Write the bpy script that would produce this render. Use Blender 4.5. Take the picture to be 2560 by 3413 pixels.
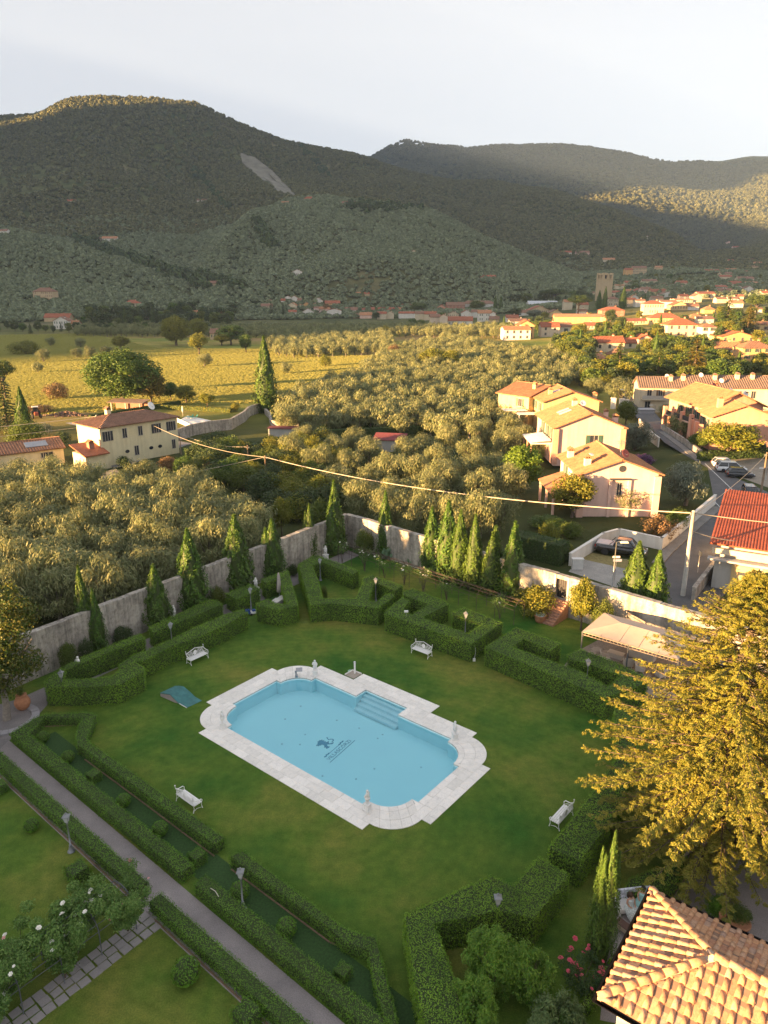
import bpy, bmesh, math, random
import numpy as np
from mathutils import Vector, Matrix, Euler
from mathutils.geometry import tessellate_polygon
for o in list(bpy.data.objects): bpy.data.objects.remove(o)
SC = bpy.context.scene
COL = SC.collection
R = math.radians
rng = np.random.default_rng(7)
random.seed(7)

# ---------------------------------------------------------------- camera
CAM_H = 29.0; TH = R(16.9); FPX = 2415.0; PW, PH = 2560.0, 3413.0
cd = bpy.data.cameras.new('camera'); cam = bpy.data.objects.new('camera', cd); COL.objects.link(cam)
cam.location = (0, 0, CAM_H); cam.rotation_euler = (R(90) - TH, 0, 0)
cd.sensor_fit = 'VERTICAL'; cd.sensor_height = 24.0; cd.sensor_width = 18.0
cd.lens = 24.0 * FPX / PH; cd.clip_start = 0.5; cd.clip_end = 20000
SC.camera = cam
SC.render.resolution_x = 768; SC.render.resolution_y = 1024

# ---------------------------------------------------------------- sky, sun, exposure
SUN_EL = R(6.0); SUN_AZ = R(28.0)           # light travels towards +X, turned SUN_AZ towards +Y
SDIR = Vector((math.cos(SUN_AZ) * math.cos(SUN_EL), math.sin(SUN_AZ) * math.cos(SUN_EL), -math.sin(SUN_EL)))
W = bpy.data.worlds.new('World'); SC.world = W; W.use_nodes = True
nt = W.node_tree; nt.nodes.clear()
out = nt.nodes.new('ShaderNodeOutputWorld'); bg = nt.nodes.new('ShaderNodeBackground')
sky = nt.nodes.new('ShaderNodeTexSky'); sky.sky_type = 'NISHITA'; sky.sun_disc = False
sky.sun_elevation = R(9.0); sky.sun_rotation = math.atan2(-SDIR.x, -SDIR.y)
sky.altitude = 60; sky.air_density = 1.0; sky.dust_density = 1.2; sky.ozone_density = 1.0
hs = nt.nodes.new('ShaderNodeHueSaturation'); hs.inputs['Saturation'].default_value = 0.42
hs.inputs['Value'].default_value = 1.0
veil = nt.nodes.new('ShaderNodeMix'); veil.data_type = 'RGBA'; veil.inputs['Factor'].default_value = 0.80
veil.inputs[7].default_value = (0.97, 0.98, 1.06, 1)      # thin even high haze over the whole sky
bg.inputs['Strength'].default_value = 0.069
nt.links.new(sky.outputs[0], hs.inputs['Color']); nt.links.new(hs.outputs[0], veil.inputs[6])
nt.links.new(veil.outputs[2], bg.inputs[0]); nt.links.new(bg.outputs[0], out.inputs[0])
sd = bpy.data.lights.new('sun', 'SUN'); sun = bpy.data.objects.new('sun', sd); COL.objects.link(sun)
sd.energy = 5.0; sd.angle = R(0.6); sd.color = (1.0, 0.58, 0.24)
sun.rotation_euler = SDIR.to_track_quat('-Z', 'Y').to_euler(); sun.location = (-60, -20, 60)
SC.view_settings.view_transform = 'Standard'; SC.view_settings.look = 'None'
SC.view_settings.exposure = 3.34; SC.view_settings.gamma = 1.0
SC.render.engine = 'CYCLES'
SC.cycles.max_bounces = 6; SC.cycles.diffuse_bounces = 3; SC.cycles.transparent_max_bounces = 4
SC.cycles.volume_bounces = 0

# ---------------------------------------------------------------- survey helpers: photo pixel -> place on the ground
def ray(px, py):
    u = (px - PW / 2) / FPX; v = (py - PH / 2) / FPX
    return u, math.cos(TH) - v * math.sin(TH), -math.sin(TH) - v * math.cos(TH)
def G(px, py, z=0.0):
    u, dy, dz = ray(px, py); t = (z - CAM_H) / dz
    return Vector((u * t, dy * t, z))
def AT(px, py, Y):
    u, dy, dz = ray(px, py); t = Y / dy
    return Vector((u * t, Y, CAM_H + dz * t))
def HGT(px, py, base):
    """height above `base` of pixel row py seen over the ground point base"""
    return AT(px, py, base.y).z - base.z
def PXM(p):
    """photo pixels per metre at point p"""
    return FPX / (p.y * math.cos(TH) - (p.z - CAM_H) * math.sin(TH))

# ---------------------------------------------------------------- scene-graph helpers
def link(o, parent=None):
    COL.objects.link(o)
    if parent is not None: o.parent = parent
    return o
def tag(o, label, cat, group=None):
    o['label'] = label; o['category'] = cat
    if group: o['group'] = group
    return o
def thing(name, label, cat, loc=(0, 0, 0), rz=0.0, group=None):
    o = bpy.data.objects.new(name, None); o.empty_display_size = 0.3
    link(o); o.location = loc; o.rotation_euler = (0, 0, rz)
    return tag(o, label, cat, group)
def part(name, me, mat, parent=None, loc=(0, 0, 0), rz=0.0):
    if isinstance(me, MB): me = me.mesh(name)
    o = bpy.data.objects.new(name, me)
    if mat is not None and not me.materials: me.materials.append(mat)
    link(o, parent); o.location = loc; o.rotation_euler = (0, 0, rz)
    return o
def struct(name, me, mat):
    o = part(name, me, mat); o['kind'] = 'structure'; return o
def dup(root, loc=None, rz=None, sc=None, label=None, group=None):
    def cp(o, par):
        c = o.copy(); COL.objects.link(c); c.parent = par
        for ch in o.children: cp(ch, c)
        return c
    c = cp(root, None)
    if loc is not None: c.location = loc
    if rz is not None: c.rotation_euler = (0, 0, rz)
    if sc is not None: c.scale = sc
    if label: c['label'] = label
    if group: c['group'] = group
    return c

class MB:
    """collects polygons, builds one mesh"""
    def __init__(s): s.v = []; s.f = []; s.smooth = set()
    def add(s, vs, fs, smooth=False):
        b = len(s.v); s.v += [tuple(v) for v in vs]
        for f in fs:
            if smooth: s.smooth.add(len(s.f))
            s.f.append([b + i for i in f])
        return s
    def box(s, c, d, rz=0.0, taper=1.0, M=None):
        cx, cy, cz = c; hx, hy, hz = d[0] / 2, d[1] / 2, d[2] / 2; vs = []
        ca, sa = math.cos(rz), math.sin(rz)
        for zz, k in ((-hz, 1.0), (hz, taper)):
            for xx, yy in ((-hx, -hy), (hx, -hy), (hx, hy), (-hx, hy)):
                x, y = xx * k, yy * k
                p = Vector((cx + ca * x - sa * y, cy + sa * x + ca * y, cz + zz))
                vs.append(M @ p if M else p)
        return s.add(vs, [(3, 2, 1, 0), (4, 5, 6, 7), (0, 1, 5, 4), (1, 2, 6, 5), (2, 3, 7, 6), (3, 0, 4, 7)])
    def prism(s, poly, z0, z1):
        """vertical prism over a plan polygon (may be concave)"""
        n = len(poly); P = [Vector((p[0], p[1], 0)) for p in poly]
        area = sum(P[i].x * P[(i + 1) % n].y - P[(i + 1) % n].x * P[i].y for i in range(n))
        if area < 0: P.reverse()
        tr = tessellate_polygon([P])
        b = [(p.x, p.y, z0) for p in P] + [(p.x, p.y, z1) for p in P]
        fs = []
        for t in tr:
            a, c, d = [P[i] for i in t]
            if (c - a).cross(d - a).z < 0: t = (t[0], t[2], t[1])
            fs.append((t[2], t[1], t[0])); fs.append((t[0] + n, t[1] + n, t[2] + n))
        fs += [(i, (i + 1) % n, (i + 1) % n + n, i + n) for i in range(n)]
        return s.add(b, fs)
    def sheet(s, poly, z):
        P = [Vector((p[0], p[1], z)) for p in poly]; fs = []
        for t in tessellate_polygon([P]):
            a, c, d = [P[i] for i in t]
            if (c - a).cross(d - a).z < 0: t = (t[0], t[2], t[1])
            fs.append(t)
        return s.add(P, fs)
    def tube(s, pts, r, n=8, cap=True):
        pts = [Vector(p) for p in pts]; m = len(pts)
        rs = r if isinstance(r, (list, tuple)) else [r] * m
        vs = []; up = Vector((0, 0, 1))
        for i, p in enumerate(pts):
            t = (pts[min(i + 1, m - 1)] - pts[max(i - 1, 0)]).normalized()
            a = t.cross(up if abs(t.z) < 0.95 else Vector((1, 0, 0))).normalized(); b = t.cross(a)
            for k in range(n):
                an = 2 * math.pi * k / n
                vs.append(p + a * (rs[i] * math.cos(an)) - b * (rs[i] * math.sin(an)))
        fs = [(i * n + k, (i + 1) * n + k, (i + 1) * n + (k + 1) % n, i * n + (k + 1) % n)[::-1] for i in range(m - 1) for k in range(n)]
        s.add(vs, fs, True)
        if cap: s.f.append([len(s.v) - m * n + k for k in range(n)]); s.f.append([len(s.v) - n + k for k in range(n)][::-1])
        return s
    def lathe(s, prof, c=(0, 0, 0), n=16, sq=False):
        """profile of (radius, z); sq -> four-sided"""
        if sq: n = 4
        vs = []; o = math.pi / 4 if sq else 0
        for r, z in prof:
            for k in range(n):
                a = 2 * math.pi * k / n + o
                vs.append((c[0] + r * math.cos(a), c[1] + r * math.sin(a), c[2] + z))
        m = len(prof)
        fs = [(i * n + k, i * n + (k + 1) % n, (i + 1) * n + (k + 1) % n, (i + 1) * n + k) for i in range(m - 1) for k in range(n)]
        s.add(vs, fs, not sq); b = len(s.v) - m * n
        s.f.append([b + k for k in range(n)][::-1]); s.f.append([b + (m - 1) * n + k for k in range(n)])
        return s
    def ball(s, c, r, n=10, m=7, sc=(1, 1, 1)):
        vs = []; fs = []
        for i in range(m + 1):
            t = math.pi * i / m
            for k in range(n):
                a = 2 * math.pi * k / n
                vs.append((c[0] + r * sc[0] * math.sin(t) * math.cos(a), c[1] + r * sc[1] * math.sin(t) * math.sin(a), c[2] + r * sc[2] * math.cos(t)))
        for i in range(m):
            for k in range(n):
                fs.append((i * n + k, (i + 1) * n + k, (i + 1) * n + (k + 1) % n, i * n + (k + 1) % n))
        return s.add(vs, fs, True)
    def quad(s, a, b, c, d): return s.add([a, b, c, d], [(0, 1, 2, 3)])
    def mesh(s, name):
        me = bpy.data.meshes.new(name); me.from_pydata(s.v, [], s.f)
        if s.smooth: me.polygons.foreach_set('use_smooth', [i in s.smooth for i in range(len(s.f))])
        me.update(); return me

def np_mesh(name, V, F):
    """fast mesh from arrays: V (n,3), F (m,k)"""
    V = np.asarray(V, np.float32); F = np.asarray(F, np.int32); m, k = F.shape
    me = bpy.data.meshes.new(name)
    me.vertices.add(len(V)); me.vertices.foreach_set('co', V.ravel())
    me.loops.add(m * k); me.loops.foreach_set('vertex_index', F.ravel())
    me.polygons.add(m); me.polygons.foreach_set('loop_start', np.arange(0, m * k, k, dtype=np.int32))
    me.polygons.foreach_set('loop_total', np.full(m, k, np.int32))
    me.update(calc_edges=True); return me
def join_np(parts):
    """list of (V,F) -> one (V,F)"""
    Vs = []; Fs = []; b = 0
    for V, F in parts: Vs.append(V); Fs.append(np.asarray(F) + b); b += len(V)
    return np.concatenate(Vs), np.concatenate(Fs)
def unit(a): return a / np.maximum(np.linalg.norm(a, axis=-1, keepdims=True), 1e-9)
def leaves(P, N, L, Wd, along=None, spread=0.6):
    """rhombic leaves at P facing about N; `along` = leaf axis direction"""
    n = len(P); N = unit(N + rng.normal(0, spread, (n, 3)))
    A = rng.normal(0, 1, (n, 3)) if along is None else along + rng.normal(0, .35, (n, 3))
    T = unit(A - N * (A * N).sum(1, keepdims=True)); B = np.cross(N, T)
    L = np.broadcast_to(np.asarray(L, float), (n,))[:, None] * .5; Wd = np.broadcast_to(np.asarray(Wd, float), (n,))[:, None] * .5
    V = np.stack([P - T * L, P + B * Wd, P + T * L, P - B * Wd], 1).reshape(-1, 3)
    return V, np.arange(4 * n).reshape(n, 4)

# ---------------------------------------------------------------- materials
def new_mat(name):
    m = bpy.data.materials.new(name); m.use_nodes = True; n = m.node_tree.nodes
    return m, m.node_tree, n['Principled BSDF'], n['Material Output']
def rgb(c): return (c[0], c[1], c[2], 1)
def nd(t, kind, **kw):
    x = t.nodes.new(kind)
    for k, v in kw.items(): setattr(x, k, v)
    return x
def coords(t, obj=True):
    tc = nd(t, 'ShaderNodeTexCoord'); return tc.outputs['Object' if obj else 'Generated']
def wcoord(t): return nd(t, 'ShaderNodeNewGeometry').outputs['Position']
def noise(t, co, scale, detail=4, rough=.6):
    x = nd(t, 'ShaderNodeTexNoise'); x.inputs['Scale'].default_value = scale; x.inputs['Detail'].default_value = detail
    x.inputs['Roughness'].default_value = rough; t.links.new(co, x.inputs['Vector']); return x.outputs['Fac']
def ramp(t, f, stops):
    x = nd(t, 'ShaderNodeValToRGB'); e = x.color_ramp.elements
    while len(e) > 1: e.remove(e[-1])
    e[0].position = stops[0][0]; e[0].color = rgb(stops[0][1])
    for p, c in stops[1:]: k = e.new(p); k.color = rgb(c)
    t.links.new(f, x.inputs[0]); return x.outputs[0]
def mixc(t, f, a, b, blend='MIX'):
    x = nd(t, 'ShaderNodeMix', data_type='RGBA', blend_type=blend)
    for s, v in ((0, f), (6, a), (7, b)):
        if isinstance(v, (int, float)): x.inputs[s].default_value = v
        elif isinstance(v, tuple): x.inputs[s].default_value = rgb(v)
        else: t.links.new(v, x.inputs[s])
    return x.outputs[2]
def bump(t, h, strength, dist, bsdf):
    b = nd(t, 'ShaderNodeBump'); b.inputs['Strength'].default_value = strength; b.inputs['Distance'].default_value = dist
    t.links.new(h, b.inputs['Height']); t.links.new(b.outputs[0], bsdf.inputs['Normal'])
def mat_plain(name, c, rough=.6, metal=0.0, var=.12, scale=3.0, spec=.4):
    m, t, b, o = new_mat(name)
    co = coords(t); f = noise(t, co, scale, 5, .65)
    dk = tuple(x * (1 - var) for x in c); lt = tuple(min(1, x * (1 + var)) for x in c)
    t.links.new(ramp(t, f, [(.3, dk), (.7, lt)]), b.inputs['Base Color'])
    b.inputs['Roughness'].default_value = rough; b.inputs['Metallic'].default_value = metal
    b.inputs['Specular IOR Level'].default_value = spec
    return m
def mat_leaf(name, c1, c2, trans=.15, c3=None, cl=.35, objvar=.0):
    """leaf colours: random per leaf, clumps by noise"""
    m, t, b, o = new_mat(name)
    g = nd(t, 'ShaderNodeNewGeometry'); isl = g.outputs['Random Per Island']
    col = mixc(t, isl, c1, c2)
    co = coords(t); f = noise(t, co, cl, 2, .5)
    r = ramp(t, f, [(.36, (.7, .74, .7)), (.64, (1.18, 1.15, 1.1))])
    col = mixc(t, 1.0, col, r, 'MULTIPLY')
    if c3 is not None:
        oi = nd(t, 'ShaderNodeObjectInfo')
        mr = nd(t, 'ShaderNodeMath', operation='MULTIPLY'); t.links.new(oi.outputs['Random'], mr.inputs[0]); mr.inputs[1].default_value = objvar
        col = mixc(t, mr.outputs[0], col, c3)
    t.links.new(col, b.inputs['Base Color']); b.inputs['Roughness'].default_value = .55
    b.inputs['Specular IOR Level'].default_value = .25
    tr = nd(t, 'ShaderNodeBsdfTranslucent'); t.links.new(col, tr.inputs[0])
    mx = nd(t, 'ShaderNodeMixShader'); mx.inputs[0].default_value = trans
    t.links.new(b.outputs[0], mx.inputs[1]); t.links.new(tr.outputs[0], mx.inputs[2]); t.links.new(mx.outputs[0], o.inputs[0])
    return m
MATS = {}
def M(name, fn=None, *a, **k):
    if name not in MATS: MATS[name] = (fn or mat_plain)(name, *a, **k)
    return MATS[name]

# ================================================================ TERRAIN
WALL_H = 3.9; ST_Z = 1.6
W0 = G(1156, 1712, WALL_H); W1 = G(2081, 1974, WALL_H); WL = G(125, 2096, WALL_H)
NEd = Vector((W1.x - W0.x, W1.y - W0.y)).normalized(); NEn = Vector((-NEd.y, NEd.x))
def sstep(a, b, x): 
    t = np.clip((x - a) / (b - a), 0, 1); return t * t * (3 - 2 * t)
def lv(*p): return np.array(p, float)
# hill lines: (photo x, distance Y, photo row or None, height)
LEVELS = [
 [(-800,480,0,1),(1000,480,0,1),(1600,420,0,5),(2000,400,0,7),(2560,400,0,9),(3300,400,0,11)],
 [(-800,620,1075),(320,620,1075),(640,680,1068),(960,720,1060),(1280,760,1050),(1600,780,1040),(1920,800,1005),(2240,800,962),(2560,800,958),(3300,800,950)],
 [(-800,800,880),(0,800,925),(320,790,962),(640,780,1000),(960,850,905),(1280,900,850),(1600,900,905),(1920,900,960),(2240,950,938),(2560,1000,925),(3300,1000,910)],
 [(-800,1000,640),(0,1000,748),(150,960,790),(320,900,850),(500,880,910),(640,870,950),(760,960,800),(860,1120,712),(960,1230,676),(1100,1250,662),(1280,1250,664),(1430,1230,690),(1600,1150,785),(1780,1080,860),(1920,1000,915),(2080,1000,935),(2240,1050,925),(2560,1200,890),(3300,1200,870)],
 [(-800,1150,650),(0,1150,765),(320,1060,855),(500,1000,890),(640,1000,900),(760,1100,790),(860,1260,722),(960,1400,700),(1280,1450,690),(1600,1400,830),(1920,1200,930),(2240,1200,908),(2560,1400,860),(3300,1400,830)],
 [(-800,1500,720),(-200,1500,680),(0,1500,600),(320,1550,565),(640,1550,640),(960,1700,585),(1280,1850,620),(1600,1750,700),(1920,1500,795),(2240,1450,868),(2560,1700,815),(3300,1700,790)],
 [(-800,2000,720),(-250,2000,560),(0,2000,415),(110,2000,395),(200,2000,368),(270,2000,331),(310,2000,319),(380,2000,323),(470,2000,330),(570,2000,326),(640,2000,336),(690,2000,345),(760,2000,388),(830,2000,425),(950,2050,466),(1080,2100,495),(1180,2100,519),(1290,2120,560),(1400,2120,590),(1530,2080,605),(1620,2050,600),(1720,2000,608),(1850,1900,645),(2000,1800,702),(2120,1750,750),(2240,1650,802),(2350,1700,850),(2450,1900,840),(2560,2000,790),(3300,2000,760)],
 [(-800,2600,800),(0,2600,560),(640,2600,500),(1280,2700,640),(1600,2600,680),(1920,2500,740),(2240,2300,850),(2400,2300,855),(2560,2400,760),(3300,2400,720)],
 [(-800,3200,800),(0,3200,600),(640,3200,520),(1280,3300,570),(1600,3200,560),(1920,3200,575),(2240,3000,640),(2400,3000,660),(2560,3000,640),(3300,3000,610)],
 [(-800,4000,800),(0,4000,600),(900,4000,540),(1150,4000,535),(1240,4000,528),(1290,4000,498),(1350,4000,475),(1440,4000,485),(1540,4000,500),(1700,4000,494),(1780,4000,481),(1850,4000,482),(1950,4000,497),(2080,4000,522),(2230,4000,542),(2350,4000,540),(2450,4000,522),(2560,4000,512),(2800,4000,520),(3300,4000,540)],
 [(-800,4700,0,250),(3300,4700,0,250)],
]
LV = [([q[0] for q in L], [q[1] for q in L], [q[3] if len(q) == 4 else AT(q[0], q[2], q[1]).z for q in L]) for L in LEVELS]
def terr(x, y):
    """terrain height, arrays"""
    x = np.asarray(x, float); y = np.asarray(y, float)
    r = np.hypot(x, y); ph = np.arctan2(x, np.maximum(y, 1e-6)); ph = np.where(y <= 0, np.sign(x) * 1.6, ph)
    lim = 0.62; phc = np.clip(ph, -lim, lim)
    px = 1280 + FPX * np.tan(phc) * 1.045
    back = np.where(np.abs(ph) > lim, 1 - .0 * sstep(1.0, 1.55, np.abs(ph)), 1.0)
    rs = [np.full_like(px, 170.0)]; zs = [np.zeros_like(px)]
    for xs, Ys, zz in LV:
        Y = np.interp(px, xs, Ys); Z = np.interp(px, xs, zz)
        rs.append(Y / np.cos(phc)); zs.append(Z)
    rs = np.stack(rs); zs = np.stack(zs)
    out = np.zeros_like(px); k = len(rs)
    for i in range(k - 1):
        t = np.clip((r - rs[i]) / (rs[i + 1] - rs[i]), 0, 1)
        s = t * .55 + .45 * t * t * (3 - 2 * t)
        out = np.where((r >= rs[i]) & (r < rs[i + 1]), zs[i] + (zs[i + 1] - zs[i]) * s, out)
    out = np.where(r >= rs[-1], zs[-1], out)
    rough = sstep(700, 1500, r)
    out = out + rough * (6 * np.sin(x * .021 + 1.3 * np.sin(y * .011)) * np.sin(y * .017 + 2) + 9 * np.sin(x * .0085 + y * .004) * np.sin(y * .0073 - x * .003))
    # south-west quadrant behind the camera stays low
    out = np.where(y < 0, out * sstep(-300, 0, y) , out)
    out = out * (1 - sstep(.72, .95, -ph))
    # unseen massif added to the west, its crest shaped to shade the hills
    w = (np.exp(-((x + 2850) / 620.0) ** 2)) * sstep(-1010, -870, y)
    out = np.maximum(out, w * np.interp(y, [-900, 170, 680, 780, 1040, 1130, 1390, 1580, 2060, 2500, 2900], [470, 690, 770, 450, 450, 1250, 1380, 1380, 1350, 1300, 0]))
    # street terrace beyond the north-east garden wall
    dn = (x - W0.x) * NEn.x + (y - W0.y) * NEn.y
    al = (x - W0.x) * NEd.x + (y - W0.y) * NEd.y
    st = sstep(.35, 2.6, dn) * sstep(-2, 16, al) * (1 - sstep(160, 300, r))
    return out + ST_Z * st
def tz(x, y): return float(terr(np.array([x]), np.array([y]))[0])
def GT(px, py):
    """photo pixel -> terrain point (ray march)"""
    u, dy, dz = ray(px, py)
    t = np.geomspace(25, 6000, 1500)
    z = terr(u * t, dy * t); rz_ = CAM_H + dz * t
    i = int(np.argmax(rz_ <= z))
    if i == 0: i = len(t) - 1
    a, b = t[i - 1], t[i]
    for _ in range(24):
        m = (a + b) / 2
        if CAM_H + dz * m <= tz(u * m, dy * m): b = m
        else: a = m
    return Vector((u * b, dy * b, tz(u * b, dy * b)))

def build_terrain():
    an = np.concatenate([np.linspace(-math.pi, -.64, 70, endpoint=False), np.linspace(-.64, .64, 470), np.linspace(.64, math.pi, 71)[1:-1]])
    rr = np.concatenate([[0.0], np.linspace(6, 40, 12), np.linspace(41.5, 130, 72), np.geomspace(132, 4500, 188), [4800]])
    A, Rr = np.meshgrid(an, rr[1:]); X = Rr * np.sin(A); Y = Rr * np.cos(A); Z = terr(X, Y)
    n = len(an); V = np.stack([X, Y, Z], -1).reshape(-1, 3)
    V = np.concatenate([V, [[0, 0, 0]]])
    i, j = np.meshgrid(np.arange(len(rr) - 2), np.arange(n), indexing='ij'); j2 = (j + 1) % n
    F = np.stack([i * n + j, (i + 1) * n + j, (i + 1) * n + j2, i * n + j2], -1).reshape(-1, 4)[:, ::-1]
    me = np_mesh('terrain', V, F)
    bm = bmesh.new(); bm.from_mesh(me); bm.verts.ensure_lookup_table()
    c = bm.verts[len(V) - 1]
    for k in range(n): bm.faces.new((bm.verts[k], c, bm.verts[(k + 1) % n]))
    bmesh.ops.recalc_face_normals(bm, faces=bm.faces); bm.to_mesh(me); bm.free()
    me.polygons.foreach_set('use_smooth', [True] * len(me.polygons))
    return me
def mat_terrain(name):
    m, t, b, o = new_mat(name)
    P = wcoord(t); sep = nd(t, 'ShaderNodeSeparateXYZ'); t.links.new(P, sep.inputs[0])
    n1 = noise(t, P, .018, 3); n2 = noise(t, P, .11, 5); n3 = noise(t, P, 1.4, 5, .7)
    field = ramp(t, n1, [(.32, (.16, .20, .04)), (.5, (.27, .24, .06)), (.66, (.34, .23, .10))])
    field = mixc(t, 1.0, field, ramp(t, n2, [(.3, (.7, .75, .7)), (.7, (1.2, 1.15, 1.1))]), 'MULTIPLY')
    field = mixc(t, 1.0, field, ramp(t, n3, [(.25, (.75, .75, .75)), (.75, (1.2, 1.2, 1.2))]), 'MULTIPLY')
    h1 = noise(t, P, .006, 4); h2 = noise(t, P, .05, 5, .7)
    hill = ramp(t, h1, [(.3, (.05, .07, .025)), (.55, (.09, .10, .04)), (.75, (.17, .15, .085))])
    hill = mixc(t, 1.0, hill, ramp(t, h2, [(.3, (.55, .6, .55)), (.7, (1.35, 1.3, 1.2))]), 'MULTIPLY')
    ln = nd(t, 'ShaderNodeVectorMath', operation='LENGTH'); t.links.new(P, ln.inputs[0])
    mr = nd(t, 'ShaderNodeMapRange'); mr.inputs[1].default_value = 480; mr.inputs[2].default_value = 620
    t.links.new(ln.outputs['Value'], mr.inputs[0])
    grove = ramp(t, n2, [(.3, (.035, .05, .015)), (.7, (.075, .085, .03))])
    mr2 = nd(t, 'ShaderNodeMapRange'); mr2.inputs[1].default_value = 150; mr2.inputs[2].default_value = 200
    t.links.new(ln.outputs['Value'], mr2.inputs[0])
    near = mixc(t, mr2.outputs[0], grove, field)
    t.links.new(mixc(t, mr.outputs[0], near, hill), b.inputs['Base Color'])
    b.inputs['Roughness'].default_value = .95; b.inputs['Specular IOR Level'].default_value = .1
    bump(t, n3, .6, .3, b)
    return m
terrain = struct('terrain', build_terrain(), M('terrain', mat_terrain))

# ================================================================ GARDEN GROUND
def mat_lawn(name):
    m, t, b, o = new_mat(name); P = wcoord(t)
    n1 = noise(t, P, .11, 5, .62); n2 = noise(t, P, 1.3, 7, .75); n3 = noise(t, P, 14, 4, .8)
    c = ramp(t, n1, [(.34, (.034, .115, .015)), (.5, (.100, .165, .024)), (.68, (.205, .205, .046))])
    c = mixc(t, 1.0, c, ramp(t, n2, [(.3, (.62, .74, .62)), (.7, (1.3, 1.2, 1.2))]), 'MULTIPLY')
    c = mixc(t, 1.0, c, ramp(t, n3, [(.3, (.6, .65, .6)), (.72, (1.35, 1.3, 1.3))]), 'MULTIPLY')
    mp = nd(t, 'ShaderNodeMapping'); mp.inputs['Location'].default_value = (3.2, -43.2, 0); mp.inputs['Scale'].default_value = (1.0, 1.25, 1.0); t.links.new(P, mp.inputs[0])
    wv = nd(t, 'ShaderNodeTexWave', wave_type='RINGS', rings_direction='Z'); wv.inputs['Scale'].default_value = .42; wv.inputs['Distortion'].default_value = 6.0; wv.inputs['Detail'].default_value = 3; wv.inputs['Detail Scale'].default_value = .5; t.links.new(mp.outputs[0], wv.inputs[0])
    c = mixc(t, 1.0, c, ramp(t, wv.outputs['Fac'], [(.2, (.965, .97, .965)), (.8, (1.03, 1.025, 1.025))]), 'MULTIPLY')
    t.links.new(c, b.inputs['Base Color']); b.inputs['Roughness'].default_value = .9; b.inputs['Specular IOR Level'].default_value = .15
    bump(t, n3, .8, .06, b); return m
def mat_gravel(name, c=(.30, .27, .27), sc=22):
    m, t, b, o = new_mat(name); P = wcoord(t)
    n1 = noise(t, P, sc, 3, .8); n2 = noise(t, P, .6, 5, .65)
    k = ramp(t, n1, [(.25, tuple(x * .6 for x in c)), (.75, tuple(x * 1.35 for x in c))])
    k = mixc(t, 1.0, k, ramp(t, n2, [(.3, (.78, .78, .78)), (.7, (1.12, 1.1, 1.08))]), 'MULTIPLY')
    t.links.new(k, b.inputs['Base Color']); b.inputs['Roughness'].default_value = .95; bump(t, n1, .7, .02, b); return m
def mat_stone(name, c=(.86, .83, .79)):
    m, t, b, o = new_mat(name); P = wcoord(t)
    oi = nd(t, 'ShaderNodeObjectInfo'); n1 = noise(t, P, 3.0, 6, .7); n2 = noise(t, P, 18, 4, .7)
    k = ramp(t, n1, [(.3, tuple(x * .86 for x in c)), (.55, c), (.75, (c[0] * 1.02, c[1] * .95, c[2] * .88))])
    k = mixc(t, 1.0, k, ramp(t, oi.outputs['Random'], [(0, (.9, .895, .88)), (1, (1.06, 1.05, 1.04))]), 'MULTIPLY')
    k = mixc(t, 1.0, k, ramp(t, n2, [(.28, (.86, .86, .86)), (.6, (1.04, 1.04, 1.04))]), 'MULTIPLY')
    t.links.new(k, b.inputs['Base Color']); b.inputs['Roughness'].default_value = .75; bump(t, n2, .25, .01, b); return m
LAWN = M('lawn_grass', mat_lawn); GRAVEL = M('gravel', mat_gravel); STONE = M('travertine', mat_stone)
def GP(*pts, z=0.0): return [tuple(G(x, y, z)) for x, y in pts]
# pool frame
PC = Vector((-3.177, 43.202, 0)); PA = R(-39.15)
def PL(x, y, z=0.0):
    c, s = math.cos(PA), math.sin(PA); return (PC.x + c * x - s * y, PC.y + s * x + c * y, z)
def pool_outline(a, b, c, d, s, seg=10, bump_=None):
    """octagon-like outline with stepped quarter rounds, counter-clockwise, as list of runs"""
    pts = []
    r1 = c - s - a
    def arc(cx, cy, t0, t1):
        return [(cx + (c - s - a) * math.cos(t0 + (t1 - t0) * k / seg), cy + (b - s - d) * math.sin(t0 + (t1 - t0) * k / seg)) for k in range(seg + 1)]
    P2 = math.pi / 2
    pts += [(-a, -b), (a, -b)] + [(a, -b + s)] + arc(a, -d, -P2, 0)[1:] + [(c, -d), (c, d)] + arc(a, d, 0, P2) + [(a, b)]
    if bump_: x0, x1, y1 = bump_; pts += [(x1, b), (x1, y1), (x0, y1), (x0, b)]
    pts += [(-a, b)] + arc(-a, d, P2, 2 * P2) + [(-c, d), (-c, -d)] + arc(-a, -d, 2 * P2, 3 * P2)
    return pts
OUT = pool_outline(7.42, 6.03, 10.17, 3.25, .64, 10, (-3.88, 3.5, 7.2))
INN = pool_outline(6.43, 4.4, 8.5, 2.2, .45, 8, (-2.2, 1.82, 5.53))

# ground sheets of the garden (lawn cut out around the pool)
garden_plan = [tuple(p) for p in (WL + Vector((-9, -5.5, 0)), WL, W0, W1, W1 + (W1 - W0) * .75, Vector((62, 20, 0)), Vector((40, -8, 0)), Vector((-40, -8, 0)), Vector((-48, 40, 0)))]
def sheet_with_hole(outer, hole, z):
    O = [Vector((p[0], p[1], z)) for p in outer]; Hh = [Vector((p[0], p[1], z)) for p in hole]
    allp = O + Hh; mb = MB(); fs = []
    for t in tessellate_polygon([O, Hh]):
        a, c, d = [allp[i] for i in t]
        if (c - a).cross(d - a).z < 0: t = (t[0], t[2], t[1])
        fs.append(t)
    return mb.add(allp, fs)
OUTW = [PL(x, y) for x, y in OUT]; INNW = [PL(x, y) for x, y in INN]
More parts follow.
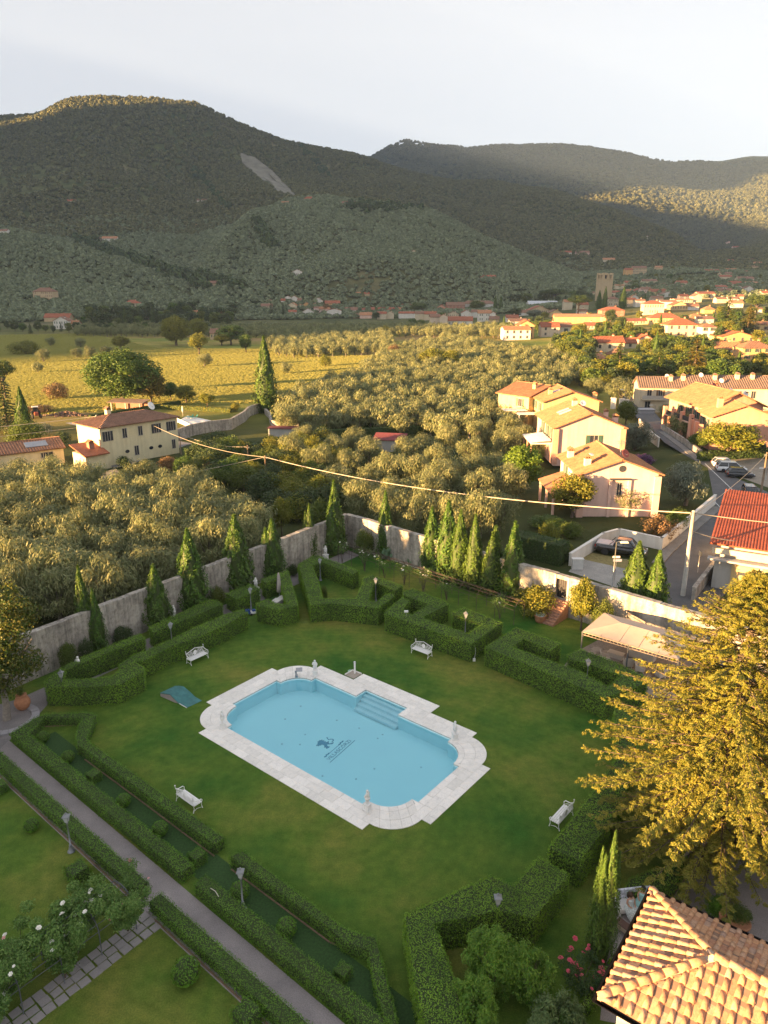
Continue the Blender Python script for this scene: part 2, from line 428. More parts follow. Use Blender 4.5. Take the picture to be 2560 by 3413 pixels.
# cut the pool out of the terrain sheet as well
def cut_terrain():
    bm = bmesh.new(); bm.from_mesh(terrain.data)
    poly = [Vector(PL(x * .93, y * .9)) for x, y in OUT]
    def inside(p):
        c = False; n = len(poly)
        for i in range(n):
            a, b = poly[i], poly[i - 1]
            if (a.y > p.y) != (b.y > p.y) and p.x < (b.x - a.x) * (p.y - a.y) / (b.y - a.y) + a.x: c = not c
        return c
    for v in bm.verts:
        if (v.co.xy - PC.xy).length < 13 and inside(v.co): v.co.z = -2.6
        elif v.co.y < 110 and v.co.z < .3: v.co.z -= .05
    bm.to_mesh(terrain.data); bm.free()
cut_terrain()
struct('lawn', sheet_with_hole(garden_plan, OUTW, 0.0), LAWN)

# ================================================================ SWIMMING POOL
pool = thing('swimming_pool', 'blue swimming pool with rounded corners and broad white stone surround', 'swimming pool', (PC.x, PC.y, 0), PA)
BAS = M('pool_plaster', mat_plain, (.70, .94, 1.0), .6, 0, .02, .5)
mb = MB(); n = len(INN)
def lerp2(p, k): return (p[0] * k, p[1] * k)
mb.add([(x, y, -.06) for x, y in INN] + [(x, y, -1.15) for x, y in INN], [(i, (i + 1) % n, (i + 1) % n + n, i + n)[::-1] for i in range(n)])
part('basin_wall', mb, BAS, pool)
mb = MB().sheet(INN, -1.15); part('basin_floor', mb, BAS, pool)
for k in range(4):
    mb = MB(); y1 = 5.5; y0 = 5.2 - .36 * k
    mb.box((-.19, (y1 + y0) / 2 , -.32 - .2 * k - .09), (3.98, y1 - y0, .2)); part('step', mb, M('pool_step', mat_plain, (.75, .88, .92), .6, 0, .05), pool)
def mat_water(name):
    m, t, b, o = new_mat(name); n_ = t.nodes
    b.inputs['Base Color'].default_value = (.62, .90, .96, 1); b.inputs['Transmission Weight'].default_value = 1.0
    b.inputs['Roughness'].default_value = .03; b.inputs['IOR'].default_value = 1.33
    f = noise(t, wcoord(t), 1.6, 3, .5); bump(t, f, .1, .05, b)
    tr = nd(t, 'ShaderNodeBsdfTransparent'); tr.inputs[0].default_value = (.74, .96, 1.0, 1)
    gl = nd(t, 'ShaderNodeBsdfGlossy'); gl.inputs['Roughness'].default_value = .05
    fr = nd(t, 'ShaderNodeFresnel'); fr.inputs[0].default_value = 1.33
    mx = nd(t, 'ShaderNodeMixShader'); t.links.new(fr.outputs[0], mx.inputs[0]); t.links.new(tr.outputs[0], mx.inputs[1]); t.links.new(gl.outputs[0], mx.inputs[2])
    t.links.new(mx.outputs[0], o.inputs[0]); return m
part('water', MB().sheet([lerp2(p, .999) for p in INN], -.17), M('pool_water', mat_water), pool)
# printed crest and lettering on the pool floor
INK = M('pool_print', mat_plain, (.14, .34, .48), .6, 0, .1)
def flat_poly(pts, z, parent, name):
    return part(name, MB().sheet(pts, z), INK, parent)
PRZ = -1.138
lion = [(0,0),(.10,.16),(.02,.26),(.16,.30),(.26,.44),(.24,.58),(.12,.60),(.0,.70),(-.1,.66),(-.02,.78),(-.12,.84),(0,.90),(.12,.86),(.2,.98),(.34,1.0),(.36,1.10),(.46,1.02),(.56,1.06),(.62,.96),(.74,.92),(.64,.86),(.76,.74),(.62,.72),(.70,.58),(.58,.52),(.86,.40),(.72,.34),(.62,.24),(.74,.12),(.9,.08),(.84,-.02),(.66,.0),(.56,.12),(.46,.26),(.34,.2),(.3,.08),(.36,-.04),(.18,-.06)]
def crest(p, o=(.1, -.55), s=.92): return (o[0] + s * (p[1] - .5) * -1.0, o[1] + s * (p[0] - .35))
# emblem faces the near long side's left end: rotate in pool plane
EA = R(97)
def emb(x, y): c, s = math.cos(EA), math.sin(EA); x *= .78; y *= .78; return (c * x - s * y - .35, s * x + c * y - .25)
flat_poly([emb(p[0] * 1.25 - .45, p[1] * 1.25 + .25) for p in lion], PRZ, pool, 'lion_crest')
tail = [emb(x, y) for x, y in [(.62,.42),(.9,.42),(1.08,.62),(.95,.85),(.78,.9),(.9,1.1),(1.0,1.25),(.9,1.28),(.8,1.1),(.68,.88),(.88,.78),(.96,.62),(.86,.52),(.62,.52)]]
flat_poly(tail, PRZ + .004, pool, 'lion_tail')
def text_part(s, size, x, y, name, parent, rot, z, mat, extr=0.0):
    c = bpy.data.curves.new(name, 'FONT'); c.body = s; c.size = size; c.align_x = 'CENTER'; c.extrude = extr; c.resolution_u = 3
    o = bpy.data.objects.new(name, c); COL.objects.link(o)
    dg = bpy.context.evaluated_depsgraph_get(); me = bpy.data.meshes.new_from_object(o.evaluated_get(dg)); bpy.data.objects.remove(o)
    me.materials.clear(); me.name = name
    p = part(name, me, mat, parent, (x, y, z)); p.rotation_euler = (0, 0, rot); return p
ex, ey = emb(.05, -.95); text_part('VILLASCORZI', .44, ex, ey, 'lettering', pool, EA, PRZ, INK)
flat_poly([emb(-1.85, -1.18), emb(1.95, -1.18), emb(1.95, -1.12), emb(-1.85, -1.12)], PRZ, pool, 'underline')
for k, sx in enumerate((-1.15, .95)):
    flat_poly([emb(sx + q[0] * .42, -.32 + q[1] * .2) for q in [(-1,0),(-.6,.5),(-.3,.2),(0,.8),(.3,.2),(.7,.6),(1,0),(.5,-.4),(0,-.1),(-.5,-.5)]], PRZ, pool, 'garland')
flat_poly([emb(-.8, -.36), emb(.6, -.36), emb(.6, -.31), emb(-.8, -.31)], PRZ, pool, 'garland_line')
for q in range(14):
    x, y = rng.uniform(-5.8, 5.8), rng.uniform(-3.2, 3.2)
    part('floor_inlet', MB().lathe([(.07, 0), (.07, .02)], (x, y, -1.15), 8), M('inlet_grey', mat_plain, (.42, .62, .70), .5), pool)

# --- paving of the surround: inner coping strip and outer slabs, each slab its own piece
def inset(px0, px1, g=.006): return px0 + g, px1 - g
SLABZ = .035
def slab(poly, z=SLABZ, thick=.07):
    c = [sum(p[0] for p in poly) / len(poly), sum(p[1] for p in poly) / len(poly)]
    sh = []
    for p in poly:
        d = math.hypot(p[0] - c[0], p[1] - c[1]) or 1; k = max(0, 1 - .008 / d * 1.3)
        sh.append((c[0] + (p[0] - c[0]) * k, c[1] + (p[1] - c[1]) * k))
    o = part('paving_slab', MB().prism([(x - c[0], y - c[1]) for x, y in sh], z - thick, z + random.uniform(-.002, .002)), STONE, pool, (c[0], c[1], 0))
    return o
part('slab_bed', sheet_with_hole([(x * .9995, y * .9995) for x, y in OUT], INN, .012), M('mortar', mat_plain, (.42, .40, .37), .9), pool)
def run(x0, x1, y0, y1, du, rows, vert=False):
    """rows of slabs over a rectangle; joints staggered"""
    hs = np.linspace(y0, y1, rows + 1)
    for r_ in range(rows):
        L = x1 - x0; k = max(1, round(L / du)); w = L / k; off = (w * .5 if r_ % 2 and k > 1 else 0)
        cuts = [x0] + [x0 + off + w * i for i in range(1 if not off else 0, k + 1) if x0 + .15 < x0 + off + w * i < x1 - .15] + [x1]
        for a, b_ in zip(cuts[:-1], cuts[1:]):
            q = [(a, hs[r_]), (b_, hs[r_]), (b_, hs[r_ + 1]), (a, hs[r_ + 1])]
            if vert: q = [(y, x) for x, y in q][::-1]
            slab(q)
run(-7.42, 7.42, -6.03, -4.85, 1.15, 2); run(-6.43, 6.43, -4.85, -4.4, .95, 1)
for sx in (-1, 1):
    a, b_ = (-10.17, -8.95) if sx < 0 else (8.95, 10.17)
    run(-3.25, 3.25, a, b_, 1.0, 2, True)
    a, b_ = (-8.95, -8.5) if sx < 0 else (8.5, 8.95); run(-2.2, 2.2, a, b_, .9, 1, True)
run(-7.42, -3.88, 4.85, 6.03, 1.0, 2); run(3.5, 7.42, 4.85, 6.03, 1.0, 2)
run(-6.43, -2.65, 4.4, 4.85, .9, 1); run(2.27, 6.43, 4.4, 4.85, .9, 1)
run(-3.88, 3.5, 5.98, 7.2, 1.05, 2); run(-2.65, 2.27, 5.53, 5.98, .9, 1)
run(4.85, 5.98, -3.88, -2.65, 1.1, 2, True); run(4.85, 5.98, 2.27, 3.5, 1.1, 2, True)
run(4.4, 5.53, -2.65, -2.2, 1.1, 1, True); run(4.4, 5.53, 1.82, 2.27, 1.1, 1, True)
def corner_slabs(sx, sy):
    def pt(t, k):   # k 0 = inner edge, 1 = coping line, 2 = outer edge
        ri = (1.62, 1.75); ro = (2.11, 2.14)
        ci = (6.43, 2.2); co = (7.42, 3.25)
        c, s = math.cos(t), math.sin(t)
        pi_ = (ci[0] + ri[0] * c, ci[1] + ri[1] * s); po = (co[0] + ro[0] * c, co[1] + ro[1] * s)
        f = {0: 0.0, 1: .22, 2: .61, 3: 1.0}[k]
        return (sx * (pi_[0] + (po[0] - pi_[0]) * f), sy * (pi_[1] + (po[1] - pi_[1]) * f))
    ts = np.linspace(0, math.pi / 2, 6)
    for k in range(3):
        for a, b_ in zip(ts[:-1], ts[1:]):
            mid = (a + b_) / 2
            slab([pt(a, k), pt(mid, k), pt(b_, k), pt(b_, k + 1), pt(mid, k + 1), pt(a, k + 1)])
    # filler pieces between straight runs and the rounds
    def q(*pp): slab([(sx * x, sy * y) for x, y in pp])
    q((8.05, 2.2), (8.5, 2.2), (8.95, 2.2), (8.95, 3.25), (8.42, 2.42))
    q((8.95, 2.45), (9.53, 3.25), (8.95, 3.25))
    q((6.43, 3.95), (6.95, 4.25), (6.95, 4.85), (6.43, 4.85))
    q((6.95, 4.25), (7.42, 4.75), (7.42, 5.39), (6.95, 4.85))
for sx in (-1, 1):
    for sy in (-1, 1): corner_slabs(sx, sy)

# ================================================================ PATHS
# world directions of the main gravel path
pa, pb = G(131, 2553), G(1150, 3413)
pd = (pb - pa).normalized(); pnrm = Vector((-pd.y, pd.x, 0))      # points towards the pool side
PATHW = 2.05
def pathpt(s, w=0.0): return pa + pd * s + pnrm * w
L_path = (pb - pa).length
strip = [pathpt(-14), pathpt(L_path + 14), pathpt(L_path + 14, -PATHW - .12), pathpt(-14, -PATHW - .12)]
struct('gravel_path', MB().sheet([tuple(p) for p in strip], .004), GRAVEL)

# ================================================================ HEDGES, TOPIARY, WALLS
HEDGE = M('laurel_leaf', mat_leaf, (.090, .205, .014), (.190, .320, .030), .12, (.20, .17, .04), .7, .0)
BOX = M('box_leaf', mat_leaf, (.066, .190, .014), (.150, .290, .028), .12, (.1, .12, .02), .9, .25)
TWIG = M('hedge_twigs', mat_plain, (.040, .062, .018), .95, 0, .3, 6)
def tri_area_samples(tris, dens):
    """tris (n,3,3) -> random points + normals at density per m2"""
    a = tris[:, 1] - tris[:, 0]; b = tris[:, 2] - tris[:, 0]; nn = np.cross(a, b); ar = np.linalg.norm(nn, axis=1) / 2
    tot = int(ar.sum() * dens); idx = rng.choice(len(tris), tot, p=ar / ar.sum())
    u = rng.random(tot); v = rng.random(tot); m = u + v > 1; u[m] = 1 - u[m]; v[m] = 1 - v[m]
    P = tris[idx, 0] + a[idx] * u[:, None] + b[idx] * v[:, None]
    return P, unit(nn[idx])
def hedge_shape(poly, h, dens, size, jit=.045):
    pts = [Vector((p[0], p[1], 0)) for p in poly]; n = len(pts)
    if sum(pts[i].x * pts[(i + 1) % n].y - pts[(i + 1) % n].x * pts[i].y for i in range(n)) < 0: pts.reverse()
    tr = []
    for t in tessellate_polygon([pts]):
        a, c, d = [pts[i] for i in t]
        if (c - a).cross(d - a).z < 0: c, d = d, c
        tr.append([(q.x, q.y, h) for q in (a, c, d)])
    for i in range(n):
        a, b = pts[i], pts[(i + 1) % n]
        tr.append([(a.x, a.y, 0), (b.x, b.y, 0), (b.x, b.y, h)]); tr.append([(a.x, a.y, 0), (b.x, b.y, h), (a.x, a.y, h)])
    P, N = tri_area_samples(np.array(tr), dens)
    wob = .5 + .5 * np.sin(P[:, 0] * 3.1 + 1.7 * np.sin(P[:, 1] * 2.3)) * np.sin(P[:, 1] * 2.7 + P[:, 2] * 3.3)
    P = P + N * (rng.normal(0, jit, len(P)) + wob * .05 - .03)[:, None]
    P[:, 2] = np.maximum(P[:, 2], .02)
    # a few shoots standing proud of the clipped top
    top = N[:, 2] > .5; sh = top & (rng.random(len(P)) < .035); P[sh, 2] += rng.random(sh.sum()) * .14
    V, F = leaves(P, N + np.array([0, 0, .25]), size * rng.uniform(.7, 1.3, len(P)), size * .55, None, .55)
    # solid twig mass a little inside
    c = [Vector((p.x, p.y)) for p in pts]; ins = []
    for i in range(n):
        e0 = (c[i] - c[i - 1]).normalized(); e1 = (c[(i + 1) % n] - c[i]).normalized()
        n0 = Vector((-e0.y, e0.x)); n1 = Vector((-e1.y, e1.x)); bs = n0 + n1
        k = .07 / max(.5, bs.length_squared / 2) if bs.length > .2 else .0
        ins.append(c[i] + bs * k)
    return (V, F), [(p.x, p.y) for p in ins]
def hedge(poly, h, label, leaf=HEDGE, dens=120, size=.15, cat='hedge', name='clipped_hedge', group=None):
    cx = sum(p[0] for p in poly) / len(poly); cy = sum(p[1] for p in poly) / len(poly)
    loc = [(p[0] - cx, p[1] - cy) for p in poly]
    t = thing(name, label, cat, (cx, cy, 0), 0, group)
    (V, F), ins = hedge_shape(loc, h, dens, size)
    part('foliage', np_mesh('hedge_foliage', V, F), leaf, t)
    part('twig_mass', MB().prism(ins, -.03, h - .07), TWIG, t)
    return t
HT = 1.75
def hp(pts, z=HT): return [tuple(G(x, y, z))[:2] for x, y in pts]
T1 = [(828,2039),(746,2086),(649,2126),(574,2152),(480,2202),(448,2204),(481,2222),(480,2239),(401,2280),(313,2289),(154,2290),(147,2270),(188,2234),(219,2214),(270,2189),(467,2110),(485,2126),(407,2157),(313,2193),(219,2232),(212,2262),(282,2261),(370,2253),(403,2229),(393,2214),(451,2178),(520,2153),(568,2130),(649,2089),(746,2048),(804,2029)]
T2 = [(494,2089),(511,2108),(743,2012),(721,1998),(699,1996)]
T3 = [(751,1977),(789,1998),(867,1959),(834,1946)]
T4 = [(870,1929),(883,1943),(933,1927),(953,2012),(927,2012),(892,1995),(851,2009),(861,2018),(934,2032),(994,2015),(975,1951),(960,1899)]
T5 = [(993,1880),(1043,1851),(1063,1851),(1198,1901),(1176,1913),(1073,1873),(1041,1884),(1063,1938),(1077,1993),(1186,1993),(1206,1945),(1211,1924),(1239,1915),(1344,1951),(1317,1968),(1259,1943),(1250,1943),(1236,1971),(1231,2001),(1256,2004),(1286,1978),(1308,1976),(1314,1987),(1262,2027),(1110,2011),(1035,2017)]
T6 = [(1281,2039),(1338,1989),(1368,2001),(1341,2031),(1371,2047),(1427,2012),(1344,1981),(1344,1971),(1374,1960),(1480,2000),(1498,2012),(1411,2056),(1440,2068),(1515,2093),(1561,2110),(1601,2081),(1543,2057),(1507,2046),(1506,2039),(1548,2023),(1677,2075),(1572,2145),(1440,2100),(1283,2045)]
T7 = [(1616,2155),(1720,2090),(1872,2143),(1836,2167),(1747,2128),(1708,2155),(1820,2194),(1928,2232),(2024,2284),(2071,2252),(1975,2217),(1897,2194),(1891,2182),(1936,2161),(2052,2205),(2148,2252),(2160,2275),(2020,2325)]
T8 = [(2046,2358),(2052,2430),(2052,2530),(1990,2618),(1826,2825),(1936,2869),(2021,2761),(2082,2645),(2125,2540),(2125,2358)]
T9 = [(1346,3046),(1638,2914),(1712,2949),(1795,2853),(1901,2913),(1783,3060),(1682,3038),(1654,3036),(1451,3078),(1471,3132),(1511,3247),(1567,3413),(1610,3520),(1450,3520),(1415,3413),(1380,3267),(1360,3132)]
LB = [(T1, 'long tall laurel hedge doubling back on itself beside the old wall, tree at its end', 110, .15),
 (T2, 'straight tall laurel hedge with a bust statue behind it under the old wall', 90, .16),
 (T3, 'short tall hedge block with a slim statue peeping over it near the lamp and mower', 90, .16),
 (T4, 'hook-shaped tall hedge sheltering a barbecue and a furled parasol', 90, .16),
 (T5, 'tall hedge clipped like the letter E beside the start of the rose pergola', 90, .16),
 (T6, 'S-shaped tall hedge with a white bench in front of it', 90, .16),
 (T7, 'tall hedge with two pockets next to the canopy gazebo', 100, .15),
 (T8, 'tall hedge running beneath the golden conifer with a white bench against it', 130, .14),
 (T9, 'zigzag tall hedge wrapping round a leafy pomegranate bush', 170, .12)]
for pts, lab, dn, sz in LB: hz = 1.6 if pts in (T1, T2, T3) else HT; hedge(hp(pts, hz), hz, lab, HEDGE, dn * 2.1, sz * .68)
# low box hedges along the gravel path (path frame: s along, w across)
HL = .72
def ps(s, w): p = pathpt(s, w); return (p.x, p.y)
z6 = lambda x, y: (x * .31344, 2350 + y * .31344)
z8 = lambda x, y: (960 + x * .26522, 2850 + y * .26522)
e6 = lambda *q: hp([z6(*p) for p in q], HL); e8 = lambda *q: hp([z8(*p) for p in q], HL)
B1 = [ps(15.2, .06), ps(-3.9, .06)] + e6((100,300),(370,125),(480,85),(940,70),(1030,95),(1000,170),(930,330),(945,375)) + [ps(2.2, 3.0), ps(14.9, 3.15), ps(14.9, 2.4), ps(1.2, 2.3)] + e6((815,430),(800,330),(830,210),(880,128),(470,128),(300,325)) + [ps(-2.9, .88), ps(15.2, .88)]
hedge(B1, HL, 'low box hedge looping round the planting bed by the terracotta jar', BOX, 260, .085, 'hedge', 'box_hedge')
B2 = [ps(16.2, .06), ps(36, .06), ps(36, .88), ps(16.2, .88)]
hedge(B2, HL, 'low box hedge beside the gravel path with a pale stick lying on top', BOX, 300, .075, 'hedge', 'box_hedge')
B3 = [ps(16.1, 2.4), ps(23.2, 2.5)] + e8((700,1090),(1000,1190),(1190,2060),(1290,2500),(1480,2500),(1390,2123),(1150,1150),(1110,1010),(900,965),(700,890)) + [ps(16.3, 3.15)]
hedge(B3, HL, 'low box hedge with an angled corner edging the pool lawn, lamp before it', BOX, 280, .08, 'hedge', 'box_hedge')
hedge([ps(-9, -1.25), ps(14.4, -1.25), ps(14.4, -2.0), ps(-9, -2.0)], HL, 'low box hedge along the gravel path with a lamp post close behind', BOX, 280, .08, 'hedge', 'box_hedge')
hedge([ps(15.4, -1.25), ps(36, -1.25), ps(36, -2.0), ps(15.4, -2.0)], HL, 'low box hedge along the gravel path starting at the rose arbour', BOX, 300, .075, 'hedge', 'box_hedge')
struct('bed_grass', MB().sheet([ps(-2.9, .8), ps(36, .8), ps(36, 2.5), ps(-2.9, 2.5)] , .008), M('bed_grass', mat_plain, (.028, .07, .016), .95, 0, .4, 9))
# brick edging strips, each brick real, joined along one line
def edging(pts, label, z=.05):
    mb = MB()
    for a, b in zip(pts[:-1], pts[1:]):
        a = Vector(a); b = Vector(b); L = (b - a).length; k = max(1, int(L / .26)); d = (b - a) / k; rz = math.atan2(d.y, d.x)
        for i in range(k):
            c = a + d * (i + .5); mb.box((c.x, c.y, z / 2), (.245, .07, z + random.uniform(-.012, .012)), rz + random.uniform(-.04, .04))
    o = part('brick_edging', mb, M('edging_brick', mat_plain, (.20, .13, .085), .9, 0, .3, 4)); tag(o, label, 'edging'); o['group'] = 'brick edgings of the beds'
edging([ps(1.6, 2.2), ps(8, 2.28), ps(14.9, 2.33)], 'thin brick edging inside the bed of clipped balls towards the jar')
edging([ps(16.3, 2.33), ps(23.4, 2.42), tuple(G(*z8(980, 1250)))[:2]], 'thin brick edging inside the bed with the second lamp post')
edging([ps(-9, -2.08), ps(14.3, -2.08)], 'thin brick edging behind the hedge at the lamp on the small lawn')
edging([ps(16, -2.08), ps(36, -2.08)], 'thin brick edging behind the hedge below the rose arbour')
edging([tuple(G(*z6(x, y)))[:2] for x, y in ((345, 335), (465, 232), (830, 212))], 'thin brick edging at the closed end of the planting bed')
# topiary
def topiary(kind, w, h, dens=330, size=.075):
    mbs = []
    if kind == 'ball':
        u = unit(rng.normal(0, 1, (int(4 * math.pi * (w / 2) ** 2 * dens), 3))); P = u * np.array([w / 2, w / 2, h / 2]) * (1 + rng.normal(0, .03, (len(u), 1))) + np.array([0, 0, h / 2]); N = u
        core = MB().ball((0, 0, h / 2), w / 2 * .9, 10, 7, (1, 1, h / w))
    else:
        poly = [(-w / 2, -w / 2), (w / 2, -w / 2), (w / 2, w / 2), (-w / 2, w / 2)]
        (V, F), ins = hedge_shape(poly, h, dens, size); core = MB().prism(ins, -.02, h - .06)
        return np_mesh('foliage', V, F), core.mesh('twig_mass')
    P[:, 2] = np.maximum(P[:, 2], .01); V, F = leaves(P, N, size, size * .6)
    return np_mesh('foliage', V, F), core.mesh('twig_mass')
TB = topiary('ball', .95, .85); TC = topiary('cube', .85, .7)
def put_topiary(kind, p, sc, label, group, rz=0.0):
    t = thing('box_' + kind, label, 'topiary', p, rz, group); t.scale = (sc, sc, sc)
    f, c = TB if kind == 'ball' else TC
    part('foliage', f, BOX, t); part('twig_mass', c, TWIG, t)
ang = math.atan2(pd.y, pd.x)
G1 = 'clipped box balls in the planting bed'; L1 = 'round clipped box ball in the grass bed between two low hedges'
BALLS = ['closest to the terracotta jar', 'second from the terracotta jar', 'between the box cushion and the white bench', 'last before the gap in the path hedge', 'right behind the lamp post in the bed', 'beyond the lamp post towards the zigzag hedge']
for s, w_ in zip((-2.1, 1.25, 7.8, 11.5, 18.4, 21.8), BALLS): put_topiary('ball', pathpt(s - .25, 1.42), random.uniform(.88, 1.05), 'clipped box ball in the bed, ' + w_, G1)
L2 = 'square clipped box cushion in the grass bed between two low hedges'
for s, w_ in zip((4.15, 14.67, 25.2), ('between two box balls', 'at the gap in the path hedge', 'in the pointed end of the bed')): put_topiary('cube', pathpt(s - .1, 1.5), random.uniform(.72, .9), 'square clipped box cushion ' + w_, 'clipped box cushions in the planting bed', ang + random.uniform(-.1, .1))
put_topiary('ball', G(108, 2768), .9, 'dark round bush on the small lawn by the lamp post', None)
put_topiary('cube', G(262, 2930), 1.15, 'square-topped bush on the small lawn near the lamp post', None, ang)
put_topiary('cube', G(0, 2640), .9, 'square-topped bush at the far end of the small lawn', None, ang)
put_topiary('ball', G(623, 3270), 1.3, 'large round bush on the lawn beside the stone slab walk', None)
put_topiary('cube', G(825, 3410), 1.15, 'bright square-topped bush behind the path hedge', None, ang)

# ---------------------------------------------------------------- old garden walls
def mat_oldwall(name, warm=0.0):
    m, t, b, o = new_mat(name); P = wcoord(t)
    n1 = noise(t, P, .45, 6, .7); n2 = noise(t, P, 2.6, 6, .75); n3 = noise(t, P, 9, 4, .7)
    mp = nd(t, 'ShaderNodeMapping'); mp.inputs['Scale'].default_value = (2.2, 2.2, .18); t.links.new(P, mp.inputs[0]); st = noise(t, mp.outputs[0], 1.0, 5, .7)
    c = ramp(t, n1, [(.3, (.26, .235, .21)), (.5, (.42, .385, .34)), (.7, (.55, .51, .45))])
    c = mixc(t, 1.0, c, ramp(t, n2, [(.28, (.5, .47, .45)), (.5, (.95, .95, .95)), (.75, (1.25, 1.22, 1.15))]), 'MULTIPLY')
    c = mixc(t, 1.0, c, ramp(t, st, [(.35, (.55, .55, .56)), (.55, (1, 1, 1)), (.8, (1.2, 1.18, 1.12))]), 'MULTIPLY')
    t.links.new(c, b.inputs['Base Color']); b.inputs['Roughness'].default_value = .95; b.inputs['Specular IOR Level'].default_value = .1
    bump(t, n3, .5, .05, b); return m
OLDW = M('old_plaster', mat_oldwall)
def wall_seg(t, a, b, h, th, name='wall_body', band=.95, gap=None):
    a = Vector((a[0], a[1], 0)); b = Vector((b[0], b[1], 0)); d = (b - a); L = d.length; d.normalize(); n_ = Vector((-d.y, d.x, 0)); rz = math.atan2(d.y, d.x)
    k = max(2, int(L / 1.4)); mb = MB(); mc = MB()
    for j in range(k):
        c = a + d * (L * (j + .5) / k)
        hh = h + .03 * math.sin(j * .7) + random.uniform(-.02, .02)
        mb.box((c.x, c.y, (h - band) / 2 - .2), (L / k + .002, th, h - band + .4), rz)
        mc.box((c.x, c.y, h - band + (band + hh - h) / 2), (L / k + .004, th + .06, band + hh - h), rz)
    part(name, mb, OLDW, t); part('coping_band', mc, OLDW, t)
ww = thing('garden_wall', 'long weathered grey wall behind the cypress row by the olive grove', 'wall')
WLL = WL - (W0 - WL).normalized() * 9
wall_seg(ww, (WLL.x, WLL.y), (W0.x, W0.y), WALL_H, .5)
wn = thing('garden_wall', 'sunlit old wall with a gate and brick steps below the street', 'wall')
dW = Vector((NEd.x, NEd.y, 0)); g0 = G(1866, 1960, 2.8); sg = (g0 - W0).dot(dW)
wall_seg(wn, (W0.x, W0.y), tuple((W0 + dW * (sg - .6))[:2]), WALL_H, .55)
wall_seg(wn, tuple((W0 + dW * (sg + .6))[:2]), tuple((W0 + dW * 62)[:2]), WALL_H, .55)
gc = W0 + dW * sg; rzW = math.atan2(NEd.y, NEd.x)
mb = MB().box((gc.x, gc.y, 1.6 + .45 - .6), (1.2, .55, .3), rzW); part('threshold', MB().box((gc.x, gc.y, .8), (1.2, .56, 1.6), rzW), OLDW, wn)
part('lintel', MB().box((gc.x, gc.y, 3.72), (1.2, .54, .36), rzW), OLDW, wn)
gt = part('gate', MB().box((0, 0, 1.0), (1.1, .06, 1.94)), M('gate_iron', mat_plain, (.045, .045, .05), .5, .4), wn, (gc.x, gc.y, 1.6), rzW)
for i in range(5): part('gate_bar', MB().box((-.42 + .21 * i, -.05, 1.0), (.035, .04, 1.9)), M('gate_iron'), gt)
for w_ in (-1, 1): part('door_jamb', MB().box((gc.x + dW.x * .68 * w_ - NEn.x * .31, gc.y + dW.y * .68 * w_ - NEn.y * .31, 2.4), (.2, .1, 3.0), rzW), M('jamb_stone', mat_plain, (.45, .42, .38), .8), wn)
# brick steps
stp = thing('brick_steps', 'flight of old brick steps climbing to the dark gate', 'steps', (gc.x, gc.y, 0), rzW)
for i in range(9):
    mb = MB(); y = -.45 - .3 * i; top = 1.6 - .175 * i
    for j in range(6): mb.box((-.75 + .3 * j, y, top / 2), (.29, .3, top + random.uniform(-.012, .012)))
    part('step', mb, M('step_brick', mat_plain, (.36, .20, .14), .9, 0, .35, 6), stp)

# ================================================================ TREES
BARK = M('bark', mat_plain, (.10, .075, .055), .95, 0, .35, 5)
OBARK = M('olive_bark', mat_plain, (.14, .12, .10), .95, 0, .35, 5)
CYP = M('cypress_leaf', mat_leaf, (.032, .098, .014), (.105, .185, .028), .08, (.12, .13, .02), .8, .25)
OLV = M('olive_leaf', mat_leaf, (.145, .195, .078), (.40, .385, .185), .24, (.10, .12, .055), .5, .55)
GRN = M('green_leaf', mat_leaf, (.045, .105, .020), (.120, .190, .036), .25, (.17, .14, .02), .35, .45)
YEL = M('yellow_leaf', mat_leaf, (.13, .16, .022), (.26, .23, .035), .3, (.14, .2, .02), .5, .3)
DRK = M('dark_leaf', mat_leaf, (.034, .064, .022), (.080, .115, .038), .15, (.06, .08, .02), .3, .4)
RUS = M('russet_leaf', mat_leaf, (.15, .11, .05), (.30, .17, .09), .25, (.2, .16, .06), .6, .3)
PIN = M('pine_leaf', mat_leaf, (.035, .075, .012), (.10, .14, .026), .2, (.1, .12, .02), .3, .3)
SIL = M('silver_leaf', mat_leaf, (.13, .16, .12), (.22, .25, .19), .25, (.1, .12, .09), .5, .3)

def shell(clumps, n_per, L, Wd, up=.25, spread=.6, along=None):
    Ps = []; Ns = []
    for c, r, sq in clumps:
        k = max(6, int(n_per * r * r)); u = unit(rng.normal(0, 1, (k, 3)))
        rad = r * (.5 + .62 * rng.random((k, 1)) ** .6) * np.where(rng.random((k, 1)) < .14, 1.32, 1.0)
        Ps.append(np.array(c) + u * rad * np.array([1, 1, sq])); Ns.append(u + np.array([0, 0, up]))
    P = np.concatenate(Ps); N = np.concatenate(Ns)
    al = None if along is None else np.broadcast_to(np.array(along, float), P.shape)
    return leaves(P, N, L * rng.uniform(.7, 1.35, len(P)), Wd, al, spread)
def blob_clumps(w, h, z0, n, rmin, rmax, sq=.85, flat=1.0, hollow=.55):
    out = []
    for i in range(n):
        u = unit(rng.normal(0, 1, 3)); k = rng.uniform(hollow, 1.0) ** .7; r = rng.uniform(rmin, rmax)
        out.append(((u[0] * k * (w / 2 - r * .7), u[1] * k * (w / 2 - r * .7), z0 + (h - z0) / 2 + u[2] * k * flat * ((h - z0) / 2 - r * .6)), r, sq))
    return out
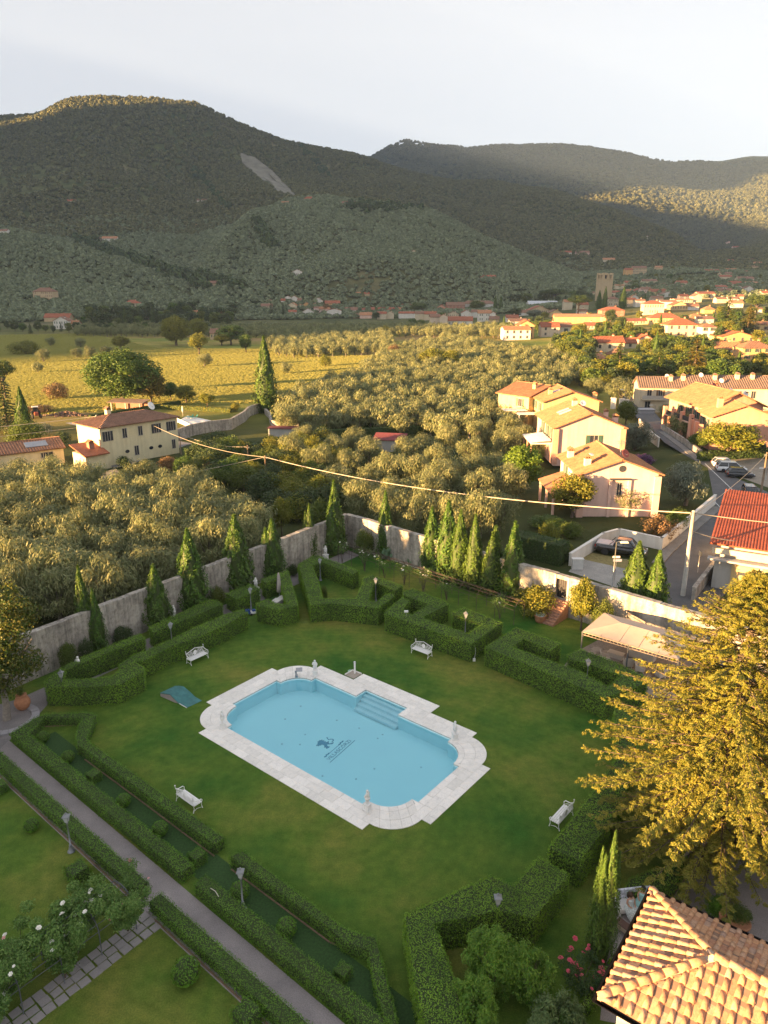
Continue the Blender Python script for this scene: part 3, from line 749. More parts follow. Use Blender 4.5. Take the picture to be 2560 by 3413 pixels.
def limbs(h, z0, w, r, n, bend=.3):
    mb = MB(); top = z0 + (h - z0) * .45
    mb.tube([(0, 0, -.2), (bend * .3, 0, z0 * .5), (bend * .1, bend * .2, z0), (0, 0, top)], [r * 1.25, r, r * .8, r * .25], 7)
    for i in range(n):
        a = 2 * math.pi * i / n + rng.uniform(-.4, .4); q = rng.uniform(.5, .85) * w / 2
        mb.tube([(bend * .1, bend * .2, z0 * .85), (math.cos(a) * q * .45, math.sin(a) * q * .45, z0 + (h - z0) * .25), (math.cos(a) * q, math.sin(a) * q, z0 + (h - z0) * rng.uniform(.45, .75))], [r * .6, r * .4, r * .12], 5)
    return mb.mesh('trunk')
PROTO = {}
def proto(kind, w, h, foliage, trunk, leaf, bark): PROTO[kind] = (w, h, np_mesh(kind + '_crown', *foliage), trunk, leaf, bark)
def cyl_core(prof, n=9): return MB().lathe(prof, (0, 0, 0), n).mesh('core')
def cypress_fol(h, w, n, L, Wd, tips=((0, 0, 1.0, 1.0),), irr=.2):
    Ps = []; Ns = []; As = []
    tot = sum(t[3] ** 2 * t[2] for t in tips)
    for tx, ty, th, tw in tips:
        k = int(n * tw ** 2 * th / tot); t = rng.random(k) ** .85; a = rng.uniform(0, 2 * math.pi, k)
        pr = np.interp(t, [0, .05, .2, .5, .8, 1], [.7, .95, 1, .7, .32, .02])
        ph = rng.uniform(0, 6)
        rr = w / 2 * tw * pr * (1 + irr * np.sin(a * 5 + ph + 3 * np.sin(t * 9 + ph)) + .12 * np.sin(a * 11 + t * 21)) * rng.uniform(.8, 1.06, k)
        P = np.stack([tx + rr * np.cos(a), ty + rr * np.sin(a), .05 + t * h * th], 1)
        Ps.append(P); Ns.append(np.stack([np.cos(a), np.sin(a), .25 + 0 * a], 1)); As.append(np.stack([np.cos(a) * .25, np.sin(a) * .25, 1 + 0 * a], 1))
    P = np.concatenate(Ps)
    return leaves(P, np.concatenate(Ns), L * rng.uniform(.6, 1.4, len(P)), Wd, np.concatenate(As), .45)
def cyp_core(h, w, tips):
    mb = MB()
    for tx, ty, th, tw in tips:
        mb.lathe([(w / 2 * tw * .6, 0), (w / 2 * tw * .82, h * th * .3), (w / 2 * tw * .58, h * th * .6), (w / 2 * tw * .22, h * th * .88), (.01, h * th * .95)], (tx, ty, 0), 9)
    return mb.mesh('core')
TIPS = [((0, 0, 1, 1),), ((-.18, 0, 1, .85), (.22, .1, .86, .7)), ((0, 0, 1, .8), (.3, 0, .8, .6), (-.25, .15, .72, .6)), ((0, 0, 1, .75), (-.3, -.1, .9, .6), (.3, .1, .93, .6), (.1, -.3, .75, .55))]
for i, tp in enumerate(TIPS): proto('cyp%d' % i, 1.8, 7.5, cypress_fol(7.5, 1.8, 5200, .26, .085, tp), cyp_core(7.5, 1.8, tp), CYP, DRK)
proto('cypnear', 2.0, 8.5, cypress_fol(8.5, 2.0, 17000, .17, .055, ((0, -.1, 1, .62), (.45, .1, .96, .55), (-.4, .1, .84, .55), (.75, -.1, .8, .42), (-.1, .45, .85, .5), (-.65, 0, .68, .4)), .28), cyp_core(8.5, 2.0, ((0, -.1, 1, .55), (.45, .1, .96, .45), (-.4, .1, .84, .45))), CYP, DRK)
for i in range(4):
    cl = blob_clumps(4.8, 5.4, .5, 46, .35, .95, 1.15, 1.0, .5)
    proto('olive%d' % i, 4.8, 5.4, shell(cl, 300, .38, .075, .35, .45, (0, 0, 1)), limbs(5.2, 1.3, 4.4, .2, 5), OLV, OBARK)
for i in range(3):
    cl = blob_clumps(4.8, 5.2, .8, 30, .4, 1.0, 1.1, 1.0, .5)
    proto('oliveF%d' % i, 4.8, 5.2, shell(cl, 85, .60, .15, .35, .45, (0, 0, 1)), limbs(5.0, 1.2, 4.4, .2, 3), OLV, OBARK)
for i in range(3):
    cl = blob_clumps(6, 7, 1.4, 36, .7, 1.25, .85)
    proto('tree%d' % i, 6, 7, shell(cl, 170, .34, .2, .3, .6), limbs(6.6, 1.6, 5.4, .2, 5), GRN, BARK)
cl = blob_clumps(13, 12.5, 1.6, 95, 1.0, 1.8, .85); proto('oak', 13, 12.5, shell(cl, 95, .42, .26, .3, .6), limbs(12, 2.5, 11, .5, 7), GRN, BARK)
cl = blob_clumps(4, 3.4, .1, 26, .5, .85, .9); proto('bush', 4, 3.4, shell(cl, 260, .22, .12, .3, .6), limbs(3, .4, 3, .1, 5), GRN, BARK)
cl = blob_clumps(4, 3.4, .1, 22, .5, .9, .9); proto('bushF', 4, 3.4, shell(cl, 80, .4, .24, .3, .6), limbs(3, .4, 3, .1, 4), GRN, BARK)
cl = blob_clumps(11, 10.5, 5.2, 60, .9, 1.6, .6, .8); proto('pine', 11, 10.5, shell(cl, 70, .5, .22, .6, .5), limbs(9.5, 5.0, 9, .33, 7), PIN, BARK)
cl = blob_clumps(6, 7.5, 1.3, 40, .7, 1.2, .85); proto('ftree', 6, 7.5, shell(cl, 42, .62, .36, .3, .6), limbs(7, 1.5, 5, .2, 4), GRN, BARK)
def conifer_fol(h, w, tiers, per, nn, L, Wd, droop=.2):
    Ps = []; Ns = []; As = []
    for i in range(tiers):
        t = i / (tiers - 1); z = h * (.08 + .9 * t); Rr = w / 2 * (1 - t) ** .8 + .15
        for j in range(per):
            a = rng.uniform(0, 2 * math.pi); ln = Rr * rng.uniform(.7, 1.1); k = max(4, int(nn * ln / (w / 2)))
            s = rng.random(k) ** .6; sd = rng.normal(0, .16, k) * (1.2 - s) * ln * .8
            d = np.array([math.cos(a), math.sin(a)]); e = np.array([-d[1], d[0]])
            xy = d * (s * ln)[:, None] + e * sd[:, None]
            Ps.append(np.column_stack([xy, z - droop * ln * s ** 1.5 + rng.normal(0, .06, k)])); Ns.append(np.tile([d[0] * .3, d[1] * .3, 1.0], (k, 1))); As.append(np.tile([d[0], d[1], -.2], (k, 1)))
    P = np.concatenate(Ps); return leaves(P, np.concatenate(Ns), L * rng.uniform(.6, 1.4, len(P)), Wd, np.concatenate(As), .5)
proto('conif', 6.5, 13, conifer_fol(13, 6.5, 26, 9, 26, .55, .22), MB().tube([(0, 0, -.2), (0, 0, 6), (0, 0, 12.8)], [.3, .2, .03], 7).mesh('trunk'), DRK, BARK)
KN = {'cyp': 'cypress', 'oli': 'olive_tree', 'tre': 'broadleaf_tree', 'oak': 'oak_tree', 'bus': 'bush', 'pin': 'stone_pine', 'con': 'conifer', 'ftr': 'broadleaf_tree', 'roun': 'bush'}
CN = {'cyp': 'cypress', 'oli': 'olive tree', 'tre': 'tree', 'oak': 'tree', 'bus': 'bush', 'pin': 'pine tree', 'con': 'conifer', 'ftr': 'tree'}
VAR = {}
def var_mesh(kind, leaf):
    """crown mesh of a kind with another leaf material"""
    key = (kind, leaf.name)
    if key not in VAR:
        me = PROTO[kind][2] if leaf is PROTO[kind][4] else PROTO[kind][2].copy(); 
        me.materials.clear(); me.materials.append(leaf); VAR[key] = me
    return VAR[key]
def tree(kind, p, h, w, label, group=None, leaf=None, rz=None):
    W_, H_, cr, tr, lf, bk = PROTO[kind]; leaf = leaf or lf; k3 = kind[:3]
    t = thing(KN[k3], label, CN[k3], p, rng.uniform(0, 6.28) if rz is None else rz, group); t.scale = (w / W_, w / W_, h / H_)
    part('crown', var_mesh(kind, leaf), None, t)
    part('trunk', tr, bk, t)
    return t
def treepx(kind, px, pyb, pyt, wpx, label, group=None, leaf=None, p=None):
    p = p or GT(px, pyb); h = HGT(px, pyt, p); return tree(kind, p, h, wpx / PXM(p), label, group, leaf)

# ---------------------------------------------------------------- cypresses of the garden
CY = [('cyp0', 296, 2170, 1888, 46, 'tall cypress of a close pair by the wall, above the doubled hedge', None), ('cyp0', 332, 2172, 1965, 40, 'shorter cypress of a close pair by the wall, above the doubled hedge', None),
 ('cyp0', 530, 2092, 1883, 62, 'cypress rising against the wall left of the seated bust statue', None), ('cyp0', 645, 2036, 1765, 74, 'broad cypress rising against the wall right of the seated bust statue', None),
 ('cyp0', 795, 1968, 1718, 74, 'full cypress with golden top beside the slim wall statue', None), ('cyp1', 905, 1925, 1731, 62, 'twin-tipped cypress behind the barbecue hedge', None),
 ('cyp1', 1030, 1862, 1680, 38, 'slender cypress before the pale bricked-up wall panel', None), ('cyp2', 1117, 1842, 1602, 58, 'tallest cypress in the corner of the two old walls', None),
 ('cyp2', 1285, 1852, 1637, 50, 'cypress by the prickly pears behind the pergola start', None),
 ('cyp0', 1437, 1905, 1690, 46, 'cypress at the end of the close row, next to the prickly pears', None), ('cyp0', 1490, 1930, 1672, 64, 'tall dark cypress second in the close row behind the pergola', None),
 ('cyp0', 1530, 1945, 1702, 52, 'dark slim cypress in the middle of the close row behind the pergola', None), ('cyp1', 1578, 1960, 1715, 54, 'golden-flanked cypress in the close row behind the pergola', None),
 ('cyp3', 1643, 1975, 1755, 72, 'ragged-topped cypress in the close row behind the pergola', None), ('cyp3', 1705, 1990, 1740, 76, 'many-tipped cypress ending the row near the lemon bush', None),
 ('cyp0', 2105, 2070, 1807, 76, 'sunlit cypress behind the canopy gazebo, the bulkier of two', None), ('cyp0', 2172, 2085, 1838, 66, 'sunlit cypress behind the canopy gazebo, the slimmer of two', None)]
for k, px, yb, yt, w, lab, gr in CY: treepx(k, px, yb, yt, w * 1.5, lab, gr, None, G(px, yb))
treepx('cypnear', 2000, 3190, 2770, 116, 'large many-tipped cypress beside the seated women and tiled roof', None, None, G(2000, 3190))
# ---------------------------------------------------------------- olives
OLG = 'olive trees of the groves'
def inpoly(p, poly):
    c = False; n = len(poly)
    for i in range(n):
        a, b = poly[i], poly[i - 1]
        if (a[1] > p[1]) != (b[1] > p[1]) and p[0] < (b[0] - a[0]) * (p[1] - a[1]) / (b[1] - a[1]) + a[0]: c = not c
    return c
def pj(p):
    y = p[1] * math.cos(TH) - (p[2] - CAM_H) * math.sin(TH); z = p[1] * math.sin(TH) + (p[2] - CAM_H) * math.cos(TH)
    return (PW / 2 + FPX * p[0] / y, PH / 2 - FPX * z / y)
def pj_np(x, y, z):
    yy = y * math.cos(TH) - (z - CAM_H) * math.sin(TH); zz = y * math.sin(TH) + (z - CAM_H) * math.cos(TH)
    return PW / 2 + FPX * x / yy, PH / 2 - FPX * zz / yy
def inpoly_np(px, py, poly):
    c = np.zeros(len(px), bool); n = len(poly)
    for i in range(n):
        a, b = poly[i], poly[i - 1]
        if a[1] == b[1]: continue
        c ^= ((a[1] > py) != (b[1] > py)) & (px < (b[0] - a[0]) * (py - a[1]) / (b[1] - a[1]) + a[0])
    return c
def grid_fill(poly, xr, yr, step, jit, z=2.6, rot=.3):
    c, s = math.cos(rot), math.sin(rot); i, j = np.meshgrid(np.arange(-90, 90), np.arange(-90, 90)); i = i.ravel(); j = j.ravel()
    x0 = i * step + (j % 2) * step * .4; y0 = j * step * .92; n = len(i)
    x = c * x0 - s * y0 + rng.uniform(-jit, jit, n); y = s * x0 + c * y0 + yr[0] + rng.uniform(-jit, jit, n)
    k = (x > xr[0]) & (x < xr[1]) & (y > yr[0]) & (y < yr[1]); x = x[k]; y = y[k]; zz = terr(x, y)
    k = inpoly_np(*pj_np(x, y, zz + z), poly)
    return [tuple(q) for q in np.column_stack([x, y, zz])[k]]
polyL = [(-260,1590),(60,1580),(230,1575),(300,1600),(345,1660),(470,1600),(560,1580),(690,1640),(830,1690),(840,1740),(800,1785),(620,1870),(330,1980),(120,2060),(-80,2140),(-300,2150)]
polyB = [(930,1335),(1045,1275),(1190,1240),(1290,1165),(1500,1120),(1660,1158),(1760,1190),(1850,1250),(1860,1330),(1760,1392),(1560,1432),(1250,1412),(950,1395)]
polyS = [(900,1112),(1120,1118),(1300,1112),(1330,1200),(1160,1190),(900,1168)]
oliveNear = grid_fill(polyL, (-75, 0), (55, 140), 4.7, .8, 3.0)
oliveFar = grid_fill(polyB, (-60, 130), (140, 480), 5.4, .9, 2.6, .15) + grid_fill(polyS, (-120, 20), (330, 560), 6.2, 1.0, 2.6, .1)
exM = [(1230,1495),(1165,1545),(1330,1560),(1405,1490),(1490,1462),(1565,1500),(1680,1480),(1640,1560),(1500,1590),(1590,1640),(1420,1660),(1520,1745),(1665,1720),(1320,1640),(1230,1600),(1120,1490),(1740,1440),(1360,1500),(1040,1400),(960,1390),(1010,1440),(1600,1440),(1700,1415),(1460,1540),(1210,1680),(1300,1720),(1400,1745),(1600,1740),(1120,1600),(1060,1540),(980,1500),(1290,1590),(1380,1590),(1560,1580),(1690,1620),(1460,1620),(1180,1470),(1800,1480)]
LO = ['silvery olive tree in the grove outside the weathered wall', 'silvery olive tree in the plot between the pink houses and the garden', 'olive tree in the large sunlit grove beyond the clipped hedges']
for i, (x, y, z) in enumerate(oliveNear): tree('olive%d' % (i % 4), (x, y, z), rng.uniform(5.4, 7.2), rng.uniform(5.0, 6.8), LO[0], OLG + ' outside the wall')
for i, (px, py) in enumerate(exM):
    p = GT(px, py + 52); tree('olive%d' % (i % 4), p, rng.uniform(4.6, 6.4), rng.uniform(4.6, 6.2), LO[1], OLG + ' by the pink houses')
oliveFar.sort(key=lambda q: q[1])
NB = 215
for i, (x, y, z) in enumerate(oliveFar[:NB]): tree('oliveF%d' % (i % 3), (x, y, z), rng.uniform(4.4, 6.2), rng.uniform(4.6, 6.2), LO[2], OLG + ' beyond the hedges')
# ---------------------------------------------------------------- scatter of what nobody could count (geometry nodes instances)
def scatter(name, pts, scales, meshes, label, cat, mat=None):
    """one point cloud mesh; each point carries an instance of one of the small meshes"""
    roots = []
    for k, src in enumerate(meshes):
        sel = [i for i in range(len(pts)) if i % len(meshes) == k]
        me = bpy.data.meshes.new(name); P = np.array(pts)[sel]
        me.vertices.add(len(P)); me.vertices.foreach_set('co', P.astype(np.float32).ravel())
        at = me.attributes.new('sc', 'FLOAT', 'POINT'); at.data.foreach_set('value', np.array(scales, np.float32)[sel])
        at = me.attributes.new('rz', 'FLOAT', 'POINT'); at.data.foreach_set('value', rng.uniform(0, 6.28, len(P)).astype(np.float32))
        o = bpy.data.objects.new(name, me); link(o); o['kind'] = 'stuff'; o['label'] = label; o['category'] = cat
        po = bpy.data.objects.new(name + '_source', src)
        g = bpy.data.node_groups.new(name, 'GeometryNodeTree')
        g.interface.new_socket('Geometry', in_out='INPUT', socket_type='NodeSocketGeometry'); g.interface.new_socket('Geometry', in_out='OUTPUT', socket_type='NodeSocketGeometry')
        gi = g.nodes.new('NodeGroupInput'); go = g.nodes.new('NodeGroupOutput'); ip = g.nodes.new('GeometryNodeInstanceOnPoints'); oi = g.nodes.new('GeometryNodeObjectInfo')
        oi.inputs['Object'].default_value = po
        a = g.nodes.new('GeometryNodeInputNamedAttribute'); a.data_type = 'FLOAT'; a.inputs[0].default_value = 'sc'
        b = g.nodes.new('GeometryNodeInputNamedAttribute'); b.data_type = 'FLOAT'; b.inputs[0].default_value = 'rz'
        cx = g.nodes.new('ShaderNodeCombineXYZ'); g.links.new(b.outputs[0], cx.inputs[2])
        g.links.new(gi.outputs[0], ip.inputs['Points']); g.links.new(oi.outputs['Geometry'], ip.inputs['Instance'])
        g.links.new(a.outputs[0], ip.inputs['Scale']); g.links.new(cx.outputs[0], ip.inputs['Rotation']); g.links.new(ip.outputs[0], go.inputs[0])
        md = o.modifiers.new('scatter', 'NODES'); md.node_group = g
        roots.append(o)
    return roots
polyT = [(250,1086),(900,1086),(1340,1088),(1720,1090),(1720,1112),(1330,1110),(900,1114),(250,1108)]
rest = oliveFar[NB:] + grid_fill([(1500,1150),(1660,1165),(1840,1235),(1880,1290),(1960,1250),(1900,1200),(1820,1165)], (20, 200), (200, 480), 5.6, 1.0, 2.6, .15) + grid_fill(polyT, (-330, 160), (330, 690), 6.5, 1.5, 2.6, .2)
def both(kind):
    """crown + trunk of a kind as one mesh"""
    W_, H_, cr, tr, lf, bk = PROTO[kind]; bm = bmesh.new(); bm.from_mesh(cr)
    for f in bm.faces: f.material_index = 0
    n0 = len(bm.faces); bm.from_mesh(tr); bm.faces.ensure_lookup_table()
    for f in bm.faces[n0:]: f.material_index = 1
    me = bpy.data.meshes.new(kind + '_whole'); bm.to_mesh(me); bm.free(); me.materials.append(lf); me.materials.append(bk); return me
print('olives', len(oliveNear), len(exM), len(oliveFar))
if rest: scatter('olive_grove', rest, rng.uniform(.85, 1.2, len(rest)), [both('oliveF%d' % k) for k in range(3)], 'far part of the sunlit olive grove running up to the village', 'olive grove')
# hillside wood
def lump(n, L, leaf, squash=.9):
    u = unit(rng.normal(0, 1, (n, 3))); u[:, 2] = np.abs(u[:, 2]) * 1.1 - .15
    P = u * rng.uniform(.75, 1.05, (n, 1)) * np.array([1, 1, squash]) * .5 + np.array([0, 0, .35])
    V, F = leaves(P, u + np.array([0, 0, .3]), L, L * .7, None, .5); me = np_mesh('lump', V, F); me.materials.append(leaf); return me
HOL = M('hill_olive', mat_leaf, (.16, .20, .11), (.32, .36, .22), .15, (.07, .1, .05), .3, .4)
HWD = M('hill_wood', mat_leaf, (.10, .125, .05), (.24, .23, .10), .15, (.05, .06, .03), .3, .4)
lumpsO = [lump(70, .42, HOL) for _ in range(2)]; lumpsW = [lump(60, .45, HWD, 1.3) for _ in range(2)]
def hill_points(n, r0, r1, spread):
    ph = rng.uniform(-.56, .56, n); r = np.sqrt(rng.uniform(r0 ** 2, r1 ** 2, n)); x = r * np.sin(ph); y = r * np.cos(ph); return x, y, terr(x, y)
x, y, z = hill_points(52000, 690, 1350, 0)
dens = np.sin(x * .03 + 2 * np.sin(y * .012)) * np.sin(y * .025) + rng.normal(0, .5, len(x)); k = dens > -.8
inV = (x / y > .26) & (y < 1050)          # village area stays open
k &= ~(inV & (rng.random(len(x)) > .12))
scatter('hillside_olive_wood', np.column_stack([x, y, z - .3])[k], rng.uniform(3.4, 6.4, k.sum()), lumpsO, 'olive terraces covering the lower shaded hillside', 'woodland')
x, y, z = hill_points(60000, 1250, 2900, 0); hx, hy = pj_np(x, y, z); SCAR = [(800,512),(850,528),(905,570),(965,632),(990,660),(930,648),(860,596),(808,545)]; k = ~inpoly_np(hx, hy, SCAR) & ~(inpoly_np(hx, hy, [(-50,560),(180,545),(330,590),(250,640),(-50,650)]) & (rng.random(len(x)) < .7))
scatter('hillside_wood', np.column_stack([x, y, z - .5])[k], rng.uniform(5.5, 9.5, k.sum()), lumpsW, 'dark wood covering the upper slopes of the near mountain', 'woodland')
x, y, z = hill_points(24000, 2700, 4150, 0)
scatter('far_wood', np.column_stack([x, y, z - .5]), rng.uniform(9, 15, len(x)), lumpsW, 'bluish wood on the distant ridge', 'woodland')
# dark tree lines added along the ravines to stand in for relief shade, bare scree on the mountain flank
rv = []
for a_, b_ in (((250, 800), (420, 860)), ((420, 860), (560, 915)), ((560, 915), (700, 965)), ((560, 915), (820, 960)), ((860, 745), (900, 830)), ((1000, 480), (1100, 600)), ((640, 560), (760, 700)), ((1150, 690), (1400, 700))):
    for q in range(46):
        t_ = rng.random(); rv.append(tuple(GT(a_[0] + (b_[0] - a_[0]) * t_ + rng.normal(0, 7), a_[1] + (b_[1] - a_[1]) * t_ + rng.normal(0, 6))))
HDK = M('ravine_shade_wood', mat_leaf, (.045, .075, .025), (.09, .13, .045), .1)
scatter('ravine_shade_wood', rv, rng.uniform(7, 12, len(rv)), [lump(70, .42, HDK, 1.2)], 'dark tree lines added along the hillside ravines as relief shade', 'woodland')
def patch(pts, name, mat, n=9, lift=2.5):
    c = (sum(p[0] for p in pts) / len(pts), sum(p[1] for p in pts) / len(pts)); mb = MB(); rings = []
    for k in range(1, 6): rings.append([GT(c[0] + (p[0] - c[0]) * k / 5, c[1] + (p[1] - c[1]) * k / 5) + Vector((0, 0, lift)) for p in pts])
    m_ = len(pts); mb.add([GT(*c) + Vector((0, 0, lift))] + rings[0], [(0, 1 + i, 1 + (i + 1) % m_) for i in range(m_)])
    for r0, r1 in zip(rings[:-1], rings[1:]): mb.add(r0 + r1, [(i, i + m_, (i + 1) % m_ + m_, (i + 1) % m_) for i in range(m_)])
    struct(name, mb, mat)
patch(SCAR, 'scree', M('scree_rock', mat_plain, (.165, .155, .12), .95, 0, .3, .05))
# field grass tufts catching the low sun
polyF = [(-60,1118),(300,1112),(520,1160),(900,1165),(1330,1195),(1290,1235),(1180,1245),(1040,1270),(930,1330),(880,1340),(700,1352),(560,1350),(330,1372),(60,1385),(-60,1390)]
def tuft(n):
    a = rng.uniform(0, 6.28, n); P = np.column_stack([np.cos(a) * rng.uniform(0, .55, n), np.sin(a) * rng.uniform(0, .55, n), rng.uniform(.05, .2, n)])
    V, F = leaves(P, np.column_stack([np.cos(a), np.sin(a), 0 * a + .2]), .42, .14, np.tile([0, 0, 1.0], (n, 1)), .4); return np_mesh('tuft', V, F)
FG = M('field_grass', mat_leaf, (.29, .33, .07), (.50, .44, .15), .35, (.34, .22, .10), .04, .0)
tf = [tuft(26) for _ in range(2)]
for m_ in tf: m_.materials.append(FG)
yy = rng.uniform(165, 520, 230000); xx = rng.uniform(-.56, .12, 230000) * yy; zz = terr(xx, yy)
pts = np.column_stack([xx, yy, zz])[inpoly_np(*pj_np(xx, yy, zz), polyF)]
print('tufts', len(pts))
scatter('meadow_grass', pts, rng.uniform(.55, 1.1, len(pts)), tf, 'golden meadow grass behind the farmhouse', 'grass')
# unseen belt of tall trees, added west of the garden to shade it
bx = rng.uniform(-96, -82, 120); by = np.linspace(-80, 62, 120)
scatter('shade_tree_belt', np.column_stack([bx, by, 0 * bx]), np.interp(by, [-80, -10, 25, 62], [1.35, 1.2, .95, .72]) * rng.uniform(.9, 1.08, 120), [both('oak')], 'unseen belt of tall trees added west of the garden for shade', 'woodland')

# village and hillside houses as surveyed: left, right, eave, base, ridge rows of the photo, roof kind, wall colour
VIL = []
def zone(ox, oy, k, rows):
    for r in rows: VIL.append((ox + r[0] * k, ox + r[1] * k, oy + r[2] * k, oy + r[3] * k, oy + r[4] * k) + tuple(r[5:]))
zk = .28933
zone(1300, 940, zk, [(105,285,362,418,340,'s','white'),(290,405,365,440,335,'s','cream'),(400,535,370,440,340,'s','cream'),(460,575,405,520,345,'s','beige'),(575,665,400,520,350,'g','beige'),(650,955,445,505,398,'s','white'),(400,570,505,540,482,'h','cream'),(825,940,355,415,305,'g','white'),(940,1015,345,410,310,'s','white'),(1015,1165,360,455,325,'s','white'),(1165,1220,360,450,328,'g','white'),(1150,1260,425,465,390,'s','yellow'),(1340,1480,410,460,378,'s','white'),(1380,1580,460,490,430,'s','white'),(1305,1612,550,668,512,'s','white'),(1470,1660,500,650,448,'g','orange'),(650,855,270,350,232,'s','brick'),(545,640,290,340,245,'g','salmon'),(835,1215,250,330,218,'h','white'),(0,145,320,350,293,'s','cream'),(140,240,280,300,262,'s','white'),(255,320,280,310,255,'s','white'),(460,535,290,325,250,'g','white'),(670,800,370,400,340,'g','cream')])
zone(860, 940, zk, [(95,175,225,252,165,'g','salmon'),(265,310,215,270,185,'s','white'),(305,380,180,245,145,'g','white'),(380,455,182,245,150,'g','white'),(455,498,210,260,185,'s','white'),(345,450,270,322,240,'g','cream'),(455,520,272,310,240,'g','cream'),(35,160,275,330,250,'s','cream'),(520,600,258,300,215,'g','orange'),(600,690,268,300,235,'g','tan'),(630,745,215,255,172,'g','white'),(770,940,245,290,215,'s','orange'),(500,640,345,392,305,'g','white'),(350,440,345,385,305,'s','white'),(645,700,300,370,285,'s','ppink'),(700,830,310,378,285,'s','ppink'),(790,955,330,415,310,'g','white'),(1000,1145,325,365,288,'s','white'),(1180,1340,325,345,298,'s','white'),(1100,1175,378,415,355,'h','orange'),(1175,1310,380,420,350,'s','pink'),(1375,1480,365,430,342,'s','cream'),(1480,1565,362,425,338,'g','cream'),(1385,1570,330,355,295,'s','cream'),(1580,1659,350,375,333,'g','yellow'),(1110,1180,140,160,122,'s','tan'),(1225,1280,140,160,122,'s','tan'),(560,740,510,550,486,'s','grey')])
zone(1600, 920, zk, [(700,910,585,700,525,'s','beige'),(912,1050,582,670,525,'s','beige'),(870,1410,470,545,438,'s','orange'),(1410,1470,470,540,430,'g','salmon'),(805,940,420,470,388,'g','yellow'),(560,800,392,430,345,'g','tan'),(555,905,320,362,288,'s','white','light'),(965,1060,300,390,272,'s','cream'),(1130,1245,330,392,300,'s','cream'),(1240,1320,195,215,183,'s','cream'),(1400,1659,395,470,358,'h','brick'),(1470,1590,265,350,240,'h','cream'),(1325,1659,765,872,698,'s','cream','red'),(1290,1470,962,1022,905,'h','beige','orange'),(1500,1655,902,985,840,'h','orange'),(1210,1330,580,615,545,'s','beige'),(460,560,420,455,375,'s','white'),(1560,1659,110,150,98,'s','cream'),(1490,1610,190,240,170,'s','cream'),(1130,1230,420,440,398,'s','white')])
zone(2080, 860, zk, [(5,95,140,222,100,'s','orange'),(95,255,118,205,96,'s','tan'),(360,440,110,165,90,'s','tan'),(10,90,285,305,265,'s','cream'),(215,380,265,310,245,'s','cream'),(610,730,285,325,262,'s','pink'),(450,510,310,335,290,'s','pink'),(15,115,385,405,365,'s','cream'),(130,240,385,405,355,'g','yellow'),(190,310,360,410,335,'s','ppink'),(310,545,390,415,362,'s','yellow'),(430,580,415,450,390,'g','white'),(80,170,460,480,435,'g','white'),(235,460,530,650,495,'h','cream'),(430,600,505,580,486,'s','white'),(555,735,545,602,505,'g','yellow'),(735,860,555,600,525,'s','white'),(590,790,480,515,468,'s','beige'),(850,1045,410,470,388,'s','cream'),(790,890,440,510,405,'g','cream'),(490,835,770,912,702,'h','cream','red'),(885,1050,795,925,760,'h','white'),(740,930,690,745,645,'h','orange'),(310,650,690,765,635,'h','yellow'),(840,1030,700,750,670,'s','white'),(10,320,728,768,700,'s','cream'),(0,140,975,1042,908,'s','cream','red'),(150,312,930,992,868,'g','pink','red'),(1040,1350,1045,1130,965,'s','cream','orange'),(1355,1700,1035,1180,960,'h','orange','brown'),(1110,1505,905,975,850,'g','orange'),(1480,1680,765,862,735,'s','yellow'),(1235,1370,520,572,490,'s','white'),(1035,1190,335,360,315,'s','white'),(1090,1250,380,412,350,'s','white'),(1280,1360,340,365,320,'g','white'),(1390,1490,350,385,320,'g','white'),(1410,1550,290,310,275,'s','white'),(1215,1360,295,320,260,'s','cream'),(1310,1500,240,260,215,'s','cream'),(1110,1245,215,245,195,'s','cream'),(1110,1250,180,200,165,'s','cream'),(1170,1330,140,160,120,'s','beige'),(930,1100,150,170,130,'s','white'),(1430,1550,100,150,90,'h','tan'),(1200,1260,30,65,15,'s','cream'),(1360,1500,25,45,8,'s','ppink'),(1500,1630,60,95,45,'s','cream'),(1320,1440,165,180,150,'s','cream'),(1525,1600,590,630,572,'s','white'),(1310,1380,450,475,430,'s','cream'),(1200,1330,475,500,455,'s','white'),(920,1040,590,640,555,'h','orange'),(1580,1680,400,440,380,'s','beige'),(1060,1180,470,520,450,'s','cream'),(640,740,440,470,420,'s','beige'),(320,450,465,495,440,'s','beige'),(130,240,490,560,475,'s','white'),(20,130,480,560,460,'s','cream')])
zone(0, 0, 1, [(113,182,972,1004,958,'h','tan'),(148,232,1058,1072,1045,'s','tan'),(178,226,1070,1097,1054,'g','white'),(226,262,1078,1095,1064,'s','cream'),(412,462,1010,1022,1000,'h','cream'),(657,707,668,677,663,'s','white'),(210,250,670,677,664,'s','beige'),(320,334,795,803,790,'s','white'),(340,390,795,807,788,'s','white'),(645,662,752,761,745,'g','tan'),(0,27,770,786,763,'s','white'),(797,825,635,643,630,'s','tan'),(858,868,680,688,674,'g','salmon'),(938,962,675,682,671,'s','beige'),(1012,1050,662,670,654,'h','cream'),(1140,1185,677,684,670,'s','orange'),(970,1010,908,920,898,'g','white'),(698,735,945,964,936,'s','tan'),(1370,1386,838,848,832,'g','cream'),(1602,1652,923,932,917,'s','tan'),(815,832,782,789,778,'s','beige'),(1860,1905,842,852,832,'s','white'),(1920,1965,842,852,834,'s','ppink'),(2010,2052,866,880,858,'s','cream'),(2150,2164,790,798,786,'g','white'),(2422,2436,808,816,800,'g','ppink'),(2442,2470,824,833,817,'s','ppink'),(2330,2366,838,844,832,'s','beige'),(640,672,1042,1058,1030,'s','cream'),(700,745,1050,1062,1035,'s','pink'),(700,760,1110,1132,1092,'s','tan'),(540,560,1075,1090,1068,'s','white')])
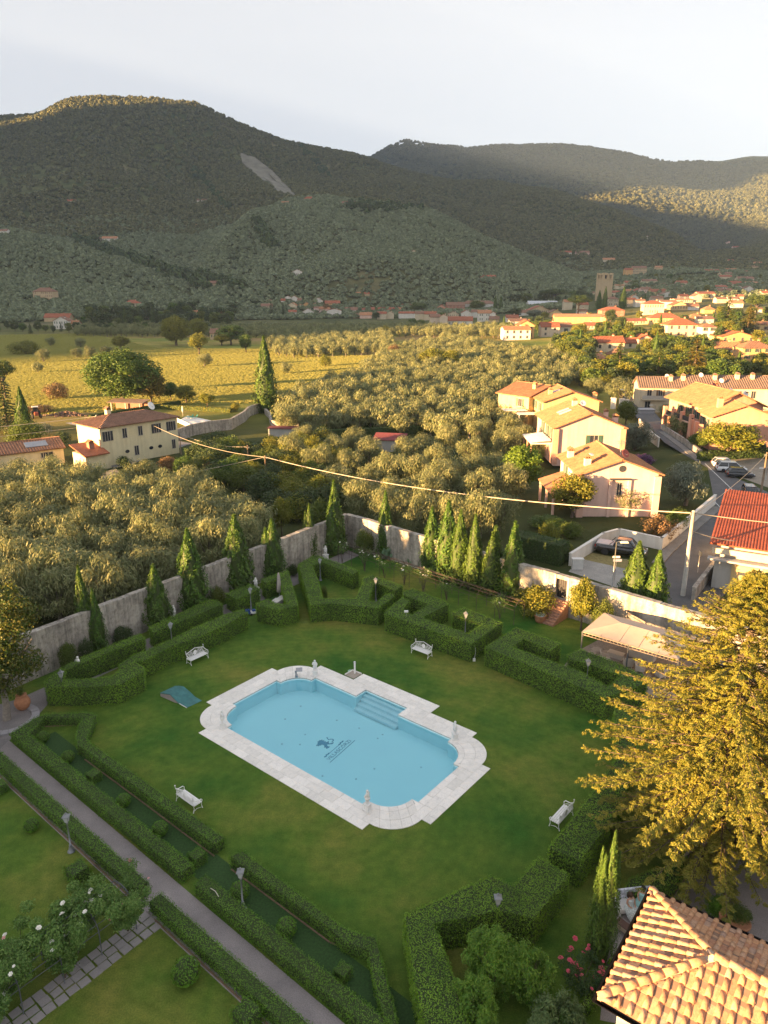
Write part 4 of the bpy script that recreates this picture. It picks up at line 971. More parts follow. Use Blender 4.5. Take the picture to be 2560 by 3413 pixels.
VIL_PX = [(v[0], v[1], v[2], v[3]) for v in VIL] + [(1860,2215,1460,1700),(1760,2100,1290,1640),(2200,2560,1280,1500),(2130,2560,1255,1340)]

# ================================================================ OTHER TREES, BUSHES AND FARM HEDGES
TL = [
 ('oak', 415, 1352, 1158, 250, 'huge round oak behind the farmhouse', None), ('tree0', 507, 1352, 1232, 118, 'russet-green tree leaning on the huge oak behind the farmhouse', 'mixo'),
 ('tree1', 622, 1345, 1283, 78, 'light green tree at the end of the farm pool hedge', YEL), ('tree2', 692, 1358, 1306, 54, 'small yellow tree beyond the farm pool hedge', YEL), ('bush', 785, 1372, 1340, 36, 'small fruit bush before the ploughed strip', YEL),('tree0', 570, 1335, 1272, 60, 'dark tree between the oak and the farm pool', None),
 ('oak', 588, 1152, 1050, 108, 'round golden tree behind the olive row at the field end', YEL), ('tree1', 664, 1128, 1060, 66, 'tall yellow-green poplar at the field end', YEL), ('tree2', 664, 1182, 1106, 62, 'round tree with bare trunk in the field before the poplar', YEL),
 ('tree0', 820, 1175, 1113, 52, 'dark round tree standing free at the field end', None), ('tree1', 770, 1150, 1082, 100, 'broad tree beside the red-roofed field house', None), ('tree2', 740, 1152, 1110, 60, 'yellowish tree beside the red-roofed field house', YEL),
 ('bush', 85, 1180, 1135, 118, 'broad yellow-green bush in the meadow', YEL), ('olive0', 145, 1207, 1160, 50, 'lone olive in the meadow near the broad bush', None), ('olive1', 170, 1152, 1122, 34, 'small olive behind the broad meadow bush', None), ('olive2', 127, 1242, 1205, 40, 'lone olive in the meadow closest to the tractor', None),
 ('olive0', 257, 1192, 1158, 44, 'left olive of a meadow trio', None), ('olive1', 302, 1195, 1150, 40, 'right olive of a meadow trio', None), ('olive3', 270, 1158, 1126, 40, 'rear olive of a meadow trio', None), ('olive2', 352, 1180, 1152, 46, 'olive between the meadow trio and the huge oak', None), ('tree0', 405, 1165, 1118, 66, 'golden bushy tree behind the huge oak', YEL),
 ('olive0', 682, 1222, 1176, 56, 'bushy lone olive in the meadow before the poplar', None), ('bush', 1085, 1222, 1182, 42, 'round yellow bush in the dry meadow', YEL), ('olive1', 955, 1245, 1205, 44, 'grey olive bush in the dry meadow by the tall cypress', None), ('bush', 1010, 1192, 1166, 26, 'small yellow bush at the meadow edge', YEL),
 ('conif', 28, 1440, 1195, 100, 'dark conifer beside the tractor yard', None), ('cyp0', 85, 1445, 1290, 52, 'cypress beside the tractor yard', None), ('pine', 20, 1330, 1190, 90, 'pine crown above the dark conifer by the tractor yard', PIN), ('bush', 90, 1490, 1402, 150, 'large green bush overhanging the low outbuilding', None), ('bush', 212, 1490, 1435, 64, 'clipped round bush at the outbuilding end', DRK), ('bush', 150, 1450, 1410, 60, 'grey bush behind the low outbuilding', SIL),
 ('cyp0', 890, 1374, 1122, 76, 'very tall dark cypress standing alone beyond the garden', None),
 ('bush', 190, 1330, 1275, 95, 'bramble thicket at the edge of the meadow by the shed', RUS), ('bush', 130, 1375, 1350, 110, 'rusty heap of brushwood behind the tractor', RUS),
 ('tree0', 1738, 1640, 1477, 152, 'bright green round tree on the lawn of the pink house', 'brt'), ('tree1', 1905, 1725, 1578, 152, 'yellow maple before the pale pink house', YEL), ('olive0', 2088, 1712, 1608, 132, 'silver olive against the pale pink gable', None), ('olive2', 2283, 1685, 1535, 152, 'round dense olive at the street corner garden', SIL),
 ('bush', 2190, 1800, 1716, 128, 'pink-tinged round shrub behind the white street wall', RUS), ('bush', 2255, 1770, 1690, 80, 'green shrub behind the white street wall', None), ('tree2', 2425, 1530, 1398, 185, 'golden-green tree hedging the car park', YEL), ('tree0', 2325, 1500, 1440, 70, 'small dark tree at the car park hedge', None), ('tree1', 2500, 1525, 1465, 100, 'dark green shrub mass along the car park', DRK),
 ('tree1', 2085, 1420, 1335, 66, 'upright green tree at the street bend', None), ('olive1', 2115, 1500, 1400, 120, 'grey olive beside the pink house overlooking the street', SIL), ('olive3', 2270, 1460, 1370, 120, 'olive in front of the columned salmon house', None), ('olive2', 2230, 1390, 1345, 80, 'sunlit olive by the small grey shed', None),
 ('olive0', 2070, 1345, 1255, 112, 'round olive behind the white gate pillars', None), ('olive1', 1975, 1325, 1255, 80, 'olive beside the lane of parked cars', None), ('tree2', 2010, 1300, 1240, 60, 'bright green tree beside the round olive', YEL), ('tree0', 2080, 1265, 1215, 90, 'green-gold tree below the low orange house', 'mixo'), ('tree1', 1930, 1230, 1170, 120, 'green tree on the lane below the peach house', None), ('tree0', 2010, 1240, 1205, 70, 'russet tree beside the lane', RUS),
 ('conif', 2060, 1275, 1140, 120, 'feathery cedar behind the terrace houses', PIN), ('conif', 2190, 1275, 1150, 110, 'drooping cedar behind the yellow terrace', PIN), ('conif', 2310, 1268, 1128, 150, 'golden conifer behind the yellow terrace', 'mixo'),
 ('conif', 2418, 1115, 988, 110, 'tall cedar rising among the village roofs', PIN), ('conif', 2490, 1115, 1015, 90, 'conifer next to the tall village cedar', 'mixo'), ('pine', 2518, 1060, 978, 92, 'umbrella pine glowing above the village', PIN), ('pine', 1926, 1050, 978, 88, 'umbrella pine before the bell tower', PIN), ('pine', 1850, 1010, 958, 90, 'umbrella pine behind the white hall', PIN),
 ('cyp0', 2014, 1032, 955, 20, 'cypress in front of the bell tower', None), ('cyp0', 2075, 1028, 955, 26, 'broad cypress on the village side of the tower', None), ('cyp0', 1995, 1030, 968, 22, 'shorter cypress before the bell tower', None), ('cyp0', 1650, 1040, 985, 16, 'dark cypress of a village pair', None), ('cyp0', 1668, 1040, 985, 16, 'dark cypress partnering another in the village', None), ('cyp0', 2200, 1090, 1045, 14, 'slim cypress before the church front', None), ('cyp0', 2080, 1105, 1062, 12, 'slim cypress behind the red-roofed peach house', None),
 ('conif', 905, 1062, 1005, 32, 'dark cedar of a pair by the hamlet', None), ('conif', 945, 1060, 1008, 30, 'second dark cedar of the hamlet pair', None), ('tree0', 1090, 1045, 1012, 34, 'russet round tree in the hamlet', RUS), ('tree1', 1255, 1065, 1040, 28, 'round dark tree by a cream hamlet house', DRK),
 ('tree2', 1395, 1045, 1005, 60, 'large green tree among the hamlet roofs', None), ('tree0', 1590, 1040, 1000, 60, 'tall tree beside the white hipped hamlet house', None), ('tree1', 1720, 1060, 1025, 44, 'dark tree before the white village hall', DRK), ('tree2', 1780, 1062, 1030, 52, 'pale feathery cedar by the village hall', SIL), ('tree0', 1815, 1065, 1038, 30, 'green tree by the orange long house', None), ('tree1', 2035, 1080, 1030, 46, 'dark tree beside the orange long house', DRK), ('tree2', 1930, 1125, 1075, 60, 'lime green tree before the beige village house', YEL), ('tree0', 1445, 1235, 1158, 100, 'golden bushy tree in the middle of the large olive grove', YEL), ('tree1', 1505, 1235, 1165, 70, 'yellow tree beside the golden bushy tree in the grove', YEL), ('tree0', 1645, 1190, 1160, 50, 'yellow-topped tree at the far side of the grove', YEL), ('bush', 1285, 1120, 1085, 60, 'yellow bush where the grove meets the meadow', YEL), ('bush', 1360, 1110, 1080, 60, 'dull green bush where the grove meets the hamlet', None), ('olive1', 1312, 1200, 1145, 46, 'reddish olive at the meadow corner', RUS),
 ('tree0', 940, 1790, 1655, 70, 'golden-topped young tree outside the wall corner', YEL), ('bush', 1075, 1770, 1660, 110, 'leafy shrub behind the wall corner', None), ('bush', 985, 1700, 1640, 90, 'dark shrub beside the golden-topped tree', None), ('bush', 1000, 1620, 1560, 90, 'green shrub under the utility pole', None), ('tree1', 1140, 1640, 1590, 60, 'small yellow tree by the utility pole', YEL), ('bush', 1180, 1620, 1580, 70, 'yellowing shrub beyond the wall corner', YEL), ('olive3', 830, 1860, 1770, 75, 'silver bush just outside the weathered wall', SIL), ('bush', 640, 1600, 1530, 100, 'dark shrub at the farm road bend', None), ('bush', 560, 1570, 1520, 70, 'russet shrub at the farm road bend', RUS), ('bush', 700, 1590, 1540, 80, 'reddish shrub by the first clipped hedge', RUS), ('bush', 415, 1560, 1520, 60, 'dark bush at the start of the farm track', DRK),
 ('bush', 1820, 1760, 1720, 130, 'green shrub on the slope above the sunlit wall', None), ('bush', 1830, 1810, 1745, 80, 'yellow-leaved shrub above the sunlit wall', YEL), ('bush', 1900, 1790, 1740, 90, 'leafy shrub beside the white drive wall', None), ('bush', 1880, 1860, 1805, 70, 'mottled shrub at the corner of the white drive wall', YEL), ('bush', 1440, 1840, 1770, 60, 'small shrub behind the close cypress row', YEL), ('bush', 2140, 1545, 1515, 90, 'purple bougainvillea on the street fence', 'bou'),
]
SPM = {'mixo': M('mixed_leaf', mat_leaf, (.10, .11, .02), (.20, .15, .035), .28), 'brt': M('bright_leaf', mat_leaf, (.09, .17, .018), (.18, .26, .03), .3), 'bou': M('bougainvillea', mat_leaf, (.05, .08, .03), (.22, .05, .30), .3)}
for kd, px, yb, yt, w, lab, lf in TL:
    p = GT(px, yb); treepx(kd if kd != 'roun' else 'bush', px, yb, yt, w, lab, None, SPM[lf] if isinstance(lf, str) else lf, p)
# dark trees along the foot of the hills and gaps in the village
FT = 'trees along the foot of the hills'
spots = [(x, rng.uniform(1052, 1108)) for x in np.linspace(280, 780, 66)] + [(x, rng.uniform(1000, 1020)) for x in np.linspace(1680, 1960, 12)] + [(x, rng.uniform(1095, 1112)) for x in np.linspace(0, 640, 26)]
for i, (px, py) in enumerate(spots):
    p = GT(px, py); kd = ('ftree', 'ftree', 'conif', 'ftree')[i % 4]; h = rng.uniform(8, 15) if px > 300 and py < 1100 else rng.uniform(5, 8)
    tree(kd, p, h, h * rng.uniform(.6, 1.0) * (.5 if kd == 'conif' else 1), 'dark conifer in the wooded strip at the foot of the hills' if kd == 'conif' else 'dark leafy tree in the wooded strip at the foot of the hills', FT, DRK if i % 3 else GRN)
VT = 'trees between the village houses'
vs_ = [(rng.uniform(2060, 2560), rng.uniform(880, 1030)) for _ in range(70)] + [(rng.uniform(1860, 2560), rng.uniform(1060, 1290)) for _ in range(150)] + [(rng.uniform(1330, 1700), rng.uniform(1055, 1110)) for _ in range(30)]
hb = [(h_[0] - 6, h_[1] + 6, h_[2], h_[3]) for h_ in VIL_PX]
kept = 0
for i, (px, py) in enumerate(vs_):
    p = GT(px, py); h = rng.uniform(4, 8.5); ptop = pj((p.x, p.y, p.z + h))[1]
    if any(x0 < px < x1 and py > yb_ - 4 and ptop < yb_ - (yb_ - ye_) * .35 for x0, x1, ye_, yb_ in hb): continue
    kept += 1
    tree('ftree' if i % 5 else 'cyp0', p, h if i % 5 else h * 1.2, h * rng.uniform(.75, 1.05) if i % 5 else 2.2, 'leafy tree filling a gap between village houses' if i % 5 else 'dark cypress in a gap between village houses', VT, [DRK, GRN, GRN, YEL, GRN][i % 5] if i % 5 else None)
print('village trees', kept)
# greenery packed between the houses and gardens of the village edge
gx, gy = rng.uniform(1690, 2600, 2600), rng.uniform(1045, 1300, 2600); keep = inpoly_np(gx, gy, [(1690,1085),(1900,1075),(2100,1060),(2600,1040),(2600,1262),(2140,1262),(2080,1300),(2000,1330),(1950,1290),(1880,1180),(1780,1120)])
for x0, x1, ye_, yb_ in hb: keep &= ~((gx > x0 - 2) & (gx < x1 + 2) & (gy > yb_ - 16) & (gy < yb_ + 30))
gp = [tuple(GT(a_, b_)) for a_, b_ in zip(gx[keep][:420], gy[keep][:420])]
for lf_, m0 in ((GRN, 0), (YEL, 1), (DRK, 2)):
    me_ = both('ftree'); me_.materials.clear(); me_.materials.append(lf_); me_.materials.append(BARK)
    scatter('garden_greenery', gp[m0::3], rng.uniform(.45, .95, len(gp[m0::3])), [me_], 'garden shrubs and small trees filling the village edge', 'greenery')
SHR = 'shrubs between the farm hedges'
for i in range(150):
    px, py = rng.uniform(600, 1190), rng.uniform(1470, 1750)
    if not inpoly((px, py), [(600,1575),(720,1505),(1100,1470),(1195,1570),(1130,1700),(1010,1745),(900,1710),(840,1650),(700,1620)]): continue
    p = GT(px, py); h = rng.uniform(2.2, 4.4); tree('bush', p, h, h * rng.uniform(1.0, 1.6), 'dark leafy shrub among the clipped farm hedges' if i % 3 else 'yellowing shrub among the clipped farm hedges', SHR, (GRN, DRK, GRN)[i % 3] if i % 3 else YEL)
# long clipped hedges between the farm road and the olive plot
def wire_hedge(pts, z, h, w, label, leaf=DRK, dens=26, size=.3):
    a, b = GT(*pts[0]), GT(*pts[1]); d = (b - a); L = d.length; d.normalize(); n_ = Vector((-d.y, d.x, 0)) * w / 2
    t = hedge([(q.x, q.y) for q in (a - n_, b - n_, b + n_, a + n_)], h, label, leaf, dens, size); t.location.z = min(a.z, b.z) - .1; return t
HG = M('field_hedge_leaf', mat_leaf, (.025, .06, .014), (.065, .105, .024), .15)
wire_hedge([(620, 1545), (1130, 1500)], 0, 2.7, 1.5, 'long dark clipped hedge closest to the farmhouse road', HG)
wire_hedge([(700, 1590), (1110, 1540)], 0, 2.7, 1.5, 'long dark clipped hedge beside the two utility poles', HG)
wire_hedge([(1040, 1462), (1500, 1440)], 0, 1.8, 1.3, 'long dark clipped hedge behind the red-roofed hut', HG)
wire_hedge([(960, 1510), (1260, 1480)], 0, 1.9, 1.3, 'dark clipped hedge in front of the red-roofed hut', HG)
wire_hedge([(1000, 1440), (1260, 1425)], 0, 1.6, 1.2, 'dark clipped hedge at the edge of the large grove', HG)
wire_hedge([(1360, 1440), (1830, 1392)], 0, 1.4, 1.3, 'reddish-topped hedge running to the yellow house awning', RUS)
wire_hedge([(1190, 1780), (1420, 1835)], 0, 2.2, 1.6, 'dark hedge standing above the old wall behind the cypresses', HG, 60, .2)
wire_hedge([(1720, 1840), (1880, 1880)], 0, 2.4, 2.2, 'thick dark hedge above the sunlit wall before the white drive wall', HG, 60, .2)
wire_hedge([(300, 1400), (600, 1350)], 0, 1.3, 1.0, 'clipped hedge behind the farmhouse', HG); wire_hedge([(520, 1362), (770, 1375)], 0, 1.2, 1.0, 'sunlit clipped hedge round the farm pool', YEL)
wire_hedge([(2260, 1400), (2340, 1425)], 0, 1.6, 1.2, 'square dark hedge by the small grey shed', HG); wire_hedge([(2330, 1535), (2560, 1520)], 0, 1.5, 1.6, 'dark hedge under the golden-green tree at the car park', HG)

# ================================================================ HOUSES
def mat_wallpaint(name, c, var=.08):
    m, t, b, o = new_mat(name); P = wcoord(t)
    n1 = noise(t, P, .6, 5, .65); n2 = noise(t, P, 5, 4, .7)
    mp = nd(t, 'ShaderNodeMapping'); mp.inputs['Scale'].default_value = (1.5, 1.5, .12); t.links.new(P, mp.inputs[0]); st = noise(t, mp.outputs[0], 1.0, 4, .6)
    k = ramp(t, n1, [(.3, tuple(x * (1 - var) for x in c)), (.7, tuple(min(.95, x * (1 + var * .6)) for x in c))])
    k = mixc(t, 1.0, k, ramp(t, st, [(.3, (.88, .87, .85)), (.6, (1.02, 1.02, 1.02))]), 'MULTIPLY')
    k = mixc(t, 1.0, k, ramp(t, n2, [(.3, (.95, .95, .95)), (.7, (1.03, 1.03, 1.03))]), 'MULTIPLY')
    t.links.new(k, b.inputs['Base Color']); b.inputs['Roughness'].default_value = .9; return m
def mat_roof(name, c):
    m, t, b, o = new_mat(name); P = wcoord(t)
    n1 = noise(t, P, 1.1, 6, .7); n2 = noise(t, P, 7, 3, .8)
    k = ramp(t, n1, [(.3, tuple(x * .62 for x in c)), (.55, c), (.75, (c[0] * 1.2, c[1] * 1.2, c[2] * 1.2))])
    k = mixc(t, 1.0, k, ramp(t, n2, [(.3, (.7, .7, .72)), (.7, (1.25, 1.2, 1.15))]), 'MULTIPLY')
    t.links.new(k, b.inputs['Base Color']); b.inputs['Roughness'].default_value = .9; bump(t, n2, .6, .05, b); return m
WC = {'white': (.66, .63, .58), 'cream': (.60, .51, .37), 'yellow': (.58, .43, .22), 'beige': (.60, .50, .40), 'pink': (.70, .46, .38), 'ppink': (.70, .50, .44), 'salmon': (.62, .32, .22), 'orange': (.62, .36, .16), 'tan': (.50, .38, .24), 'brick': (.36, .17, .12), 'grey': (.42, .41, .39), 'straw': (.70, .62, .40)}
def WM(k): return M('wall_' + k, mat_wallpaint, WC[k])
RC = {'red': (.32, .105, .055), 'brown': (.24, .13, .085), 'orange': (.42, .20, .10), 'greyb': (.20, .14, .11), 'light': (.55, .58, .62), 'slate': (.14, .14, .16)}
def RM(k): return M('roof_' + k, mat_roof, RC[k])
GLS = M('window_glass', mat_plain, (.035, .04, .05), .12, 0, .2, 2, .6)
FRM = M('window_frame', mat_plain, (.42, .38, .33), .7)
SHG = M('shutter_green', mat_plain, (.045, .10, .07), .6); SHD = M('shutter_dark', mat_plain, (.035, .04, .05), .6); SHB = M('shutter_brown', mat_plain, (.16, .09, .05), .7)
def roof_geo(w, d, eave, rise, kind, ov, th=.16):
    """returns (slopes as quads/tris of top corners, gable triangles)"""
    x, y = w / 2 + ov, d / 2 + ov; zo = eave - rise * ov / ((d if kind == 's' else w) / 2); e = zo; r = eave + rise
    if kind == 's': return [[(-x, -y, e), (x, -y, e), (x, 0, r), (-x, 0, r)], [(x, y, e), (-x, y, e), (-x, 0, r), (x, 0, r)]]
    if kind == 'g': return [[(-x, y, e), (-x, -y, e), (0, -y, r), (0, y, r)], [(x, -y, e), (x, y, e), (0, y, r), (0, -y, r)]]
    if w >= d:
        k = (w - d) / 2; zo = eave - rise * ov / (d / 2); e = zo
        return [[(-x, -y, e), (x, -y, e), (k, 0, r), (-k, 0, r)], [(x, y, e), (-x, y, e), (-k, 0, r), (k, 0, r)], [(-x, y, e), (-x, -y, e), (-k, 0, r)], [(x, -y, e), (x, y, e), (k, 0, r)]]
    k = (d - w) / 2
    return [[(-x, y, e), (-x, -y, e), (0, -k, r), (0, k, r)], [(x, -y, e), (x, y, e), (0, k, r), (0, -k, r)], [(-x, -y, e), (x, -y, e), (0, -k, r)], [(x, y, e), (-x, y, e), (0, k, r)]]
def slope_slab(mb, q, th=.16):
    q = [Vector(p) for p in q]; n = (q[1] - q[0]).cross(q[2] - q[0]).normalized(); k = len(q)
    if n.z < 0: q = q[::-1]; n = -n
    top = [p + n * .02 for p in q]; bot = [p - n * th for p in q]
    mb.add(top + bot, [tuple(range(k)), tuple(range(2 * k - 1, k - 1, -1))] + [(i, i + k, (i + 1) % k + k, (i + 1) % k) for i in range(k)])
def tile_rows(mb, q, step, r):
    """half-round tile rows running up a slope (eave edge = first two points)"""
    q = [Vector(p) for p in q]; a, b = q[0], q[1]; ex = (b - a).normalized(); nrm = (b - a).cross(q[2] - a).normalized(); up = nrm.cross(ex).normalized()
    L = (b - a).length; n = int(L / step)
    loc = [((p - a).dot(ex), (p - a).dot(up)) for p in q]
    for i in range(n):
        u = (i + .5) * L / n; ys = []
        for (x0, y0), (x1, y1) in zip(loc, loc[1:] + loc[:1]):
            if (x0 - u) * (x1 - u) < 0: ys.append(y0 + (y1 - y0) * (u - x0) / (x1 - x0))
        if len(ys) < 2: continue
        v0, v1 = min(ys), max(ys)
        if v1 - v0 < .3: continue
        vs = []
        for v in (v0, v1):
            c = a + ex * u + up * v + nrm * .015
            vs += [c - ex * r, c - ex * r * .6 + nrm * r * .7, c + ex * r * .6 + nrm * r * .7, c + ex * r]
        mb.add(vs, [(0, 4, 5, 1)[::-1], (1, 5, 6, 2)[::-1], (2, 6, 7, 3)[::-1], (0, 1, 2, 3)[::-1]])
def window(t, face, u, z, w, h, W_, D, sh=None, pane=True, frame=FRM, proud=.05, arch=False):
    """face: 'f' front (-y), 'b', 'l' (-x), 'r'"""
    if face in 'fb': y = -D / 2 if face == 'f' else D / 2; p = (u, y); rz = 0 if face == 'f' else math.pi
    else: x = -W_ / 2 if face == 'l' else W_ / 2; p = (x, u); rz = -math.pi / 2 if face == 'l' else math.pi / 2
    mb = MB(); f = .09
    for cx, cz, sx, sz in ((0, h / 2 + f / 2, w + 2 * f, f), (0, -h / 2 - f / 2, w + 2 * f + .1, f), (-w / 2 - f / 2, 0, f, h), (w / 2 + f / 2, 0, f, h), (0, 0, .06, h)): mb.box((cx, -proud / 2, cz), (sx, proud, sz))
    o = part('window', mb, frame, t, (p[0], p[1], z), rz)
    if pane: part('pane', MB().box((0, .0, 0), (w, .03, h)), GLS, o)
    if sh:
        for s in (-1, 1): part('shutter', MB().box((s * (w * .75 + f), -proud - .02, 0), (w / 2, .05, h + .06)), sh, o)
    return o
def house(label, c, w, d, rz, eave, rise, kind, wall, roof, wins=(), ov=.45, rows=None, name='house', cat='house', group=None, base=1.0, chim=(), ribs=True):
    t = thing(name, label, cat, c, rz, group)
    mb = MB().box((0, 0, (eave - base) / 2), (w, d, eave + base))
    if kind == 's': 
        for s in (-1, 1): mb.add([(s * w / 2, -d / 2, eave), (s * w / 2, d / 2, eave), (s * w / 2, 0, eave + rise)], [(0, 1, 2) if s > 0 else (2, 1, 0)])
    if kind == 'g':
        for s in (-1, 1): mb.add([(-w / 2, s * d / 2, eave), (w / 2, s * d / 2, eave), (0, s * d / 2, eave + rise)], [(0, 1, 2) if s < 0 else (2, 1, 0)])
    part('wall', mb, WM(wall) if isinstance(wall, str) else wall, t)
    rm = RM(roof) if isinstance(roof, str) else roof
    mr = MB(); sl = roof_geo(w, d, eave, rise, kind, ov)
    for q in sl: slope_slab(mr, q)
    ro = part('roof', mr, rm, t)
    if rows:
        mt = MB()
        for q in sl: tile_rows(mt, q, rows, rows * .27)
        o = part('tile_rows', mt, rm, ro); o['kind'] = 'stuff'
        mt = MB(); 
        if kind == 's': mt.tube([(-w / 2 - ov, 0, eave + rise + .03), (w / 2 + ov, 0, eave + rise + .03)], .13, 6)
        elif kind == 'g': mt.tube([(0, -d / 2 - ov, eave + rise + .03), (0, d / 2 + ov, eave + rise + .03)], .13, 6)
        if mt.v: part('ridge_tiles', mt, rm, ro)
    for wd in wins: window(t, wd[0], wd[1], wd[2], wd[3], wd[4], w, d, *(wd[5:]))
    for cx, cy, ch, cs in chim: chimney(t, cx, cy, roof_z(w, d, eave, rise, kind, cx, cy), ch, cs, wall, rm)
    return t
def roof_z(w, d, eave, rise, kind, x, y):
    if kind == 's': return eave + rise * (1 - abs(y) / (d / 2))
    if kind == 'g': return eave + rise * (1 - abs(x) / (w / 2))
    return eave + rise * min(1, min((w / 2 - abs(x)), (d / 2 - abs(y))) / (min(w, d) / 2))
def chimney(t, x, y, z, h, s, wall, rm):
    o = part('chimney', MB().box((0, 0, h / 2 - .3), (s, s, h + .6)), WM(wall) if isinstance(wall, str) else wall, t, (x, y, z))
    mb = MB()
    for i in (-1, 0, 1): mb.box((i * s * .38, 0, h + .12), (.08, s * .8, .24))
    mb.box((0, 0, h + .02), (s + .12, s + .12, .06)); part('chimney_vents', mb, M('terracotta', mat_roof, (.40, .20, .11)), o)
    mb = MB(); k = s / 2 + .12
    mb.add([(-k, -k, h + .24), (k, -k, h + .24), (k, k, h + .24), (-k, k, h + .24), (0, -k, h + .24 + s * .4), (0, k, h + .24 + s * .4)], [(0, 1, 4), (2, 3, 5), (0, 4, 5, 3), (1, 2, 5, 4), (3, 2, 1, 0)])
    part('chimney_cap', mb, rm, o)
def from_eave(pl, pr, ze):
    a = G(*pl, ze); b = G(*pr, ze); return a, b, (b - a).length, math.atan2(b.y - a.y, b.x - a.x)
def gable_front(label, pl, pr, ze, z0, d, rise, wall, roof, wins, **k):
    a, b, w, rz = from_eave(pl, pr, ze); back = Vector((-math.sin(rz), math.cos(rz), 0)); c = (a + b) / 2 + back * d / 2; c.z = z0
    return house(label, c, w, d, rz, ze - z0, rise, k.pop('kind', 'g'), wall, roof, wins, **k), w, d
# --- the three stepped houses across the street wall
Z = ST_Z; E_ = Z + 5.8
h1, w1, d1 = gable_front('pale pink house with round gable window, red dish and brown tiled roof', (1937, 1574), (2196, 1574), E_, Z, 10.5, 1.75, 'ppink', 'orange', [('l', -2.5, 4.3, .9, 1.5, SHG), ('l', 2.2, 4.3, .9, 1.5, SHG)], rows=.24, ov=.6, chim=((-3.6, -3.2, .9, .75), (-4.3, 2.6, .9, .75)))
part('door_canopy', MB().box((.1, -d1 / 2 - .25, 4.95), (2.6, .5, .16)), SHD, h1)
part('bay_pilaster', MB().box((-1.1, -d1 / 2 - .12, 2.2), (.35, .24, 5.3)), WM('ppink'), h1); part('bay_pilaster', MB().box((1.3, -d1 / 2 - .12, 2.2), (.35, .24, 5.3)), WM('ppink'), h1)
window(h1, 'f', .1, 3.6, .55, 1.6, w1, d1); 
mb = MB().lathe([(.42, 0), (.42, .05)], (0, 0, 0), 18); o = part('round_window', mb, GLS, h1, (.25, -d1 / 2 - .03, 6.25)); o.rotation_euler = (R(90), 0, 0)
for s in (-1, 1): part('corner_pier', MB().box((s * (w1 / 2 - .1), -d1 / 2 - .05, 2.4), (.8, .7, 5.8)), WM('pink'), h1)
part('porch_roof', (lambda m: (slope_slab(m, [(-w1 / 2 - 3.3, 4, 2.6), (-w1 / 2 - 3.3, -4.6, 2.6), (-w1 / 2, -4.6, 3.7), (-w1 / 2, 4, 3.7)]), m)[1])(MB()), RM('orange'), h1)
for yy in (-4.3, -.3, 3.6): part('porch_post', MB().box((-w1 / 2 - 3.0, yy, 1.1), (.28, .28, 3.0)), WM('pink'), h1)
part('skylight', MB().box((-1.9, .3, 6.86), (.8, 1.3, .1), 0), M('skylight_glass', mat_plain, (.45, .5, .5), .15), h1).rotation_euler = (0, -math.atan2(1.75, w1 / 2) * 0, 0)
def dish(parent, loc, r, mat, aim=(0, 0)):
    o = part('satellite_dish', MB().lathe([(.02, -.1), (r * .5, -.07), (r * .85, .0), (r, .06), (r * .96, .07), (r * .5, -.03), (.02, -.06)], (0, 0, 0), 18), mat, parent, loc); o.rotation_euler = (R(62), 0, aim[0])
    part('dish_arm', MB().tube([(0, 0, -.1), (0, -.5 * r, .3), (0, -.1, .75 * r)], .025, 5), M('aerial_metal', mat_plain, (.4, .4, .4), .4, .8), o)
    return o
dish(h1, (.75, -d1 / 2 + .9, 8.0), .55, M('dish_red', mat_plain, (.33, .07, .05), .5), (.5,))
an = part('tv_aerial', MB().tube([(0, 0, 0), (0, 0, 2.2)], .03, 5).box((0, 0, 2.0), (1.2, .05, .05)).box((0, 0, 1.7), (1.0, .05, .05)).box((.3, 0, 1.85), (.05, .8, .05)).box((-.3, 0, 1.85), (.05, .8, .05)), M('aerial_metal'), h1, (1.1, -1.5, 7.0))
E2 = E_
h2, w2, d2 = gable_front('pink house with skylights and striped terrace awnings', (1852, 1421), (2080, 1421), E2, Z, 14.5, 2.3, 'pink', 'orange', [('f', .9, 3.4, 1.3, 1.7, SHG), ('l', -4.5, 4.2, 1.1, 1.6, SHG), ('l', -1.5, 4.0, 1.1, 2.0, SHG), ('l', 2, 4.0, 1.1, 2.0, SHG)], rows=.26, ov=.6, chim=((4.8, -5.2, .9, .8), (-.4, 2.0, .9, .85), (5.2, 1.5, .9, .7)))
for s in (-1, 1): part('corner_pier', MB().box((s * (w2 / 2 - .1), -d2 / 2 - .05, 2.4), (.9, .7, 6)), WM('salmon'), h2)
for k, yy in enumerate((-1.5, .2)): o = part('skylight', MB().box((0, 0, .06), (2.2, .9, .12)), M('skylight_glass'), h2, (-2.6, yy + 1.0, 5.8 + 2.3 * (1 - 2.6 / (w2 / 2)) + .03)); o.rotation_euler = (0, -math.atan2(2.3, w2 / 2), 0)
dish(h2, (.6, .2, 8.6), .55, M('dish_white', mat_plain, (.75, .75, .73), .4), (.3,))
AWN = M('awning_cloth', mat_plain, (.80, .76, .68), .8)
part('terrace_slab', MB().box((-w2 / 2 - 1.9, -2.8, 2.7), (3.8, 7.6, .2)), WM('white'), h2)
for k in range(4): o = part('awning', MB().box((0, 0, 0), (3.6, 1.5, .06)), AWN, h2, (-w2 / 2 - 2.2, -5.6 + 1.75 * k, 3.1)); o.rotation_euler = (R(6), R(-6), 0)
for k in range(3): part('terrace_post', MB().box((-w2 / 2 - 3.7, -6.2 + 3.3 * k, 1.2), (.22, .22, 2.9)), WM('salmon'), h2)
h3, w3, d3 = gable_front('yellow house with orange roof and white garden awning', (1812, 1336), (1998, 1335), E2, Z, 11, 2.0, 'yellow', 'orange', [('l', -3, 4.2, 1.0, 1.6, SHG), ('l', 1, 4.2, 1.0, 1.6, SHG)], rows=.28, ov=.6, chim=((5.2, -4.2, .9, .8), (-3.4, -1.2, .9, .8)))
